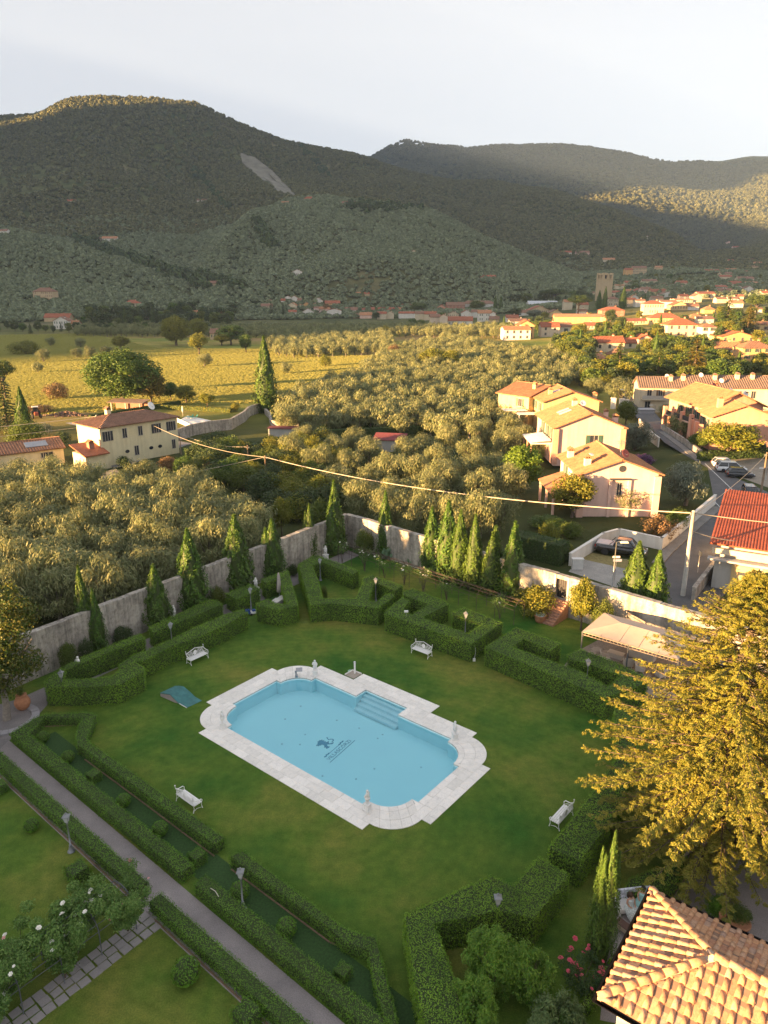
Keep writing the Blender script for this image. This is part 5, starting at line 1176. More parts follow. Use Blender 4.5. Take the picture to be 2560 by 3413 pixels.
o = part('skylight', MB().box((0, 0, .06), (2.4, .9, .12)), M('skylight_glass'), h3, (-2.4, -.5, 5.8 + 2.0 * (1 - 2.4 / (w3 / 2)) + .03)); o.rotation_euler = (0, -math.atan2(2.0, w3 / 2), 0)
for s in (0,): part('awning', MB().box((-w3 / 2 - 2.6, -3.6, 2.9), (5.0, 3.0, .06)), AWN, h3); part('awning', MB().box((-w3 / 2 - 4.6, .8, 3.0), (5.0, 3.4, .06)), AWN, h3)
for k in range(3): part('awning_post', MB().box((-w3 / 2 - 4.8, -5 + 3 * k, 1.4), (.14, .14, 2.9)), WM('white'), h3)
h4, w4, d4 = gable_front('yellow house with orange roof stepped behind its twin', (1764, 1321), (1890, 1305), E2, Z, 9, 1.9, 'yellow', 'orange', [('l', -2, 4.2, 1.0, 1.6, SHG)], rows=.3, ov=.5, chim=((-2.4, -2.6, .9, .8),))
# --- salmon houses beyond the street
h5, w5, d5 = gable_front('salmon house with tall chimney and blank gable by the car park', (2376, 1385), (2585, 1388), Z + 6.2, Z, 6.5, 2.0, 'salmon', 'orange', [('f', -1.0, 2.6, 1.0, 1.7, SHD), ('l', -1, 4.4, 1.0, 1.7, SHG), ('l', 1.6, 4.4, 1.0, 1.7, SHG)], rows=.3, ov=.6, chim=((-2.9, 1.0, 1.6, .9),))
h6, w6, d6 = gable_front('salmon house with columned balconies and a broad orange roof', (2358, 1353), (2545, 1350), Z + 6.4, Z, 15, 2.6, 'salmon', 'orange', [('l', -4, 4.3, 1.1, 1.8, SHG), ('l', -1, 4.3, 1.1, 1.8, SHG), ('l', 2.5, 4.3, 1.1, 1.8, SHG)], rows=.3, ov=.9, chim=((4.0, -4, .9, .7), (1.6, 3, .9, .7)))
for k in range(4):
    part('column', MB().box((-w6 / 2 - 2.2, -6.2 + 3.6 * k, 2.0), (.7, .7, 5.2)), WM('salmon'), h6)
part('balcony', MB().box((-w6 / 2 - 1.2, -1, 2.9), (2.4, 12, .22)), WM('pink'), h6)
part('balcony_rail', MB().box((-w6 / 2 - 2.3, -1, 3.5), (.06, 12, .9)), SHD, h6)
for k in range(3): part('column', MB().box((-w5 / 2 - 1.6, -2.6 + 2.4 * k, 2.0), (.65, .65, 5.0)), WM('salmon'), h5)
dish(h6, (.6, 2.0, 9.1), .6, M('dish_red'), (.4,)); dish(h6, (2.0, -2.0, 8.4), .6, M('dish_white'), (.2,)); dish(h6, (3.6, -4.5, 8.2), .6, M('dish_white'), (.1,))
# --- yellow terrace behind
ZY = tz(*G(2300, 1330, 2.5)[:2])
def side_front(label, pl, pr, h, d, rise, wall, roof, wins, z0=None, **k):
    z = z0 if z0 is not None else ZY
    a, b, w, rz = from_eave(pl, pr, z + h); back = Vector((-math.sin(rz), math.cos(rz), 0)); c = (a + b) / 2 + back * d / 2; c.z = z
    return house(label, c, w, d, rz, h, rise, k.pop('kind', 's'), wall, roof, wins, **k), w, d
h7, w7, d7 = side_front('yellow terrace house with a first-floor balcony and ribbed roof', (2135, 1288), (2302, 1291), 6.0, 8.5, 2.0, 'cream', 'greyb', [('f', -3.6, 4.4, 1.0, 1.7, None), ('f', -1.0, 4.2, .9, 2.0, SHB), ('f', 3.2, 4.4, 1.0, 1.5, None), ('f', -3.8, 1.6, 1.2, 1.5, None)], rows=.55, ov=.5, chim=((1.6, -1.6, 1.0, .8), (4.6, -1.2, 1.0, .9)))
part('balcony', MB().box((-2.4, -d7 / 2 - .7, 2.95), (6, 1.4, .2)), WM('cream'), h7); part('balcony_rail', MB().box((-2.4, -d7 / 2 - 1.35, 3.5), (6, .06, .9)), FRM, h7)
h8, w8, d8 = side_front('long yellow terrace house with ribbed roof and two white dishes', (2302, 1289), (2600, 1292), 6.2, 9, 2.3, 'cream', 'greyb', [('f', x, 4.4, 1.0, 1.7, None) for x in (-6, -2.5, 1.2, 4.5)], rows=.55, ov=.5, chim=((-4, -1.6, 1.0, .8), (1.4, -1.2, 1.0, .9), (5, -1.2, 1.0, .8)))
dish(h8, (-3.0, -3.4, 7.6), .6, M('dish_white'), (.2,)); dish(h8, (-7, -.5, 8.6), .6, M('dish_white'), (.2,)); dish(h7, (1.0, 0, 8.2), .5, M('dish_white'), (.2,))
# --- long farmhouse on the left
FZ = 0.0
fa = G(338, 1532, 0); fb = G(592, 1466, 0)
fa2 = G(330, 1423, 7.0); fb2 = G(588, 1386, 7.0)
fl = (fb2 - fa2).length; frz = math.atan2(fb2.y - fa2.y, fb2.x - fa2.x); fbk = Vector((-math.sin(frz), math.cos(frz), 0)); FD = 8.0
fc = (fa2 + fb2) / 2 + fbk * FD / 2; fc.z = 0
farm = house('long pale yellow farmhouse with brown tiled roof and dark shutters', fc, fl, FD, frz, 7.0, 1.25, 'h', 'straw', 'brown',
  [('f', fl * k_ - fl / 2, z_, w_, 1.6, s_) for k_, z_, w_, s_ in ((.09, 5.2, .85, SHD), (.30, 5.3, .75, None), (.50, 5.3, .75, None), (.71, 5.3, .85, SHD), (.91, 5.3, .85, SHD), (.43, 1.9, .75, None), (.93, 1.9, .65, None))], rows=.4, ov=.5, chim=((-3.4, .4, .9, .8),))
for x, z in ((fl * -.19, 2.0), (fl * .12, 1.9), (fl * .24, 1.9)):
    o = part('oval_window', MB().lathe([(.3, 0), (.3, .04)], (0, 0, 0), 14), GLS, farm, (x, -FD / 2 - .02, z)); o.rotation_euler = (R(90), 0, 0); o.scale = (1.4, 1, 1)
dish(farm, (fl / 2 - 2.0, 1.0, 8.6), .8, M('dish_white'), (.3,))
part('annex', MB().box((-fl / 2 - 1.6, -FD / 2 + .6, 1.4), (4.4, 4.4, 3.0)), WM('straw'), farm)
mb = MB(); slope_slab(mb, [(-fl / 2 - 4.2, -FD / 2 - 2.2, 2.8), (-fl / 2 + .3, -FD / 2 - 2.2, 2.8), (-fl / 2 + .3, -FD / 2 + 2.9, 4.2), (-fl / 2 - 4.2, -FD / 2 + 2.9, 4.2)]); o = part('annex_roof', mb, RM('red'), farm)
chimney(farm, -fl / 2 - 1.6, -FD / 2 + .6, 3.4, 1.0, .9, 'brick', RM('red'))
# low outbuilding far left with solar panels
oa = G(-40, 1518, 3.0); ob = G(210, 1488, 3.0); ol = (ob - oa).length; orz = math.atan2(ob.y - oa.y, ob.x - oa.x); obk = Vector((-math.sin(orz), math.cos(orz), 0)); oc = (oa + ob) / 2 + obk * 3.2; oc.z = 0
outb = house('low yellow outbuilding with old tiled roof and a solar panel', oc, ol, 6.4, orz, 3.0, 1.2, 's', 'straw', 'brown', [('f', 3.4, 1.5, 1.5, 1.6, None), ('f', ol / 2 - 3.4, 1.9, .6, .8, None)], rows=.45, ov=.4)
o = part('solar_panel', MB().box((0, 0, .08), (3.6, 1.7, .08)), M('solar_panel', mat_plain, (.22, .26, .32), .2), outb, (ol / 2 - 4, -1.6, 3.62)); o.rotation_euler = (math.atan2(1.2, 3.2), 0, 0)
# --- red corrugated-roof workshop at the right
ra = G(2378, 1808, Z + 4.6); rb = G(2640, 1846, Z + 4.6); rl = (rb - ra).length; rrz = math.atan2(rb.y - ra.y, rb.x - ra.x); rbk = Vector((-math.sin(rrz), math.cos(rrz), 0))
rback = G(2545, 1640, Z + 5.6); rdep = (rback - ra).dot(rbk); rdep = max(9, min(16, rdep)); rc = (ra + rb) / 2 + rbk * rdep / 2; rc.z = Z
shop = thing('workshop', 'block workshop with rusty red corrugated roof and yellow doors', 'workshop', rc, rrz)
part('wall', MB().box((0, 0, 1.8), (rl - .6, rdep - .4, 5.2)), WM('grey'), shop)
RR = M('corrugated_red', mat_roof, (.36, .085, .040)); mr = MB(); q = [(-rl / 2 - .3, -rdep / 2 - .3, 4.6), (rl / 2 + .3, -rdep / 2 - .3, 4.6), (rl / 2 + .3, rdep / 2, 6.0), (-rl / 2 - .3, rdep / 2, 6.0)]; slope_slab(mr, q, .1)
ro = part('roof', mr, RR, shop); mt = MB(); tile_rows(mt, q, .26, .08); o = part('corrugations', mt, RR, ro); o['kind'] = 'stuff'
part('fascia', MB().box((0, -rdep / 2 - .25, 3.95), (rl, .3, .5)), WM('cream'), shop); part('ledge', MB().box((0, -rdep / 2 - .5, 3.2), (rl + .6, .9, .16)), WM('grey'), shop)
for k in range(2): d_ = part('door', MB().box((-rl / 2 + 3 + 2.6 * k, -rdep / 2 - .08 + .2, 1.3), (2.3, .14, 2.7)), WM('yellow'), shop); part('door_slot', MB().box((-rl / 2 + 3 + 2.6 * k, -rdep / 2 - .17 + .2, 1.9), (1.1, .06, .3)), SHD, d_)
# ================================================================ VILLAGE
WORDS = {'white': 'white', 'cream': 'cream', 'yellow': 'yellow', 'beige': 'beige', 'pink': 'pink', 'ppink': 'pale pink', 'salmon': 'salmon', 'orange': 'orange', 'tan': 'tan stone', 'brick': 'brick red', 'grey': 'grey'}
RW = {'s': 'a ridged roof', 'g': 'its gable end forward', 'h': 'a hipped roof'}
for i, v in enumerate(VIL):
    x0, x1, ye, yb, yr, kind, wall = v[:7]
    xm = (x0 + x1) / 2; p = GT(xm, yb); k = PXM(p); w = (x1 - x0) / k; h = max(2.4, (yb - ye) / k); rise = max(.7, (ye - yr) / k)
    # apparent roof height of a side-on roof includes its depth seen from above
    d = {'s': min(9.5, max(6, w * .7)), 'g': min(12, max(7, w * 1.1)), 'h': min(10, max(6, w * .75))}[kind]
    el = max(0.0, (CAM_H - p.z - h) / p.y)
    if kind in 'sh': rise = max(.8, min(rise - el * d / 2, .32 * d))
    else: rise = min(rise, .28 * w)
    roof = v[7] if len(v) > 7 else ('red', 'brown', 'red', 'brown', 'orange')[i % 5]
    rz = float(rng.uniform(-.14, .14)); c = p + Vector((0, d / 2, 0)); wins = []
    big = (x1 - x0) > 24
    if big:
        nc = max(1, int(w / 3.4)); nr = max(1, min(3, int(round(h / 3.0))))
        sh = (None, SHG, None, SHB)[i % 4] if (x1 - x0) > 34 else None
        for r_ in range(nr):
            for c_ in range(nc):
                if rng.random() < .12: continue
                wins.append(('f', -w / 2 + (c_ + .5) * w / nc, h * (r_ + .55) / nr, min(1.0, w / nc * .4), min(1.5, h / nr * .5), sh, p.y < 420))
        if p.y < 600:
            for c_ in range(max(1, int(d / 4))): wins.append(('l' if x0 > 1280 else 'r', -d / 2 + (c_ + .5) * d / max(1, int(d / 4)), h * .7, .9, 1.3, None, False))
    where = 'on the hillside' if p.z > 60 else ('in the hill-foot hamlet' if xm < 1330 else ('in the old village by the tower' if p.y > 520 else 'at the village edge above the olive grove'))
    t = house('%s house with %s %s' % (WORDS[wall], RW[kind], where), c, w, d, rz, h, rise, kind, wall, roof, wins, ov=.4, rows=(.6 if p.y < 420 else None), group='village and hillside houses', base=2.5, chim=(((w * .2, d * .1 if kind != 'g' else -d * .2, .9, .7),) if big else ()))
# campanile
tp = GT(2010, 1000); tk = PXM(tp); tw = 38 / tk; thh = HGT(2010, 912, tp)
tow = thing('bell_tower', 'square brown stone bell tower with arched belfry openings', 'bell tower', tp, R(18))
TS = M('tower_stone', mat_oldwall); 
part('shaft', MB().box((0, 0, thh * .38), (tw, tw, thh * .84)), WM('tan'), tow)
part('string_course', MB().box((0, 0, thh * .80), (tw * 1.06, tw * 1.06, thh * .02)), WM('tan'), tow)
for sx in (-1, 0, 1):
    for sy in (-1, 0, 1):
        if sx or sy: part('belfry_pier', MB().box((sx * tw * .42, sy * tw * .42, thh * .88), (tw * .16, tw * .16, thh * .15)), WM('tan'), tow)
part('belfry_top', MB().box((0, 0, thh * .975), (tw, tw, thh * .05)), WM('tan'), tow)
for sx in (-1, 1):
    for sy in (-1, 1): part('corner_merlon', MB().box((sx * tw * .4, sy * tw * .4, thh * 1.012), (tw * .2, tw * .2, thh * .03)), WM('tan'), tow)
part('belfry_core', MB().box((0, 0, thh * .87), (tw * .3, tw * .3, thh * .14)), SHD, tow)

# ================================================================ STREET, CARS, POLES
ASP = M('asphalt', mat_gravel, (.115, .115, .12), 16); PAVE = M('pavement', mat_gravel, (.23, .22, .21), 9); DIRT = M('dirt', mat_gravel, (.30, .25, .19), 3)
def gz(pts, z): return [tuple(G(x, y, z)) for x, y in pts]
def road(name, pts, z, mat): return struct(name, MB().sheet(gz(pts, z), z), mat)
road('street', [(2090,2040),(2150,1960),(2185,1880),(2215,1838),(2300,1762),(2385,1690),(2375,1640),(2360,1560),(2290,1520),(2215,1475),(2165,1425),(2105,1375),(2075,1330),(2140,1325),(2200,1395),(2270,1450),(2335,1510),(2390,1560),(2470,1600),(2560,1640),(2700,1700),(2640,1790),(2560,1900),(2440,1960),(2330,2060)], ST_Z + .012, ASP)
road('car_park', [(2335,1512),(2460,1520),(2700,1545),(2700,1640),(2560,1625),(2470,1592),(2390,1555)], ST_Z + .02, M('car_park_gravel', mat_gravel, (.30, .26, .21), 5))
road('side_lane', [(2080,1330),(2140,1325),(2090,1270),(2000,1230),(1975,1190),(1950,1190),(1960,1240),(2030,1290)], ST_Z + .008, ASP)
def strip_px(name, pts, w, z0, h, mat, label=None, cat=None):
    """raised strip following ground points"""
    P = [G(x, y, z0) for x, y in pts]; mb = MB()
    for a, b in zip(P[:-1], P[1:]):
        d = (b - a); L = d.length; mb.box(((a.x + b.x) / 2, (a.y + b.y) / 2, z0 + h / 2), (L + .05, w, h), math.atan2(d.y, d.x))
    if label: o = part(name, mb, mat); return tag(o, label, cat)
    return struct(name, mb, mat)
strip_px('pavement', [(2190,1880),(2225,1840),(2300,1772),(2392,1692)], 1.1, ST_Z, .13, PAVE)
strip_px('pavement', [(2205,1440),(2270,1488),(2330,1535)], 1.2, ST_Z, .13, PAVE)
for a, b in (((2350, 1545), (2470, 1660)), ((2395, 1700), (2250, 1790)), ((2375, 1665), (2400, 1690))): strip_px('road_marking', [a, b], .12, ST_Z + .016, .004, M('road_paint', mat_plain, (.62, .62, .60), .8, 0, .25, 3))
# parking pad beside the wall: paved grid and dry grass
road('parking_pad', [(1895,1905),(1935,1860),(2000,1850),(2110,1868),(2150,1880),(2120,1925),(2060,1960)], ST_Z + .016, M('grass_block_paving', mat_gravel, (.34, .33, .31), 11))
road('dry_grass_strip', [(1935,1862),(1975,1842),(2120,1872),(2095,1898)], ST_Z + .024, M('dry_grass', mat_plain, (.24, .20, .08), .95, 0, .35, 4))
WHT = M('render_white', mat_wallpaint, (.74, .71, .66), .05)
def low_wall(pts, h, th, label, mat=WHT, z0=ST_Z, name='boundary_wall'):
    P = [G(x, y, z0) for x, y in pts]; mb = MB(); mc = MB()
    for a, b in zip(P[:-1], P[1:]):
        d = (b - a); L = d.length; c = (a + b) / 2; rz = math.atan2(d.y, d.x)
        mb.box((c.x, c.y, z0 + h / 2 - .3), (L + th, th, h + .6), rz); mc.box((c.x, c.y, z0 + h + .03), (L + th + .06, th + .1, .06), rz)
    t = thing(name, label, 'wall'); part('wall_body', mb, mat, t); part('coping', mc, mat, t); return t
low_wall([(1900,1885),(2008,1815),(2060,1800),(2203,1832),(2300,1752),(2380,1682)], 1.35, .25, 'white rendered wall curving round the pickup along the street')
low_wall([(2130,1415),(2175,1465),(2195,1480)], 1.2, .2, 'low pale wall before the round dense street olive')
ra_, rb_ = (2300, 2010), (2395, 1885)
low_wall([(2310,2000),(2400,1880),(2420,1850)], 1.3, .3, 'low old wall beside the workshop', OLDW)
low_wall([(2205,1430),(2280,1480),(2335,1520)], 1.0, .3, 'low stone wall with iron railing along the street', M('rubble', mat_oldwall))
# utility box by the pad
o = part('utility_cabinet', MB().box((0, 0, .55), (1.1, .5, 1.1)).box((0, 0, 1.13), (1.2, .6, .06)), M('cabinet_white', mat_plain, (.62, .62, .60), .5)); o.location = G(1923, 1896, ST_Z); tag(o, 'small white utility cabinet at the corner of the parking pad', 'utility box')
# ---------------------------------------------------------------- vehicles
RUB = M('tyre_rubber', mat_plain, (.025, .025, .027), .85); ALU = M('alloy', mat_plain, (.35, .35, .37), .35, .8); CGL = M('car_glass', mat_plain, (.03, .035, .04), .06, 0, .1, 2, .8)
HLT = M('headlight', mat_plain, (.75, .75, .75), .15, 0, .1); TLT = M('taillight', mat_plain, (.35, .02, .02), .25); PLS = M('black_plastic', mat_plain, (.03, .03, .032), .6)
def paint(name, c):
    m, t, b, o = new_mat(name); b.inputs['Base Color'].default_value = rgb(c); b.inputs['Roughness'].default_value = .25; b.inputs['Coat Weight'].default_value = .8; b.inputs['Coat Roughness'].default_value = .05
    n1 = noise(t, coords(t), 2.0, 3); t.links.new(ramp(t, n1, [(.3, tuple(x * .9 for x in c)), (.7, tuple(min(1, x * 1.1) for x in c))]), b.inputs['Base Color']); return m
def loft(mb, secs, smooth=True):
    """sections: list of (x, [(y,z)...]) closed rings"""
    n = len(secs[0][1]); vs = [(x, y, z) for x, ring in secs for y, z in ring]; m = len(secs)
    fs = [(i * n + k, (i + 1) * n + k, (i + 1) * n + (k + 1) % n, i * n + (k + 1) % n) for i in range(m - 1) for k in range(n)] + [tuple(range(n)), tuple(range((m - 1) * n, m * n))[::-1]]
    mb.add(vs, fs, smooth)
def ring(w, z0, z1, sh=.0, tb=.93):
    h = w / 2; return [(-h * .9, z0), (h * .9, z0), (h, z0 + .12), (h, z0 + (z1 - z0) * .62), (h * tb, z1 - .03), (h * tb * .9, z1), (-h * tb * .9, z1), (-h * tb, z1 - .03), (-h, z0 + (z1 - z0) * .62), (-h, z0 + .12)]
def car(label, px, py, heading, col, kind='hatch', group=None, p=None, L=None):
    p = p or GT(px, py); p = Vector((p.x, p.y, p.z + .015))
    t = thing('parked_car' if kind != 'pickup' else 'pickup_truck', label, 'car' if kind != 'pickup' else 'pickup truck', p, heading, group)
    L = L or {'hatch': 4.0, 'suv': 4.5, 'pickup': 5.35, 'sedan': 4.4}[kind]; Wd = {'hatch': 1.74, 'suv': 1.84, 'pickup': 1.9, 'sedan': 1.8}[kind]
    x = L / 2; g = .22 if kind != 'pickup' else .38; bz = {'hatch': .86, 'suv': 1.0, 'pickup': 1.12, 'sedan': .86}[kind]; rz = {'hatch': 1.46, 'suv': 1.66, 'pickup': 1.82, 'sedan': 1.42}[kind]
    bmat = M('paint_' + str(col), paint, col); mb = MB()
    loft(mb, [(-x, ring(Wd * .86, g + .12, bz - .12)), (-x + .12, ring(Wd * .95, g, bz - .02)), (-x + .7, ring(Wd, g, bz)), (x - 1.35, ring(Wd, g, bz)), (x - .45, ring(Wd * .97, g, bz - .12)), (x - .08, ring(Wd * .9, g + .05, bz - .26)), (x, ring(Wd * .8, g + .14, bz - .34))])
    body = part('body', mb, bmat, t)
    mb = MB(); c0, c1, c2, c3 = {'hatch': (-x + .12, -x + .55, .35, 1.05), 'suv': (-x + .1, -x + .5, .5, 1.3), 'pickup': (-.75, -.45, .95, 1.65), 'sedan': (-x + .75, -x + 1.35, .4, 1.15)}[kind]
    def cr(xx, w, z): return (xx, [(-w / 2, bz - .05), (w / 2, bz - .05), (w / 2 * .98, bz + .1), (w / 2 * .86, z - .06), (w / 2 * .76, z), (-w / 2 * .76, z), (-w / 2 * .86, z - .06), (-w / 2 * .98, bz + .1)])
    loft(mb, [cr(c0, Wd * .9, bz + .12), cr(c1, Wd * .93, rz), cr(c2, Wd * .94, rz), cr(c3, Wd * .9, bz + .06)]); part('cabin_glass', mb, CGL, t)
    mb = MB(); zt = rz + .012
    mb.add([(c1 - .02, -Wd * .36, zt - .005), (c2 + .02, -Wd * .36, zt - .005), (c2 + .02, Wd * .36, zt - .005), (c1 - .02, Wd * .36, zt - .005), (c1, -Wd * .3, zt + .03), (c2, -Wd * .3, zt + .03), (c2, Wd * .3, zt + .03), (c1, Wd * .3, zt + .03)], [(4, 5, 6, 7), (0, 1, 5, 4), (1, 2, 6, 5), (2, 3, 7, 6), (3, 0, 4, 7)])
    for s in (-1, 1):
        mb.tube([(c0, s * Wd * .45, bz + .02), (c1, s * Wd * .405, rz - .03), (c2, s * Wd * .405, rz - .03), (c3 + .02, s * Wd * .45, bz + .02)], .035, 5)
        xm = (c1 + c2) / 2; mb.tube([(xm, s * Wd * .47, bz), (xm, s * Wd * .41, rz - .03)], .04, 5)
    part('roof', mb, bmat, t)
    wb = L * .30; wr = .31 if kind != 'pickup' else .39
    for sx in (-1, 1):
        for sy in (-1, 1):
            o = part('wheel', MB().lathe([(wr * .62, -.11), (wr * .96, -.11), (wr, -.06), (wr, .06), (wr * .96, .11), (wr * .62, .11)], (0, 0, 0), 20), RUB, t, (sx * wb + .05, sy * (Wd / 2 - .1), wr)); o.rotation_euler = (R(90), 0, 0)
            part('rim', MB().lathe([(.05, -.09), (wr * .6, -.1), (wr * .64, 0), (wr * .6, .1), (.05, .09)], (0, 0, 0), 14), ALU, o)
    for s in (-1, 1):
        part('headlight', MB().ball((x - .14, s * Wd * .36, bz - .3), .15, 8, 6, (.7, 1.2, .6)), HLT, t); part('taillight', MB().box((-x + .03, s * Wd * .4, bz - .2), (.1, .22, .24)), TLT, t)
        part('mirror', MB().ball((c3 - .25, s * (Wd / 2 + .08), bz + .1), .11, 8, 6, (.7, 1, .8)), bmat, t)
    part('front_bumper', MB().box((x - .1, 0, g + .16), (.26, Wd * .84, .2)), PLS, t); part('rear_bumper', MB().box((-x + .08, 0, g + .16), (.26, Wd * .86, .2)), PLS, t)
    if kind == 'pickup':
        part('bed_cover', MB().box((-x + .98, 0, bz + .05), (1.75, Wd * .86, .09)), M('cover_silver', mat_plain, (.5, .5, .52), .4, .5), t)
        for s in (-1, 1): part('roof_rail', MB().tube([(c1, s * Wd * .34, rz + .08), (c2, s * Wd * .34, rz + .08)], .03, 5), ALU, t); part('roll_bar', MB().tube([(-x + 1.5, s * Wd * .4, bz + .08), (c0 - .02, s * Wd * .4, rz - .2)], .04, 6), PLS, t)
    return t
hp_ = math.atan2(G(2162, 1857, ST_Z).y - G(1995, 1829, ST_Z).y, G(2162, 1857, ST_Z).x - G(1995, 1829, ST_Z).x)
pk = (G(1998, 1845, ST_Z) + G(2160, 1872, ST_Z)) / 2
car('black pickup truck with silver bed cover parked inside the white wall', 0, 0, hp_ + .05, (.012, .013, .016), 'pickup', None, pk + Vector((0, .9, 0)))
car('white car parked at the hedge end of the car park row', 2415, 1556, R(-12), (.75, .75, .76), 'hatch'); car('white sport utility car in the middle of the car park row', 2435, 1572, R(-12), (.72, .73, .75), 'suv'); car('dark blue-grey hatchback at the street end of the car park row', 2466, 1590, R(-10), (.03, .035, .045), 'hatch')
car('black small car facing the red corrugated roof', 2498, 1655, R(-105), (.015, .015, .018), 'hatch'); car('silver-blue car parked up the street by the railing', 2150, 1430, R(115), (.30, .34, .40), 'hatch'); car('white car half hidden by the low orange house', 2075, 1235, R(10), (.7, .72, .75), 'sedan')
# ---------------------------------------------------------------- poles, lamps, cables
CONC = M('pole_concrete', mat_plain, (.42, .40, .36), .9, 0, .15, 2); WOOD = M('pole_wood', mat_plain, (.22, .16, .11), .9, 0, .3, 2)
def pole(label, px, pyb, pyt, r, mat, base=None, xt=None):
    p = base or GT(px, pyb); h = HGT(px, pyt, p); t = thing('utility_pole', label, 'pole', p)
    part('shaft', MB().tube([(0, 0, -.4), (0, 0, h * .5), (0, 0, h)], [r * 1.35, r * 1.15, r * .85], 10), mat, t)
    part('cap', MB().lathe([(r * 1.0, h - .02), (r * 1.0, h + .05), (r * .3, h + .12)], (0, 0, 0), 10), mat, t)
    part('bracket', MB().box((0, 0, h - .35), (.6, .08, .08)).tube([(-.25, 0, h - .3), (-.25, 0, h - .1)], .04, 6).tube([(.25, 0, h - .3), (.25, 0, h - .1)], .04, 6), M('aerial_metal'), t)
    return p + Vector((0, 0, h - .15))
top1 = pole('tall concrete utility pole at the street corner by the conifer', 2276, 1985, 1705, .17, CONC, G(2276, 1985, ST_Z))
top2 = pole('wooden utility pole among the clipped hedges', 888, 1615, 1520, .13, WOOD); top3 = pole('thinner wooden utility pole behind the first hedge pole', 829, 1560, 1486, .11, WOOD)
top4 = pole('grey concrete utility pole at the farmhouse corner', 337, 1525, 1385, .15, CONC); top5 = pole('slender wooden pole by the car park hedge', 2535, 1650, 1510, .12, WOOD)
top6 = pole('short wooden stake pole by the farmhouse yard end', 604, 1515, 1442, .07, WOOD); top7 = pole('thin pole standing in the large olive grove', 988, 1385, 1340, .07, WOOD)
def cable(label, a, b, sag, r=.035, mat=None):
    pts = [a + (b - a) * (i / 16) - Vector((0, 0, sag * 4 * (i / 16) * (1 - i / 16))) for i in range(17)]
    o = part('cable', MB().tube(pts, r, 5), mat or M('cable_grey', mat_plain, (.42, .36, .28), .6)); tag(o, label, 'cable')
cable('thick twisted cable sagging between the street pole and the hedge pole', top1, top2, 1.4, .06); cable('cable running from the hedge pole to the farmhouse', top2, Vector((fc.x, fc.y, 6.4)) + Vector((6, -4, 0)), 1.0); cable('cable from the thinner hedge pole towards the farm yard', top3, top6, .8)
cable('cable leaving the street pole over the red roof', top1, top1 + Vector((40, -3, -.5)), 1.2, .05); cable('lower cable from the street pole to the workshop', top1 - Vector((0, 0, 1.7)), Vector((rc.x, rc.y, Z + 4.2)) + Vector((-1, -4, 0)), .4, .04); cable('cable from the farmhouse pole across the outbuilding', top4, top4 + Vector((-45, -22, -.5)), .6, .04); cable('lower cable from the farmhouse pole to the outbuilding', top4 - Vector((0, 0, 1.6)), top4 + Vector((-45, -26, -2.0)), .5, .03)
cable('long thin cable crossing the olive grove outside the wall', top2, top2 + Vector((-62, -34, -1.5)), 1.6, .03); cable('thin cable from the street pole to the car park pole', top1 - Vector((0, 0, .2)), top5, .5, .03)
def street_lamp(label, px, pyb, pyt, arm, base=None):
    p = base or GT(px, pyb); h = HGT(px, pyt, p); t = thing('street_lamp', label, 'street lamp', p)
    part('post', MB().tube([(0, 0, 0), (0, 0, h * .5), (0, 0, h)], [.07, .06, .045], 8), M('lamp_steel', mat_plain, (.34, .34, .33), .4, .6), t)
    part('arm', MB().tube([(0, 0, h - .05), (arm * .5, 0, h + .05), (arm, 0, h + .02)], .035, 6), M('lamp_steel'), t)
    part('lamp_head', MB().box((arm + .25 * (1 if arm > 0 else -1), 0, h - .02), (.75, .3, .16), 0, .8), M('lamp_head', mat_plain, (.62, .60, .55), .5), t)
street_lamp('street lamp with flat head standing behind the sunlit wall by the pickup', 2040, 1962, 1806, .5, G(2040, 1962, ST_Z)); street_lamp('street lamp on the bend by the white gate pillars', 2080, 1375, 1298, -.8); street_lamp('short street lamp by the salmon house railing', 2178, 1410, 1350, -.7); street_lamp('street lamp post at the car park edge beside the wooden pole', 2552, 1600, 1560, -.6)
# road signs
def sign(label, px, pyb, pyt, discs):
    p = GT(px, pyb); h = HGT(px, pyt, p); t = thing('road_sign', label, 'road sign', p); part('post', MB().tube([(0, 0, 0), (0, 0, h)], .04, 6), M('lamp_steel'), t)
    for k, c in enumerate(discs):
        o = part('sign_disc', MB().lathe([(.32, 0), (.32, .03)], (0, 0, 0), 18), M('sign_%d%s' % (k, c[0]), mat_plain, c[1], .5, 0, .05), t, (0, -.06, h - .32 - .7 * k)); o.rotation_euler = (R(90), 0, 0)
        if c[0] == 'red': part('sign_bar', MB().box((0, -.11, h - .32 - .7 * k), (.46, .02, .12)), M('render_white'), t)
sign('no-entry and blue disc road signs at the farmhouse road', 502, 1505, 1455, [('red', (.55, .03, .03)), ('blue', (.03, .12, .5))])
sign('blue disc road sign beside the far yellow house', 1972, 1325, 1305, [('blue', (.03, .12, .5))])
t = thing('street_sign', 'small street name plate on posts beside the street lamp', 'sign', G(2047, 1945, ST_Z)); part('post', MB().tube([(0, 0, 0), (0, 0, 2.6)], .035, 6), M('lamp_steel'), t); part('plate', MB().box((.1, -.05, 2.45), (.8, .04, .25)), M('plate_blue', mat_plain, (.3, .32, .42), .5), t); part('plate', MB().box((-.05, -.05, 2.8), (.7, .04, .2)), M('render_white'), t)
t = thing('street_sign', 'small dark street sign beside the workshop wall', 'sign', G(2325, 1908, ST_Z)); part('post', MB().tube([(0, 0, 0), (0, 0, 2.3)], .035, 6), M('lamp_steel'), t); part('plate', MB().box((0, -.05, 2.1), (.12, .4, .5)), SHD, t)
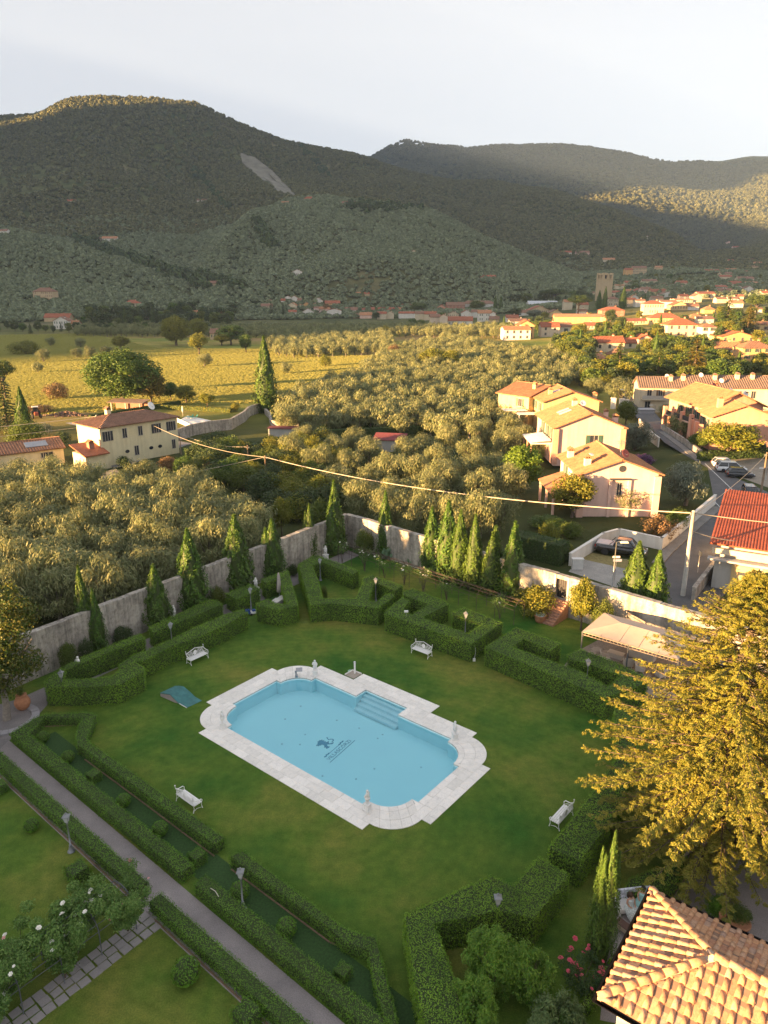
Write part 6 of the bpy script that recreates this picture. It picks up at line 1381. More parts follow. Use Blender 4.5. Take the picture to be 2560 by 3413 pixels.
# white gate pillars up the lane
for k, (px, py) in enumerate([(2043, 1362), (2070, 1365), (2085, 1368)]):
    t = thing('gate_pillar', 'square white gate pillar at the lane entrance', 'pillar', GT(px, py), 0, 'white gate pillars at the lane'); part('pier', MB().box((0, 0, 1.3), (1.1, .9, 2.6)), WHT, t); part('cap', MB().box((0, 0, 2.68), (1.3, 1.1, .14)), WHT, t)
t = thing('garden_shed', 'small grey metal shed by the columned salmon house', 'shed', GT(2150, 1395)); part('wall', MB().box((0, 0, 1.1), (3.4, 2.6, 2.2)), M('shed_grey', mat_plain, (.32, .33, .36), .6), t); part('roof', MB().box((0, 0, 2.27), (3.7, 2.9, .12)), M('shed_grey'), t)
# red-roofed hut and green plastic net between the hedges
hu = GT(1300, 1500); t = thing('tool_hut', 'small hut with dark red roof among olives and hedges', 'hut', hu, R(-12)); part('wall', MB().box((0, 0, 1.1), (5.6, 2.8, 2.2)), WM('grey'), t); mb = MB(); slope_slab(mb, [(-3.1, -1.7, 2.2), (3.1, -1.7, 2.2), (3.1, 1.7, 3.0), (-3.1, 1.7, 3.0)], .08); part('roof', mb, M('hut_roof', mat_roof, (.20, .045, .05)), t); window(t, 'f', 2.2, 1.3, .7, .8, 5.6, 2.8)
hu = GT(950, 1452); t = thing('tool_hut', 'low shed with flat red roof behind the farm hedges', 'hut', hu, R(-5)); part('wall', MB().box((0, 0, .8), (6.5, 2.4, 1.8)), WM('grey'), t); part('roof', MB().box((0, 0, 1.75), (7.0, 3.0, .1)), M('hut_roof'), t)
t = thing('polytunnel', 'small green polytunnel beside the lane of olives', 'greenhouse', GT(1925, 1228), R(10)); mb = MB(); mb.tube([(0, -3, 0), (0, 3, 0)], 2.2, 14); part('cover', mb, M('tunnel_green', mat_plain, (.16, .30, .22), .5), t); part('end_hoop', MB().box((0, -3.02, .5), (2.0, .08, 1.6)), SHD, t)
# farm road, track, yard
road('farm_road', [(330,1560),(318,1535),(430,1508),(520,1486),(600,1470),(640,1478),(560,1505),(470,1535),(420,1556)], .012, M('pale_asphalt', mat_gravel, (.20, .195, .20), 6))
road('farm_track', [(330,1590),(345,1575),(385,1560),(400,1575),(380,1605),(350,1612)], .016, DIRT); road('farm_yard', [(180,1400),(330,1362),(420,1350),(360,1385),(260,1420)], .02, M('yard_dust', mat_gravel, (.36, .33, .30), 2)); road('ploughed_strip', [(640,1352),(680,1338),(840,1342),(850,1362),(800,1368)], .02, DIRT)
# stone field walls near the tall cypress
def field_wall(pts, h, label):
    P = [GT(x, y) for x, y in pts]; mb = MB()
    for a, b in zip(P[:-1], P[1:]): d = b - a; c = (a + b) / 2; mb.box((c.x, c.y, h / 2 - .2), (d.length + .3, .5, h + .4), math.atan2(d.y, d.x))
    t = thing('field_wall', label, 'wall'); part('wall_body', mb, OLDW, t)
field_wall([(592,1470),(640,1452),(700,1440),(770,1432),(815,1405),(830,1388),(872,1372)], 2.4, 'grey stone wall running from the farmhouse to the tall cypress')
field_wall([(885,1380),(900,1395),(905,1420),(950,1432),(1010,1432)], 1.4, 'low rounded stone wall at the foot of the tall cypress'); field_wall([(1085,1425),(1165,1422)], 1.4, 'short stone wall at the edge of the large grove')
# farm pool with deck and fence
fp = thing('farm_pool', 'small turquoise farm pool with pale deck behind the farmhouse', 'swimming pool', (0, 0, 0)); dk = gz([(590,1405),(625,1385),(735,1408),(700,1430),(640,1428)], .10)
part('deck', MB().prism(dk, -.1, .10), STONE, fp); part('water', MB().sheet(gz([(668,1412),(690,1402),(722,1410),(698,1422)], .125), .125), M('farm_water', mat_plain, (.20, .50, .58), .1), fp)
fe = thing('deck_fence', 'white slatted fence round the farm pool deck', 'fence'); fpts = [G(592, 1408, .1), G(640, 1432, .1), G(700, 1434, .1)]
for a, b in zip(fpts[:-1], fpts[1:]):
    for k in range(4): part('slat', MB().box(((a.x + b.x) / 2, (a.y + b.y) / 2, .3 + .25 * k), ((b - a).length, .05, .14), math.atan2(b.y - a.y, b.x - a.x)), WHT, fe)
    part('post', MB().box((a.x, a.y, .65), (.1, .1, 1.3)), WHT, fe)
for k in range(2):
    p = G(630 + 14 * k, 1393 + 2 * k, .1); t = thing('sun_lounger', 'green sun lounger on the farm pool deck', 'sun lounger', p, .6, 'green loungers by the farm pool'); part('seat', MB().box((0, 0, .35), (1.4, .65, .1)), M('lounger_green', mat_plain, (.06, .28, .20), .6), t); o = part('backrest', MB().box((.0, 0, .3), (.08, .65, .7)), M('lounger_green'), t, (.75, 0, .25)); o.rotation_euler = (0, R(35), 0)
    for sx in (-.5, .5): part('leg', MB().box((sx, 0, .15), (.06, .55, .3)), WHT, t)
t = thing('parasol', 'furled white parasol on the farm pool deck', 'parasol', G(610, 1388, .1)); part('pole', MB().tube([(0, 0, 0), (0, 0, 2.6)], .03, 6), WHT, t); part('canopy', MB().lathe([(.12, 1.0), (.2, 1.5), (.14, 2.3), (.03, 2.6)], (0, 0, 0), 10), AWN, t)
# tractor and rubble
tp_ = GT(122, 1392); t = thing('farm_tractor', 'old red and grey tractor with cab in the yard', 'tractor', tp_, R(-60)); TRD = M('tractor_red', mat_plain, (.30, .07, .04), .5)
part('body', MB().box((.9, 0, 1.05), (2.0, .8, .7)), TRD, t); part('cab', MB().box((-.6, 0, 1.75), (1.2, 1.3, 1.5), 0, .88), CGL, t); part('cab_roof', MB().box((-.6, 0, 2.55), (1.4, 1.4, .14)), AWN, t); part('exhaust', MB().tube([(.9, .3, 1.4), (.9, .3, 2.2)], .05, 6), PLS, t)
for sx, wr in ((-.8, .8), (1.4, .5)):
    for sy in (-1, 1): o = part('wheel', MB().lathe([(wr * .5, -.2), (wr, -.18), (wr, .18), (wr * .5, .2)], (0, 0, 0), 16), RUB, t, (sx, sy * .85, wr)); o.rotation_euler = (R(90), 0, 0); part('rim', MB().lathe([(.05, -.15), (wr * .5, -.16), (wr * .5, .16), (.05, .15)], (0, 0, 0), 12), TRD, o)
mb = MB()
for k in range(420):
    a = rng.uniform(0, 6.28); r_ = abs(rng.normal(0, .5)); x = r_ * math.cos(a) * 6; y = r_ * math.sin(a) * 2.2; z = max(.05, 1.1 * math.exp(-r_ * r_ * 2.5) * rng.random()); mb.box((x, y, z), (rng.uniform(.25, .5), rng.uniform(.15, .3), .2), rng.uniform(0, 3))
o = part('rubble_heap', mb, M('rubble_brick', mat_plain, (.24, .15, .11), .95, 0, .5, 1)); o.location = GT(225, 1385); o['kind'] = 'stuff'; o['label'] = 'heap of broken bricks in the farm yard'; o['category'] = 'rubble'
sh_ = GT(430, 1368); t = thing('open_shed', 'tumbledown open shed under the huge oak', 'shed', sh_, R(-12))
for x in (-4, 0, 4): part('post', MB().box((x, -1.3, 1.1), (.3, .3, 2.2)), OLDW, t)
part('rear_wall', MB().box((0, 1.6, 1.1), (9, .3, 2.2)), WM('brick'), t); mb = MB(); slope_slab(mb, [(-5, -1.8, 2.2), (5, -1.8, 2.2), (5, 2, 2.7), (-5, 2, 2.7)], .1); part('roof', mb, RM('greyb'), t)

# ================================================================ GARDEN FURNISHINGS
MARB = M('white_marble', mat_plain, (.76, .75, .73), .6, 0, .06, 8); IRW = M('white_iron', mat_plain, (.82, .81, .80), .45, 0, .03, 5)
LEAD = M('lamp_lead', mat_plain, (.24, .25, .27), .5, .3, .15, 4); LGL = M('lantern_glass', mat_plain, (.50, .51, .52), .2, 0, .1, 6); TERRA = M('pot_terracotta', mat_plain, (.42, .19, .10), .85, 0, .2, 5)
def skin_mesh(name, V, E, Rr, sub=1, root=0):
    me = bpy.data.meshes.new(name); me.from_pydata(V, E, []); o = bpy.data.objects.new(name, me); COL.objects.link(o)
    md = o.modifiers.new('s', 'SKIN'); md.use_smooth_shade = True
    for i, r in enumerate(Rr): me.skin_vertices[0].data[i].radius = (r, r) if not isinstance(r, tuple) else r
    me.skin_vertices[0].data[root].use_root = True
    s = o.modifiers.new('d', 'SUBSURF'); s.levels = sub; s.render_levels = sub
    dg = bpy.context.evaluated_depsgraph_get(); out = bpy.data.meshes.new_from_object(o.evaluated_get(dg)); bpy.data.objects.remove(o); out.name = name
    return out
# putto: pelvis, spine, neck, head, arms, legs (1 m tall)
PV = [(0,0,.42),(.01,0,.56),(0,0,.68),(0,0,.76),(0,-.01,.83),(0,-.01,.93),(-.12,0,.69),(-.2,-.08,.56),(-.1,-.16,.58),(.12,0,.69),(.2,-.03,.55),(.12,-.13,.46),(-.07,0,.36),(-.09,-.04,.2),(-.08,0,.04),(-.08,-.07,.02),(.07,0,.36),(.1,.02,.2),(.09,.03,.04),(.1,-.05,.02)]
PE = [(0,1),(1,2),(2,3),(3,4),(4,5),(2,6),(6,7),(7,8),(2,9),(9,10),(10,11),(0,12),(12,13),(13,14),(14,15),(0,16),(16,17),(17,18),(18,19)]
PR = [.125,.12,.105,.05,.1,.085,.055,.042,.035,.055,.042,.035,.085,.06,.042,.035,.085,.06,.042,.035]
PUT = skin_mesh('putto', PV, PE, PR); 
def statue(label, p, rz, ped=.36, sc=1.0, pw=.36, cat='statue', group=None):
    t = thing('statue', label, cat, p, rz, group); t.scale = (sc, sc, sc)
    part('pedestal', MB().box((0, 0, .03), (pw + .1, pw + .1, .06)).box((0, 0, ped / 2 + .02), (pw, pw, ped - .06), 0, .94).box((0, 0, ped), (pw + .06, pw + .06, .06)), MARB, t)
    part('figure', PUT, MARB, t, (0, 0, ped + .02)); part('drapery', MB().lathe([(.15, .3), (.17, .4), (.14, .47), (.12, .43)], (0, 0, ped), 12), MARB, t)
    return t
for (x, y), lab, rz in (((-6.65, 4.6), 'white cherub statue on the pool rim next to the steel spout', .5), ((-6.6, -4.6), 'white cherub statue on the pool rim towards the green ramp', 2.4), ((6.62, 4.5), 'white cherub statue on the pool rim towards the gazebo', -.6), ((6.6, -4.6), 'white cherub statue on the pool rim towards the zigzag hedge', -1.6)):
    q = PL(x, y, SLABZ); statue(lab, q, PA + rz, .42, 1.0, .34)
for px, py, lab in ((268, 2262, 'small grey statue between dark bushes at the wall'), (583, 2082, 'white seated bust statue under the wall between two cypresses'), (855, 1985, 'slim white statue with raised arm by the wall'), (1086, 1873, 'white statue on a plinth in the wall corner by the pergola')):
    statue(lab, G(px, py), R(-40), .75, 1.15, .42)
# --- ornate bench
def bench_parts():
    P = {}
    mb = MB()
    for k in range(5): mb.box((0, -.24 + .12 * k, .43), (1.72, .095, .035))
    P['seat'] = mb.mesh('seat')
    mb = MB(); w = .86
    def top(x): return .86 + .17 * math.cos(x / w * 1.45) ** 2 + (.05 * math.exp(-(x / .07) ** 2))
    xs = np.linspace(-w, w, 25); mb.tube([(x, .30, top(x)) for x in xs], .028, 6); mb.tube([(-w, .27, .5), (w, .27, .5)], .02, 6)
    P['back_rail'] = mb.mesh('back_rail')
    mb = MB()
    for s in (-1, 1):
        for k in range(7):
            x = s * (.24 + .09 * k); r = .05 + .015 * (k % 2); zc = .62 + .1 * (k % 3)
            mb.tube([(x + r * math.cos(a), .285, min(top(x) - .02, zc + r * math.sin(a))) for a in np.linspace(0, 5.6, 10)], .014, 4)
            mb.tube([(x, .285, .5), (x + .03 * s, .29, top(x))], .013, 4)
    P['scrollwork'] = mb.mesh('scrollwork')
    mb = MB(); mb.ball((0, .28, .70), .19, 16, 8, (1, .12, 1.05)); P['medallion'] = mb.mesh('medallion')
    return P
BP = bench_parts()
def bench(label, p, rz):
    t = thing('garden_bench', label, 'bench', p, rz)
    for k, me in BP.items(): part(k, me, IRW, t)
    for s in (-1, 1):
        part('arm', MB().tube([(s * .86, .32, 1.02), (s * .86, .30, .82), (s * .88, .1, .70), (s * .9, -.22, .68), (s * .88, -.3, .58), (s * .86, -.27, .46)], [.03, .026, .026, .028, .026, .022], 6).ball((s * .86, .32, 1.05), .045, 8, 6), IRW, t)
        part('leg', MB().tube([(s * .84, -.27, .44), (s * .86, -.24, .25), (s * .84, -.3, .0)], [.028, .022, .03], 6), IRW, t); part('leg', MB().tube([(s * .84, .29, .5), (s * .85, .27, .25), (s * .84, .34, .0)], [.028, .022, .03], 6), IRW, t)
        part('side_panel', MB().tube([(s * .86, .27, .5), (s * .87, 0, .58), (s * .87, -.2, .5)], .016, 5).tube([(s * .86, -.2, .12), (s * .86, .1, .2), (s * .86, .27, .12)], .014, 5), IRW, t)
    return t
def bench_at(label, pl, pr):
    a, b = G(*pl), G(*pr); rz = math.atan2(b.y - a.y, b.x - a.x); c = (a + b) / 2 + Vector((-math.sin(rz), math.cos(rz), 0)) * .28; return bench(label, c, rz)
bench_at('white ornate iron bench against the long doubled hedge', (638, 2219), (694, 2193)); bench_at('white ornate iron bench in front of the S-shaped hedge', (1371, 2176), (1426, 2197))
q = G(632, 2680); bench('white iron bench by the low box hedge, its back to the path', q, ang + math.pi)
a, b = G(1838, 2770), G(1900, 2700); rz = math.atan2(a.y - b.y, a.x - b.x); bench('white iron bench against the tall hedge below the conifer', (a + b) / 2, rz + math.pi * 0 + math.pi) if False else bench('white iron bench against the tall hedge below the conifer', (a + b) / 2, rz)
# --- lamp posts
def lamp(label, p, h=2.42):
    t = thing('garden_lamp', label, 'lamp post', p)
    part('base', MB().lathe([(.2, 0), (.2, .05), (.13, .09), (.1, .3), (.07, .38), (.085, .42), (.06, .46)], (0, 0, 0), 12), LEAD, t)
    part('post', MB().tube([(0, 0, .44), (0, 0, h - .5)], [.05, .036], 8).lathe([(.05, h - .62), (.065, h - .58), (.045, h - .54)], (0, 0, 0), 10), LEAD, t)
    la = part('lantern', MB().lathe([(.09, h - .5), (.11, h - .47), (.2, h - .16), (.2, h - .13)], (0, 0, 0), 4, True), LGL, t)
    part('cap', MB().lathe([(.26, h - .14), (.24, h - .1), (.09, h - .02), (.06, h + .05), (.02, h + .1)], (0, 0, 0), 4, True), LEAD, la)
    mb = MB()
    for k in range(4): a = k * math.pi / 2 + math.pi / 4; mb.tube([(.11 * math.cos(a), .11 * math.sin(a), h - .48), (.205 * math.cos(a), .205 * math.sin(a), h - .13)], .014, 4)
    part('lantern_frame', mb, LEAD, la)
LP = [((201, 2233), 'garden lamp rising from the end of the doubled hedge near the corner tree'), ((567, 2073), 'garden lamp between the doubled hedge and the straight hedge'), ((833, 1957), 'garden lamp standing next to the lawn mower'), ((1066, 1860), 'garden lamp inside the E-shaped hedge towards the wall'), ((1252, 1925), 'garden lamp in the small pocket of the E-shaped hedge'), ((1553, 2038), 'garden lamp in the pocket of the S-shaped hedge'), ((1962, 2195), 'garden lamp in the hedge pocket beside the gazebo'), ((1661, 2978), 'garden lamp rising out of the zigzag hedge')]
for (px, py), lab in LP: q = G(px, py, 2.5); lamp(lab, (q.x, q.y, 0))
lamp('garden lamp on the small lawn beyond the path hedge', G(238, 2838)); lamp('garden lamp in the bed beside a clipped ball', G(810, 3030))
# --- shower, spout, drain, stick, hose lamp
t = thing('pool_shower', 'steel shower post in a small stone tray by the pool', 'shower', PL(-4.42, 6.6, 0), PA); part('tray', MB().box((0, 0, .02), (.9, .9, .05)), M('tray_stone', mat_plain, (.35, .30, .25), .8), t); part('tray_rim', MB().box((0, .45, .06), (.95, .08, .12)).box((-.45, 0, .06), (.08, .9, .12)), STONE, t)
part('post', MB().box((0, .2, .55), (.1, .1, 1.1)), IRW, t); part('tap', MB().tube([(-.14, .2, 1.02), (.14, .2, 1.02)], .03, 6), ALU, t)
t = thing('pool_spout', 'small steel waterfall spout on the pool rim', 'spout', PL(-7.62, 3.5, SLABZ), PA + R(135)); part('foot', MB().box((0, 0, .09), (.22, .2, .18)), ALU, t); part('neck', MB().tube([(0, 0, .15), (0, .05, .5), (0, -.05, .62)], .07, 6), ALU, t); part('blade', MB().box((0, -.22, .64), (.55, .5, .05)), ALU, t)
o = part('drain_cover', MB().lathe([(.2, 0), (.2, .02)], (0, 0, .01), 16), M('drain_green', mat_plain, (.25, .45, .33), .6)); o.location = PL(-5.0, 6.9); tag(o, 'small round green cover in the lawn by the shower', 'drain cover')
o = part('stick', MB().tube([(0, 0, 0), (.35, .06, .02), (.75, 0, .01)], .018, 5), M('pale_wood', mat_plain, (.6, .55, .48), .8)); o.location = pathpt(17.2, .4) + Vector((0, 0, HL + .06)); o.rotation_euler = (0, 0, ang - .1); tag(o, 'pale stick lying on top of the low hedge by the path gap', 'stick')
t = thing('flood_light', 'small white flood light on a cable at the hedge corner', 'light', G(1580, 2203)); part('head', MB().box((0, 0, .12), (.22, .16, .24)), IRW, t); part('cable', MB().tube([(0, 0, .2), (.12, .1, .7), (.05, .2, 1.3)], .015, 5), IRW, t)
t = thing('flood_light', 'small white flood light on top of the S-shaped hedge', 'light', G(1354, 2040, 2.4)); part('head', MB().box((0, 0, .06), (.35, .16, .14)), IRW, t); part('stem', MB().tube([(0, 0, -.4), (0, 0, .02)], .02, 5), LEAD, t)
# --- green ramp over the pit
nr = [(622.5, 2359, .02), (598, 2345, .06), (582, 2330, .3), (567, 2314, .50), (550, 2311, .42), (534, 2309, .30)]; fr_ = [(673, 2335, .02), (650, 2322, .06), (634, 2306, .3), (612, 2288, .52), (597, 2285.5, .46), (583, 2286, .34)]
mb = MB(); A_ = [G(*p) for p in nr]; B_ = [G(*p) for p in fr_]; n = len(A_); mb.add(A_ + B_ + [p - Vector((0, 0, .05)) for p in A_ + B_], [(i, i + 1, i + 1 + n, i + n) for i in range(n - 1)] + [(i + n + 2 * n, i + 1 + n + 2 * n, i + 1 + 2 * n, i + 2 * n) for i in range(n - 1)] + [(i, i + 2 * n, i + 1 + 2 * n, i + 1) for i in range(n - 1)] + [(i + n, i + 1 + n, i + 1 + 3 * n, i + 3 * n) for i in range(n - 1)] + [(0, n, 3 * n, 2 * n), (n - 1, n - 1 + 2 * n, n - 1 + 3 * n, 2 * n - 1)])
bm_ = mb.mesh('sheet'); GRS = M('ramp_green', mat_plain, (.045, .16, .165), .7, 0, .25, 2.5); t = thing('pit_cover', 'dark green humped sheet cover lying on the lawn beside the pool', 'cover'); part('sheet', bm_, GRS, t)
ca = (A_[1] + A_[4] + B_[1] + B_[4]) / 4; part('pit_side', MB().add([A_[1], A_[3] - Vector((0, 0, .06)), A_[5] - Vector((0, 0, .06)), Vector((A_[5].x, A_[5].y, 0)), Vector((A_[2].x, A_[2].y, 0))], [(0, 1, 2, 3, 4)]), M('pit_concrete', mat_plain, (.3, .26, .25), .9), t)
part('lip_trim', MB().tube([A_[0], A_[1]], .025, 5), IRW, t)
# --- pergola of hoops with climbing roses
IRN = M('rust_iron', mat_plain, (.10, .075, .065), .7, .4, .3, 5); LIR = M('lead_iron', mat_plain, (.13, .14, .15), .6, .4)
ROSE = M('rose_leaf', mat_leaf, (.085, .19, .040), (.21, .32, .085), .25); WHR = M('white_rose', mat_plain, (.82, .80, .72), .7, 0, .04); PKR = M('pink_rose', mat_plain, (.62, .10, .16), .7, 0, .1); SPK = M('soft_pink_rose', mat_plain, (.70, .36, .34), .7, 0, .1)
def bloom_mesh(r):
    mb = MB()
    for k in range(3):
        rr = r * (1 - .28 * k)
        for j in range(6):
            a = j * math.pi / 3 + k * .5; mb.add([(0, 0, .1 * r * k), (rr * math.cos(a - .45), rr * math.sin(a - .45), r * (.15 + .25 * k)), (rr * 1.12 * math.cos(a), rr * 1.12 * math.sin(a), r * (.22 + .28 * k)), (rr * math.cos(a + .45), rr * math.sin(a + .45), r * (.15 + .25 * k))], [(0, 1, 2, 3)])
    return mb.mesh('bloom')
BLM = bloom_mesh(.09)
def bloom_var(mat):
    k = ('bl', mat.name)
    if k not in VAR: VAR[k] = BLM.copy(); VAR[k].materials.clear()
    return VAR[k]
def blooms(t, pts, mat, sc=(.7, 1.4)):
    for p in pts:
        me = BLM if mat is WHR else bloom_var(mat); o = part('bloom', me, mat, t, p); s = random.uniform(*sc); o.scale = (s, s, s); o.rotation_euler = (random.uniform(-.5, .5), random.uniform(-.5, .5), random.uniform(0, 6))
def pergola(label, a, b, wdir, w, h, n, mat, bars=7):
    t = thing('rose_pergola', label, 'pergola', a); d = b - a; hh = h - w / 2
    for k in range(n):
        o = d * (k / (n - 1)); pts = [o] + [o + Vector((0, 0, hh * .5)), o + Vector((0, 0, hh))] + [o + wdir * (w / 2 - w / 2 * math.cos(q)) + Vector((0, 0, hh + w / 2 * .8 * math.sin(q))) for q in np.linspace(.25, math.pi - .25, 9)] + [o + wdir * w + Vector((0, 0, hh)), o + wdir * w]
        part('hoop', MB().tube(pts, .028, 6), mat, t)
    for q in np.linspace(.05, math.pi - .05, bars):
        o = wdir * (w / 2 - w / 2 * math.cos(q)) + Vector((0, 0, hh + w / 2 * .8 * math.sin(q))); part('rail', MB().tube([o, o + d], .018, 5), mat, t)
    return t
ga, gb = G(1128, 1874), G(1712, 2083); wd3 = Vector((NEn.x, NEn.y, 0)); pergola('long iron hoop pergola with bare rusty arches between hedges and cypresses', ga, gb, wd3, 1.7, 2.25, 12, IRN)
def climber(label, p, h, w, nleaf, nb, mat=WHR, group=None, cat='rose bush', lo=.45, ns=6):
    t = thing('climbing_rose', label, cat, p, rng.uniform(0, 6), group); mb = MB(); cl = []
    for k in range(ns):
        a = rng.uniform(0, 6.28); q = rng.uniform(.4, 1) * w / 2; mb.tube([(0, 0, -.05), (math.cos(a) * q * .25, math.sin(a) * q * .25, h * .4), (math.cos(a) * q, math.sin(a) * q, h * rng.uniform(.7, 1))], [.03, .02, .008], 5)
        for j in range(3): s = rng.uniform(lo, 1); cl.append(((math.cos(a) * q * s + rng.normal(0, .12), math.sin(a) * q * s + rng.normal(0, .12), h * (.25 + .75 * s)), rng.uniform(.22, .42), .8))
    part('stems', mb, BARK, t); V, F = shell(cl, nleaf, .11, .06, .3, .6); part('foliage', np_mesh('rose_foliage', V, F), ROSE, t)
    blooms(t, [tuple(np.array(cl[rng.integers(len(cl))][0]) + rng.normal(0, .2, 3) + np.array([0, -.1, .2])) for _ in range(nb)], mat); return t
for k, (s, lab) in enumerate(((.02, 'white rose at the wall end of the long pergola'), (.17, 'bare-stemmed white rose on the pergola opposite the E-shaped hedge'), (.3, 'rose with white blooms on the pergola by the prickly pears'), (.42, 'leafy rose with pale blooms on the middle of the pergola'), (.53, 'rose bush on the pergola behind the S-shaped hedge'), (.66, 'sparse rose on the arched part of the pergola'), (.93, 'leggy rose at the last pergola arch near the barrel pot'))):
    climber(lab, ga + (gb - ga) * s + wd3 * .15, 2.4, 2.0, 190, 6 if s < .6 else 1)
# --- canopy gazebo
FLc, BLc, FRc = G(1942, 2104, 2.7), G(2037, 2049, 2.7), G(2262, 2198, 2.7); ux = (FRc - FLc); gw = ux.length; ux.normalize(); uy = Vector((-ux.y, ux.x, 0)); gd = (BLc - FLc).dot(uy); grz = math.atan2(ux.y, ux.x)
gzb = thing('canopy_gazebo', 'garden gazebo with beige fabric canopy on iron posts', 'gazebo', (FLc.x, FLc.y, 0), grz); CAN = M('canopy_cloth', mat_plain, (.46, .36, .29), .85, 0, .07, 1.2)
k_ = gd / 2; rp = [(0, 0, 2.72), (gw, 0, 2.72), (gw, gd, 2.72), (0, gd, 2.72), (k_, k_, 3.3), (gw - k_, k_, 3.3)]
part('canopy', MB().add(rp, [(0, 1, 5, 4), (1, 2, 5), (2, 3, 4, 5), (3, 0, 4)]).add([(x, y, z - .02) for x, y, z in rp], [(4, 5, 1, 0), (5, 2, 1), (5, 4, 3, 2), (4, 0, 3)]), CAN, gzb)
for s in np.linspace(0.2, .8, 4): part('canopy_seam', MB().tube([(gw * s, 0, 2.74), (gw * s, min(k_, gd / 2), 2.74 + .58 * min(1, min(gw * s, gw - gw * s) / k_))], .012, 4), M('seam', mat_plain, (.36, .29, .23), .8), gzb)
for px_ in (0, gw / 2, gw):
    for py_ in (0, gd):
        part('post', MB().box((px_, py_, 1.35), (.1, .1, 2.7)), LIR, gzb)
        for s in (-1, 1):
            if 0 <= px_ + s * .3 <= gw: part('bracket', MB().tube([(px_, py_, 2.0), (px_ + s * .12, py_, 2.35), (px_ + s * .55, py_, 2.55)], .02, 5), LIR, gzb)
for y_ in (0, gd):
    mb = MB().box((gw / 2, y_, 2.66), (gw, .08, .06)).box((gw / 2, y_, 2.42), (gw, .05, .04))
    for q in range(int(gw / .3)): mb.tube([(.15 + q * .3, y_, 2.42), (.3 + q * .3, y_, 2.64)], .012, 4).tube([(.3 + q * .3, y_, 2.42), (.15 + q * .3, y_, 2.64)], .012, 4)
    part('lattice_beam', mb, M('beam_cream', mat_plain, (.45, .36, .27), .7), gzb)
mb = MB().box((0, gd / 2, 2.66), (.08, gd, .06)).box((0, gd / 2, 2.42), (.05, gd, .04)); part('end_beam', mb, M('beam_cream'), gzb)
def gl(x, y): p = FLc + ux * x + uy * y; return (p.x, p.y)
struct('patio', MB().sheet([gl(-.6, -2.2), gl(gw + 6, -2.6), gl(gw + 6, gd + 1.5), gl(-.2, gd + .8), gl(-1.0, 1.0)], .006), M('patio_ground', mat_gravel, (.26, .22, .19), 6))
patio = thing('flagstones', 'irregular flagstones under the canopy gazebo', 'paving')
for i in range(9):
    for j in range(6):
        c = gl(.3 + i * .95 + rng.uniform(-.15, .15), -1.4 + j * .85 + rng.uniform(-.15, .15)); nn = rng.integers(5, 8); aa = np.sort(rng.uniform(0, 6.28, nn)); r0 = rng.uniform(.33, .5); part('flagstone', MB().prism([(c[0] + r0 * math.cos(a), c[1] + r0 * math.sin(a)) for a in np.linspace(0, 6.28, nn, endpoint=False) + rng.uniform(-.2, .2, nn)], -.02, .03 + rng.uniform(0, .008)), M('flag', mat_stone, (.36, .31, .27)), patio)
WIC = M('wicker', mat_plain, (.62, .55, .48), .8, 0, .1, 12)
def armchair(label, px, py, rz, group='wicker armchairs under the gazebo'):
    t = thing('wicker_armchair', label, 'armchair', G(px, py), rz, group)
    part('seat', MB().box((0, 0, .3), (.6, .6, .28), 0, 1.08), WIC, t); part('backrest', MB().add([(-.32, .24, .4), (.32, .24, .4), (.36, .42, .98), (-.36, .42, .98), (-.32, .32, .4), (.32, .32, .4), (.36, .5, .96), (-.36, .5, .96)], [(0, 1, 2, 3), (5, 4, 7, 6), (3, 2, 6, 7), (0, 3, 7, 4), (1, 5, 6, 2), (0, 4, 5, 1)]), WIC, t)
    for s in (-1, 1): part('arm', MB().add([(s * .3, -.3, .2), (s * .36, -.3, .2), (s * .36, .35, .2), (s * .3, .35, .2), (s * .3, -.3, .58), (s * .38, -.3, .58), (s * .38, .4, .72), (s * .3, .4, .72)], [(0, 1, 5, 4), (1, 2, 6, 5), (2, 3, 7, 6), (3, 0, 4, 7), (4, 5, 6, 7)]), WIC, t)
    for sx in (-1, 1):
        for sy in (-1, 1): part('leg', MB().box((sx * .25, sy * .25, .08), (.06, .06, .16)), WIC, t)
armchair('white wicker armchair next to the wicker coffee table', 2018, 2208, R(80)); armchair('white wicker armchair behind the middle gazebo post', 2092, 2222, R(170)); armchair('white wicker armchair beside the conifer branches', 2135, 2240, R(60)); armchair('white wicker armchair half under the conifer', 2200, 2258, R(200))
t = thing('wicker_table', 'long white wicker coffee table under the gazebo', 'table', G(2052, 2192), grz); part('table_top', MB().box((0, 0, .46), (1.3, .65, .06)), WIC, t); part('base', MB().box((0, 0, .22), (1.2, .55, .44)), WIC, t)
t = thing('wicker_sofa', 'white wicker sofa at the back of the gazebo', 'sofa', G(2140, 2195), grz + math.pi); part('seat', MB().box((0, 0, .25), (2.0, .7, .45)), WIC, t); part('backrest', MB().box((0, .35, .55), (2.0, .14, .6)), WIC, t)
for s in (-1, 1): part('arm', MB().box((s * .98, 0, .4), (.14, .7, .5)), WIC, t)
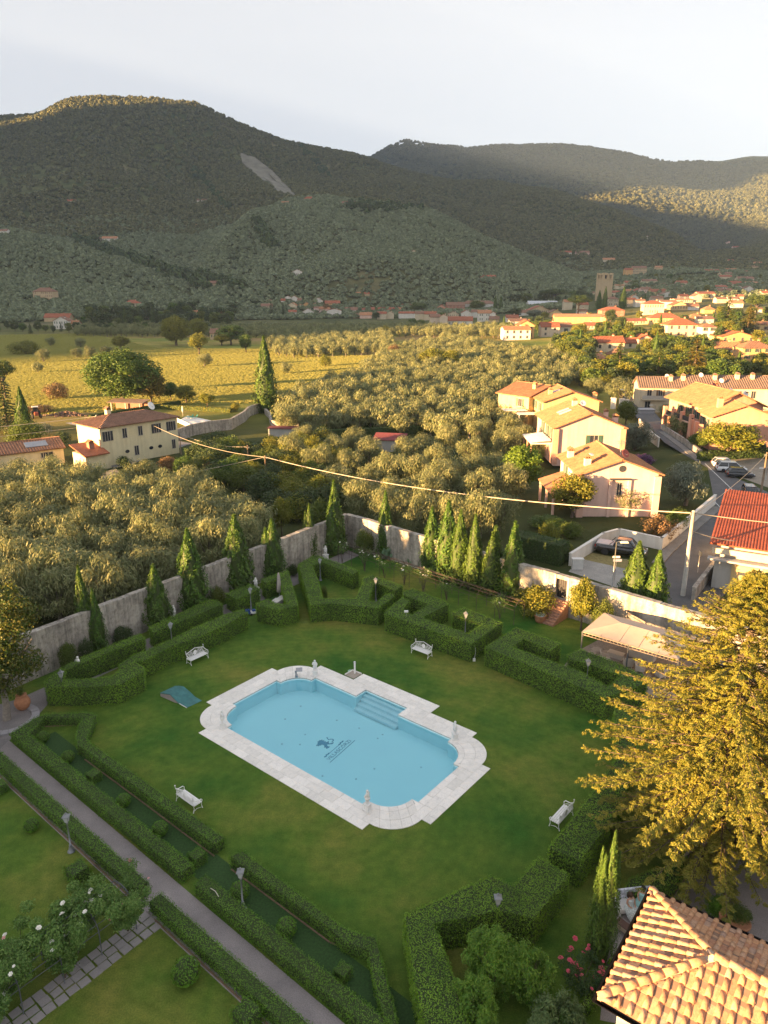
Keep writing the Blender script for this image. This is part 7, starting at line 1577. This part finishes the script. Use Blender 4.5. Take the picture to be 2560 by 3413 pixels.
# --- barbecue, parasol, mower, pots
t = thing('barbecue', 'stone barbecue counter inside the hook-shaped hedge', 'barbecue', G(932, 2030), R(65)); part('base', MB().box((0, 0, .45), (1.9, .8, .9)), M('bbq_stone', mat_plain, (.38, .36, .34), .8), t); part('lid', MB().box((-.45, 0, 1.0), (.9, .75, .2)), M('bbq_lid', mat_plain, (.52, .50, .47), .6), t); part('worktop', MB().box((.5, 0, .94), (.9, .8, .08)), M('bbq_lid'), t)
t = thing('parasol', 'furled grey parasol standing behind the barbecue', 'parasol', G(932, 2000)); part('pole', MB().tube([(0, 0, 0), (0, 0, 2.9)], .03, 6), LEAD, t); part('canopy', MB().lathe([(.26, .9), (.24, 1.2), (.2, 1.9), (.14, 2.6), (.05, 2.9)], (0, 0, 0), 9), M('parasol_grey', mat_plain, (.36, .32, .30), .85), t)
t = thing('lawn_mower', 'blue and white lawn mower parked by the garden lamp', 'lawn mower', G(845, 2046), R(30)); part('deck', MB().box((0, 0, .2), (.75, .5, .18), 0, .85), IRW, t); part('engine', MB().box((.05, 0, .36), (.32, .3, .18), 0, .8), M('mower_blue', mat_plain, (.03, .08, .3), .4), t); part('grass_bag', MB().box((-.55, 0, .35), (.45, .45, .4), 0, .8), M('mower_blue'), t); part('handle', MB().tube([(-.3, .2, .3), (-.9, .2, .95), (-.9, -.2, .95), (-.3, -.2, .3)], .02, 5), PLS, t)
for sx in (-.28, .28):
    for sy in (-.27, .27): o = part('wheel', MB().lathe([(.03, -.03), (.1, -.03), (.1, .03), (.03, .03)], (0, 0, 0), 12), RUB, t, (sx, sy, .1)); o.rotation_euler = (R(90), 0, 0)
def pot(label, p, prof, mat=TERRA, fill=True, rz=0):
    t = thing('terracotta_pot', label, 'pot', p, rz); part('body', MB().lathe(prof, (0, 0, 0), 20), mat, t); r, z = prof[-1]
    part('rim', MB().lathe([(r * .98, z - .08), (r * 1.06, z - .07), (r * 1.06, z), (r * .92, z + .01), (r * .9, z - .05)], (0, 0, 0), 20), mat, t)
    if fill: part('soil', MB().lathe([(r * .9, z - .06), (.01, z - .05)], (0, 0, 0), 16), TWIG, t)
    return t
pot('half-barrel terracotta pot with a grey lid by the brick steps', G(1800, 2072), [(.38, 0), (.42, .12), (.46, .2), (.48, .36), (.5, .42), (.52, .6), (.54, .7)]); o = part('pot_lid', MB().lathe([(.5, .0), (.52, .03), (.3, .1), (.01, .1)], (0, 0, 0), 18), M('lid_grey', mat_plain, (.35, .42, .42), .5)); o.location = G(1800, 2072) + Vector((0, 0, .7)); tag(o, 'grey sheet lid resting on the half-barrel pot', 'lid')
pot('big round terracotta jar beside the corner tree', G(78, 2362), [(.28, 0), (.42, .15), (.55, .45), (.55, .65), (.42, .92), (.3, 1.02), (.32, 1.1), (.36, 1.16)])
jb = G(78, 2362) + Vector((0, 0, 1.14)); tree('bush', jb, .5, .7, 'small plant growing from the round terracotta jar')

# ================================================================ VILLA ROOF (foreground)
VZ = 5.0
C1, C2, C3 = G(2174, 2971, VZ), G(1996, 3329, VZ), G(2509, 3146, VZ)
ev = (C2 - C1); VW = ev.length; ev.normalize()                 # left eave direction (towards the viewer)
iv = Vector((-ev.y, ev.x, 0)); iv = iv if iv.x > 0 else -iv    # inward (to the right)
villa = thing('villa', 'corner of the old villa with hipped terracotta tile roof and pale chimney', 'villa', (C1.x, C1.y, 0), math.atan2(iv.y, iv.x))
# local frame: +x along the ridge (inward), eave from (0,0) to (0,-VW) or (0,VW)
loc = lambda p: villa_inv @ p
villa_inv = (Matrix.Translation((C1.x, C1.y, 0)) @ Matrix.Rotation(math.atan2(iv.y, iv.x), 4, 'Z')).inverted()
c2l = loc(Vector((C2.x, C2.y, 0))); sg_ = 1 if c2l.y > 0 else -1
apexw = C1 + ev * VW / 2 + iv * VW / 2; az_ = AT(2338, 3195, apexw.y).z; RISE = max(1.0, min(2.6, az_ - VZ)); VL = 17.0
def vl(x, y, z): return Vector((x, sg_ * y, z))
half = VW / 2; print('villa', VW, RISE, az_, c2l)
part('wall', MB().box((VL / 2 + .5, sg_ * half, VZ / 2 - .15), (VL - .1, VW - 1.0, VZ - .1)), WM('white'), villa)
slopes = {'left': [vl(0, VW, VZ), vl(0, 0, VZ), vl(half, half, VZ + RISE)], 'far': [vl(0, 0, VZ), vl(VL, 0, VZ), vl(VL, half, VZ + RISE), vl(half, half, VZ + RISE)], 'near': [vl(VL, VW, VZ), vl(0, VW, VZ), vl(half, half, VZ + RISE), vl(VL, half, VZ + RISE)]}
TILE = M('old_coppo', mat_roof, (.42, .21, .11)); 
def mat_tile(name):
    m, t, b, o = new_mat(name); oi = nd(t, 'ShaderNodeObjectInfo'); P = wcoord(t)
    n1 = noise(t, P, 6, 5, .7); n2 = noise(t, P, 28, 3, .7)
    c = ramp(t, oi.outputs['Random'], [(0, (.40, .20, .12)), (.4, (.52, .28, .15)), (.75, (.56, .33, .19)), (1, (.40, .27, .21))])
    c = mixc(t, 1.0, c, ramp(t, n1, [(.3, (.62, .60, .60)), (.55, (1, 1, 1)), (.78, (1.22, 1.22, 1.18))]), 'MULTIPLY')
    c = mixc(t, 1.0, c, ramp(t, n2, [(.3, (.8, .8, .8)), (.7, (1.12, 1.12, 1.12))]), 'MULTIPLY')
    t.links.new(c, b.inputs['Base Color']); b.inputs['Roughness'].default_value = .9; bump(t, n2, .5, .02, b); return m
TILE = M('coppo_tile', mat_tile)
CT = .42; TL_ = .46
def barrel(r0, r1, L, th=.03, n=7):
    vs = []
    for x, r in ((0, r0), (L, r1)):
        for k in range(n): a = math.pi * k / (n - 1); vs.append((x, r * math.cos(a), r * .85 * math.sin(a)))
        for k in range(n): a = math.pi * k / (n - 1); vs.append((x, (r - th) * math.cos(a), (r - th) * .85 * math.sin(a)))
    f = [(k, k + 1, 2 * n + k + 1, 2 * n + k) for k in range(n - 1)] + [(k, n + k, n + k + 1, k + 1) for k in range(n - 1)] + [(2 * n + k, 2 * n + k + 1, 3 * n + k + 1, 3 * n + k) for k in range(n - 1)]
    mb = MB(); mb.add(vs, f, True); return mb.mesh('cover_tile')
COV = barrel(.105, .085, TL_ * 1.1); 
PAN = MB().add([(0, -.17, .03), (0, .17, .03), (TL_ * 1.06, .15, .03), (TL_ * 1.06, -.15, .03), (0, -.17, 0), (0, .17, 0), (0, -.17, .07), (0, -.14, .07), (TL_ * 1.06, -.15, .07), (TL_ * 1.06, -.12, .07), (0, .17, .07), (0, .14, .07), (TL_ * 1.06, .15, .07), (TL_ * 1.06, .12, .07)], [(0, 1, 2, 3), (4, 5, 1, 0), (6, 7, 9, 8), (11, 10, 12, 13)]).mesh('pan_tile')
roofp = part('roof', (lambda m: ([slope_slab(m, q, .12) for q in slopes.values()], m)[1])(MB()), M('roof_bed', mat_plain, (.22, .14, .10), .95), villa)
def lay(q, xmax=1e9):
    q = [Vector(p) for p in q]; a, b = q[0], q[1]; ex = (b - a).normalized(); nrm = (b - a).cross(q[2] - a).normalized()
    if nrm.z < 0: nrm = -nrm
    up = nrm.cross(ex).normalized(); up = up if up.z > 0 else -up
    pl = [((p - a).dot(ex), (p - a).dot(up)) for p in q]; Lx = (b - a).length; n = int(Lx / CT)
    for i in range(n + 1):
        for off, me, nm in ((0, COV, 'cover_tile'), (.5, PAN, 'pan_tile')):
            u = (i + off) * CT; ys = []
            if u > Lx: continue
            for (x0, y0), (x1, y1) in zip(pl, pl[1:] + pl[:1]):
                if (x0 - u) * (x1 - u) < 0 or (x0 == u) != (x1 == u): ys.append(y0 + (y1 - y0) * (u - x0) / ((x1 - x0) or 1e-9))
            if len(ys) < 2: continue
            v1 = max(ys); k = int((v1 - .1) / TL_)
            for j in range(k + 1):
                v = j * TL_; pos = a + ex * u + up * v + nrm * (.05 if nm == 'cover_tile' else .0)
                if pos.x > xmax: continue
                o = bpy.data.objects.new(nm, me); link(o, roofp)
                if not me.materials: me.materials.append(TILE)
                X = (up + nrm * -.035).normalized(); Yv = nrm.cross(X).normalized(); Zv = X.cross(Yv)
                mt = Matrix((X, Yv, Zv)).transposed().to_4x4() @ Matrix.Rotation(random.uniform(-.03, .03), 4, 'Z'); mt.translation = pos + nrm * random.uniform(-.008, .012); o.matrix_local = mt
lay(slopes['left']); lay(slopes['far'], 9.5); lay(slopes['near'], 8.0)
def caps(a, b, step=.5, r=.15):
    d = b - a; n = int(d.length / step); X = d.normalized(); Yv = Vector((0, 0, 1)).cross(X).normalized(); Zv = X.cross(Yv)
    me = barrel(r * 1.1, r * .95, step * 1.1); me.materials.append(TILE)
    for i in range(n):
        o = bpy.data.objects.new('ridge_tile', me); link(o, roofp); mt = Matrix((X, Yv, Zv)).transposed().to_4x4(); mt.translation = a + X * (i * step) + Zv * (.1 + random.uniform(0, .015)); o.matrix_local = mt
    part('mortar', MB().tube([a + Vector((0, 0, .03)), b + Vector((0, 0, .03))], r * .9, 6), M('hip_mortar', mat_plain, (.45, .36, .28), .95, 0, .25, 6), roofp)
caps(slopes['left'][1], slopes['left'][2]); caps(slopes['left'][0], slopes['left'][2]); caps(slopes['left'][2], vl(VL, half, VZ + RISE))
GUT = M('gutter_metal', mat_plain, (.055, .055, .065), .4, .5)
def gutter(a, b, out):
    for p, q, nm in ((a, b, 'gutter'),):
        d = (q - p); mb = MB(); vs = []
        for e in (p, q):
            for k in range(6): an = math.pi * k / 5; vs.append(e + out * (.09 + .09 * math.cos(an)) + Vector((0, 0, -.02 - .1 * math.sin(an))))
        mb.add(vs, [(k, k + 1, k + 7, k + 6) for k in range(5)] + [(k + 6, k + 7, k + 1, k) for k in range(5)], True); part(nm, mb, GUT, villa)
gutter(vl(-.02, -.15, VZ), vl(-.02, VW + .15, VZ), Vector((-1, 0, 0))); gutter(vl(-.15, -.02, VZ), vl(VL, -.02, VZ), Vector((0, -sg_, 0))); gutter(vl(-.15, VW + .02, VZ), vl(VL, VW + .02, VZ), Vector((0, sg_, 0)))
part('eave_soffit', MB().box((VL / 2, sg_ * half, VZ - .14), (VL, VW, .08)), WM('cream'), villa)
chp = loc(AT(2545, 3110, G(2545, 3180, 6.0).y)); chx = min(max(chp.x, 6.5), 9.0)
chy = 1.35
ch = part('chimney', MB().box((0, 0, .5), (.85, .7, 2.0)), WM('cream'), villa, tuple(vl(chx, chy, VZ + RISE * chy / half)))
part('chimney_base', MB().box((0, 0, .12), (1.0, .85, .25)), M('chim_red', mat_plain, (.30, .10, .07), .9), ch)
part('chimney_cap', MB().add([(-.55, -.5, 1.5), (.55, -.5, 1.5), (.55, .5, 1.5), (-.55, .5, 1.5), (-.55, 0, 2.0), (.55, 0, 2.0)], [(0, 1, 5, 4), (2, 3, 4, 5), (0, 4, 3), (1, 2, 5), (3, 2, 1, 0)]), TILE, ch)
# ================================================================ GRAVEL COURT, PEOPLE, POTS
struct('gravel_court', MB().sheet(gz([(2030,3110),(2060,3010),(2110,2960),(2200,2940),(2330,2790),(2560,2560),(3000,2600),(3100,3300),(2500,3420),(2100,3420),(2000,3400)], .005), .005), GRAVEL)
hedge([tuple(G(x, y, .8))[:2] for x, y in ((2075,2965),(2100,2925),(2160,2900),(2260,2880),(2290,2850),(2310,2875),(2270,2935),(2215,2965),(2150,2965),(2110,2985))], .8, 'low clipped hedge behind the seated women', HEDGE, 230, .09)
hedge([tuple(G(x, y, .6))[:2] for x, y in ((1930,3340),(2060,3160),(2085,3180),(1965,3360))], .6, 'low clipped hedge between the pink roses and the villa', HEDGE, 260, .085)
SKN = M('skin', mat_plain, (.52, .30, .21), .55, 0, .05); HRB = M('brown_hair', mat_plain, (.055, .028, .015), .5, 0, .3, 20); HRD = M('black_hair', mat_plain, (.02, .015, .012), .5, 0, .3, 20)
# seated woman facing -y, seat at z .44
def woman(label, p, rz, dress, hair):
    t = thing('person', label, 'person', p, rz)
    V = [(0,0,.55),(0,.02,.72),(0,.03,.92),(0,.02,1.06),(0,.0,1.13),(0,-.01,1.26),(-.15,.02,1.0),(-.22,-.02,.80),(-.14,-.20,.70),(-.07,-.27,.70),(.15,.02,1.0),(.22,-.02,.80),(.14,-.20,.70),(.07,-.27,.70),(-.09,-.02,.53),(-.1,-.40,.52),(-.1,-.42,.10),(-.1,-.52,.04),(.09,-.02,.53),(.1,-.40,.52),(.1,-.40,.10),(.1,-.50,.04)]
    E = [(0,1),(1,2),(2,3),(3,4),(4,5),(2,6),(6,7),(7,8),(8,9),(2,10),(10,11),(11,12),(12,13),(0,14),(14,15),(15,16),(16,17),(0,18),(18,19),(19,20),(20,21)]
    Rr = [.15,.12,.14,.06,.085,.075,.06,.045,.035,.03,.06,.045,.035,.03,.1,.07,.045,.035,.1,.07,.045,.035]
    part('body', skin_mesh('woman', V, E, Rr), SKN, t)
    part('dress', MB().lathe([(.16, .98), (.17, .9), (.15, .75), (.2, .58), (.2, .5)], (0, .01, 0), 14).add([(-.22, .1, .62), (.22, .1, .62), (.26, -.45, .62), (-.26, -.45, .62), (-.3, -.5, .18), (.3, -.5, .18), (-.28, .1, .4), (.28, .1, .4), (-.3, -.3, .2), (.3, -.3, .2)], [(0, 3, 2, 1), (3, 4, 5, 2), (0, 6, 8, 4, 3), (1, 2, 5, 9, 7)], True), dress, t)
    part('hair', MB().ball((0, .03, 1.22), .125, 12, 8, (1, 1.05, 1.15)).tube([(0, .1, 1.25), (-.02, .14, 1.05), (0, .13, .82)], [.1, .1, .05], 8), hair, t)
    part('face_features', MB().ball((-.035, -.085, 1.22), .012, 6, 4).ball((.035, -.085, 1.22), .012, 6, 4).box((0, -.088, 1.155), (.045, .012, .01)), HRD, t)
    part('nose', MB().ball((0, -.095, 1.19), .016, 6, 4, (.8, 1, 1.4)), SKN, t)
    return t
DR1 = M('print_dress', mat_plain, (.55, .60, .60), .8, 0, .45, 14); DR2 = M('aqua_dress', mat_plain, (.35, .62, .62), .8, 0, .1, 8)
sp1, sp2 = G(2096, 3050), G(2136, 3030)
woman('person with long brown hair in a pale printed dress seated on a sofa', sp1, R(20), DR1, HRB); woman('person with dark hair and sunglasses on head in an aqua dress seated', sp2, R(-25), DR2, HRD)
t = thing('garden_sofa', 'white garden sofa with blue patterned cushions behind the villa corner', 'sofa', (sp1 + sp2) / 2 + Vector((0, .18, 0)), R(8)); part('seat', MB().box((0, 0, .3), (1.9, .7, .26)), IRW, t); part('backrest', MB().box((0, .36, .62), (1.9, .12, .62)), M('cushion_print', mat_plain, (.55, .58, .66), .8, 0, .5, 9), t)
for s in (-1, 1):
    part('arm', MB().box((s * .95, 0, .42), (.12, .7, .5)), IRW, t)
    for y_ in (-.28, .28): part('leg', MB().box((s * .85, y_, .09), (.07, .07, .18)), IRW, t)
t = thing('side_table', 'small round white table before the seated women', 'table', G(2130, 3080)); part('table_top', MB().lathe([(.27, .55), (.28, .57), (.27, .59)], (0, 0, 0), 20), IRW, t); part('stem', MB().tube([(0, 0, 0), (0, 0, .56)], .03, 6), IRW, t); part('foot', MB().lathe([(.18, 0), (.16, .03)], (0, 0, 0), 14), IRW, t)
t = thing('low_bench', 'low dark bench with pale frame by the big cypress', 'bench', G(2082, 3108), R(-52)); part('seat', MB().box((0, 0, .4), (.9, .4, .07)), M('brown_wood', mat_plain, (.11, .06, .045), .7), t); part('frame', MB().box((0, -.2, .3), (.9, .04, .2)), M('beam_cream'), t)
for s in (-1, 1): part('leg', MB().box((s * .38, 0, .18), (.06, .34, .36)), M('beam_cream'), t)
PP = [(.3, 0), (.36, .1), (.46, .5), (.5, .6)]
pot('large terracotta pot holding a round bush on the gravel court', G(2458, 3105), PP); q = G(2458, 3105) + Vector((0, 0, .56)); tree('bush', q, .95, 1.1, 'round bush growing in the large terracotta pot'); tree('bush', G(2385, 3050), 1.1, 1.3, 'clipped round bush beside the terracotta cherub', None, BOX)
t = thing('statue', 'small seated terracotta cherub on the gravel court', 'statue', G(2400, 3088)); part('pedestal', MB().box((0, 0, .18), (.35, .35, .36), 0, .9), TERRA, t); VAR['pt'] = PUT.copy(); VAR['pt'].materials.clear(); o = part('figure', VAR['pt'], TERRA, t, (0, 0, .34)); o.scale = (.85, .85, .75)
# ================================================================ BIG CONIFER
def big_conifer():
    base = G(2378, 2860); H_ = AT(2430, 1892, base.y).z; Rm = 6.7; Ps = []; Ns = []; As = []; tw = MB(); tr = MB()
    tr.tube([(0, 0, -.3), (.05, 0, H_ * .3), (.1, .05, H_ * .65), (.12, 0, H_ * .97)], [.42, .33, .18, .03], 10)
    nb = 440
    for i in range(nb):
        t = (i + rng.random()) / nb; z = .9 + (H_ - 1.2) * t ** .95; R_ = Rm * np.interp(t, [0, .1, .3, .6, .85, 1], [.72, .92, 1.0, .74, .36, .04]); a = i * 2.39996 + rng.uniform(-.3, .3); L = R_ * rng.uniform(.68, 1.12)
        d = np.array([math.cos(a), math.sin(a), 0]); e = np.array([-d[1], d[0], 0]); rise = .22 * t - .05; tip = .12
        f = lambda s: d * (L * s) + np.array([0, 0, z + L * (rise * s - .32 * s * s * (1 - t) + tip * s ** 3)])
        tr.tube([f(0), f(.35), f(.7), f(.95)], [.075 * (1.2 - t), .05 * (1.2 - t), .03, .012], 5, False)
        m = max(8, int(9 * L / Rm * 2.6))
        for j in range(m):
            s = .2 + .8 * (j + rng.random()) / m; c = f(s); side = rng.choice([-1, 1]); sl = (.35 + .9 * (1 - s)) * rng.uniform(.55, 1.1) * (.5 + .5 * L / Rm)
            dv = unit(d * rng.uniform(.5, 1.0) + e * side * rng.uniform(.4, 1.0) + np.array([0, 0, rng.uniform(-.3, .12)]))
            if rng.random() < .22: tw.tube([c, c + dv * sl * .9], [.014, .006], 4, False)
            k = int(52 * sl / .8) + 14; u = rng.random(k) ** .8; sd = unit(rng.normal(0, 1, (k, 3))) * (.14 * (1.1 - .6 * u))[:, None] * np.array([1, 1, .5])
            Ps.append(c + dv * (u * sl)[:, None] + sd); Ns.append(np.tile([0, 0, 1.0], (k, 1)) + d * .5 + sd * 3); As.append(np.tile(dv, (k, 1)) + sd * 4)
    P = np.concatenate(Ps); V, F = leaves(P, np.concatenate(Ns), .14 * rng.uniform(.6, 1.6, len(P)), .042, np.concatenate(As), .45)
    t = thing('conifer', 'big spreading conifer with golden foliage between gazebo and villa', 'conifer', base); print('conifer', H_, len(P))
    part('crown', np_mesh('conifer_crown', V, F), M('golden_conifer', mat_leaf, (.15, .18, .024), (.34, .30, .055), .32, None, .6), t); part('trunk', tr, BARK, t); part('bare_twigs', tw, M('dry_twig', mat_plain, (.30, .20, .13), .9), t)
big_conifer()
# ================================================================ NEAR SHRUBS
def shrub(label, p, w, h, n, L, Wd, leaf, nper, fl=None, name='shrub', sticks=10):
    cl = blob_clumps(w, h, .1, int(n * 2.4), w * .055, w * .11, 1.7, 1.0, .55); t = thing(name, label, 'shrub', p, rng.uniform(0, 6)); V, F = shell(cl, nper, L, Wd, .5, .6, (0, 0, 1)); part('foliage', np_mesh('shrub_foliage', V, F), leaf, t)
    mb = MB()
    for k in range(sticks): a = rng.uniform(0, 6.28); q = rng.uniform(.2, .8) * w / 2; mb.tube([(0, 0, -.05), (math.cos(a) * q * .4, math.sin(a) * q * .4, h * .45), (math.cos(a) * q, math.sin(a) * q, h * .85)], [.03, .02, .008], 5)
    part('stems', mb, BARK, t)
    if fl: blooms(t, [tuple(np.array(cl[rng.integers(len(cl))][0]) * np.array([1.05, 1.05, 1.0]) + np.array([rng.normal(0, .15), -.1 + rng.normal(0, .15), w * .13 + rng.normal(0, .08)])) for _ in range(fl[1])], fl[0])
    return t
POM = M('pomegranate_leaf', mat_leaf, (.08, .21, .026), (.21, .33, .045), .3, None, 1.0); BAY = M('bay_leaf', mat_leaf, (.07, .13, .045), (.15, .21, .08), .2, None, 1.0)
shrub('leafy bright green pomegranate bush inside the zigzag hedge, taller stem cluster', G(1640, 3300), 2.7, 3.2, 42, .11, .05, POM, 3000); shrub('leafy green pomegranate bush inside the zigzag hedge, with red fruit', G(1570, 3440), 2.3, 2.6, 34, .11, .05, POM, 3000); shrub('broad green bush filling the hedge corner beside the pomegranates', G(1760, 3330), 2.2, 2.6, 34, .12, .055, POM, 2600)
shrub('grey-green bay bush at the foot of the villa wall', G(1860, 3500), 2.6, 2.2, 40, .13, .05, BAY, 2600); shrub('rose bush with pink flowers beside the large cypress', G(1940, 3290), 2.2, 1.5, 30, .09, .05, M('dark_rose_leaf', mat_leaf, (.03, .075, .025), (.08, .14, .05), .2), 1200, (PKR, 26), 'rose_bush')
# citrus and shrubs along the old walls
for px, pb, pt_, w, lab, lf, kd in ((1785, 2050, 1950, 150, 'lemon bush trained against the sunlit wall by the half-barrel pot', YEL, 'bush'), (1935, 2100, 1925, 95, 'tall golden shrub right beside the brick steps', YEL, 'tree0'), (2005, 2120, 2000, 95, 'green shrub between the brick steps and gazebo', GRN, 'bush'), (1215, 1850, 1765, 70, 'dark shrub in the corner of the two old walls', GRN, 'bush'), (232, 2230, 2140, 70, 'dark camellia bush at the wall near the corner tree', GRN, 'bush'), (290, 2210, 2128, 50, 'dark bush under the close pair of cypresses', DRK, 'bush'), (412, 2150, 2085, 72, 'rounded dark bush at the wall behind the doubled hedge', DRK, 'bush'), (728, 2020, 1955, 60, 'dark climbing bush at the wall by the full cypress', GRN, 'bush'), (975, 1920, 1880, 40, 'small bush at the wall behind the barbecue', DRK, 'bush'), (2230, 2110, 2030, 90, 'sunlit yellow shrub behind the gazebo', YEL, 'bush'), (1740, 2010, 1960, 60, 'arched dark hedge bush ending the cypress row', GRN, 'bush'), (1080, 2010, 1950, 30, 'tiny bush inside the E-shaped hedge', GRN, 'bush')):
    treepx(kd, px, pb, pt_, w, lab, None, lf, G(px, pb))
PEAR = M('prickly_pear', mat_plain, (.13, .22, .13), .6, 0, .15, 4)
for px, py, lab, n in ((1290, 1868, 'prickly pear clump at the sunlit wall, the larger one', 34), (1385, 1885, 'prickly pear clump next to the close cypress row', 26)):
    t = thing('prickly_pear', lab, 'cactus', G(px, py))
    for k in range(n):
        r_ = rng.uniform(.16, .26); a = rng.uniform(0, 6.28); q = abs(rng.normal(0, .55)); o = part('pad', MB().ball((0, 0, r_ * .8), r_, 10, 7, (.75, .16, 1.15)), PEAR, t, (q * math.cos(a), q * .6 * math.sin(a), max(0.0, rng.uniform(0, 1.4) * (1 - q / 1.8)))); o.rotation_euler = (rng.uniform(-.5, .5), rng.uniform(-.6, .6), rng.uniform(0, 3))
# corner tree on the left with stone ring
ct = G(22, 2398)
cl = [(tuple(np.array(c) + np.array([.2, 0, 0])), r, s) for c, r, s in blob_clumps(6.6, 10.4, 2.2, 80, .55, 1.0, .85)]
t = thing('broadleaf_tree', 'autumn-tinted broadleaf tree by the terracotta jar at the wall end', 'tree', ct); V, F = shell(cl, 300, .2, .13, .3, .6); part('crown', np_mesh('corner_crown', V, F), M('autumn_leaf', mat_leaf, (.05, .10, .018), (.16, .15, .03), .28, None, .5), t); part('trunk', limbs(9.4, 2.2, 6.0, .24, 6, .5), M('pale_bark', mat_plain, (.22, .19, .16), .9, 0, .3, 5), t)
tc = G(30, 2400); rg = thing('stone_ring', 'curved rim of flat stones round the corner tree', 'paving')
for k in range(14):
    a0, a1 = R(-120 + 14 * k), R(-120 + 14 * (k + 1)) - .02; part('rim_stone', MB().prism([(tc.x + r_ * math.cos(a), tc.y + r_ * math.sin(a)) for r_, a in ((1.5, a0), (2.0, a0), (2.0, a1), (1.5, a1))], -.05, .14 + rng.uniform(-.01, .01)), M('ring_stone', mat_stone, (.34, .33, .35)), rg)
struct('gravel_corner', MB().sheet(gz([(-120,2420),(0,2495),(130,2380),(175,2330),(150,2290),(60,2330),(-120,2380)], .006), .006), M('dark_gravel', mat_gravel, (.24, .22, .22), 18))
# service path strip by the wall
struct('wall_path', MB().sheet([tuple(WL + (W0 - WL) * .02 + Vector((1.0, -1.2, 0)))[:2], tuple(W0 + Vector((.2, -2.0, 0)))[:2], tuple(W0 + Vector((1.6, -3.6, 0)))[:2], tuple(WL + Vector((2.6, -3.2, 0)))[:2]], .005), M('dark_gravel'))
# ================================================================ ROSE ARBOUR AND SLAB WALK (bottom left)
aa, ab = G(452, 3095), G(-60, 3480); ad = (ab - aa).normalized(); an_ = Vector((-ad.y, ad.x, 0)); an_ = an_ if an_.y > 0 else -an_
pergola('iron hoop arbour smothered in white roses over the slab walk', aa - an_ * .1, aa + ad * 9.0 - an_ * .1, an_, 1.9, 2.3, 6, LIR, 8)
walk = thing('slab_walk', 'walk of worn grey stone slabs under the rose arbour', 'paving')
for i in range(22):
    for j in range(3):
        c = G(505, 3050) + ad * (i * .52 - .2) + an_ * (j * .46 - .75) + Vector((rng.uniform(-.03, .03), rng.uniform(-.03, .03), 0)); w_, d_ = rng.uniform(.42, .49), rng.uniform(.36, .43)
        part('slab', MB().box((0, 0, 0), (w_, d_, .06)), M('walk_stone', mat_stone, (.30, .28, .28)), walk, (c.x, c.y, .012), math.atan2(ad.y, ad.x) + rng.uniform(-.06, .06))
for k in range(9):
    s = .3 + k * 1.05; side = (.15, 1.7, .9)[k % 3]
    climber(('white rose climbing the front of the arbour', 'white rose climbing the lawn side of the arbour', 'white rose spilling over the top of the arbour')[k % 3], aa + ad * s + an_ * side, 2.5, 2.7, 3000, 13, WHR if k % 4 else SPK, 'roses on the slab walk arbour', lo=.05, ns=12)

# ================================================================ HAZE (evening air)
hz = bpy.data.materials.new('haze_air'); hz.use_nodes = True; t = hz.node_tree
for n_ in list(t.nodes):
    if n_.type == 'BSDF_PRINCIPLED': t.nodes.remove(n_)
v = t.nodes.new('ShaderNodeVolumePrincipled'); v.inputs['Color'].default_value = (.33, .49, .80, 1); v.inputs["Density"].default_value = 8.5e-5; v.inputs['Anisotropy'].default_value = 0.0
t.links.new(v.outputs[0], [n_ for n_ in t.nodes if n_.type == 'OUTPUT_MATERIAL'][0].inputs['Volume'])
haze = part('haze', MB().box((0, 0, 725), (9900, 9900, 1470)), hz); haze['kind'] = 'stuff'; haze['label'] = 'thin evening haze over the valley'; haze['category'] = 'haze'
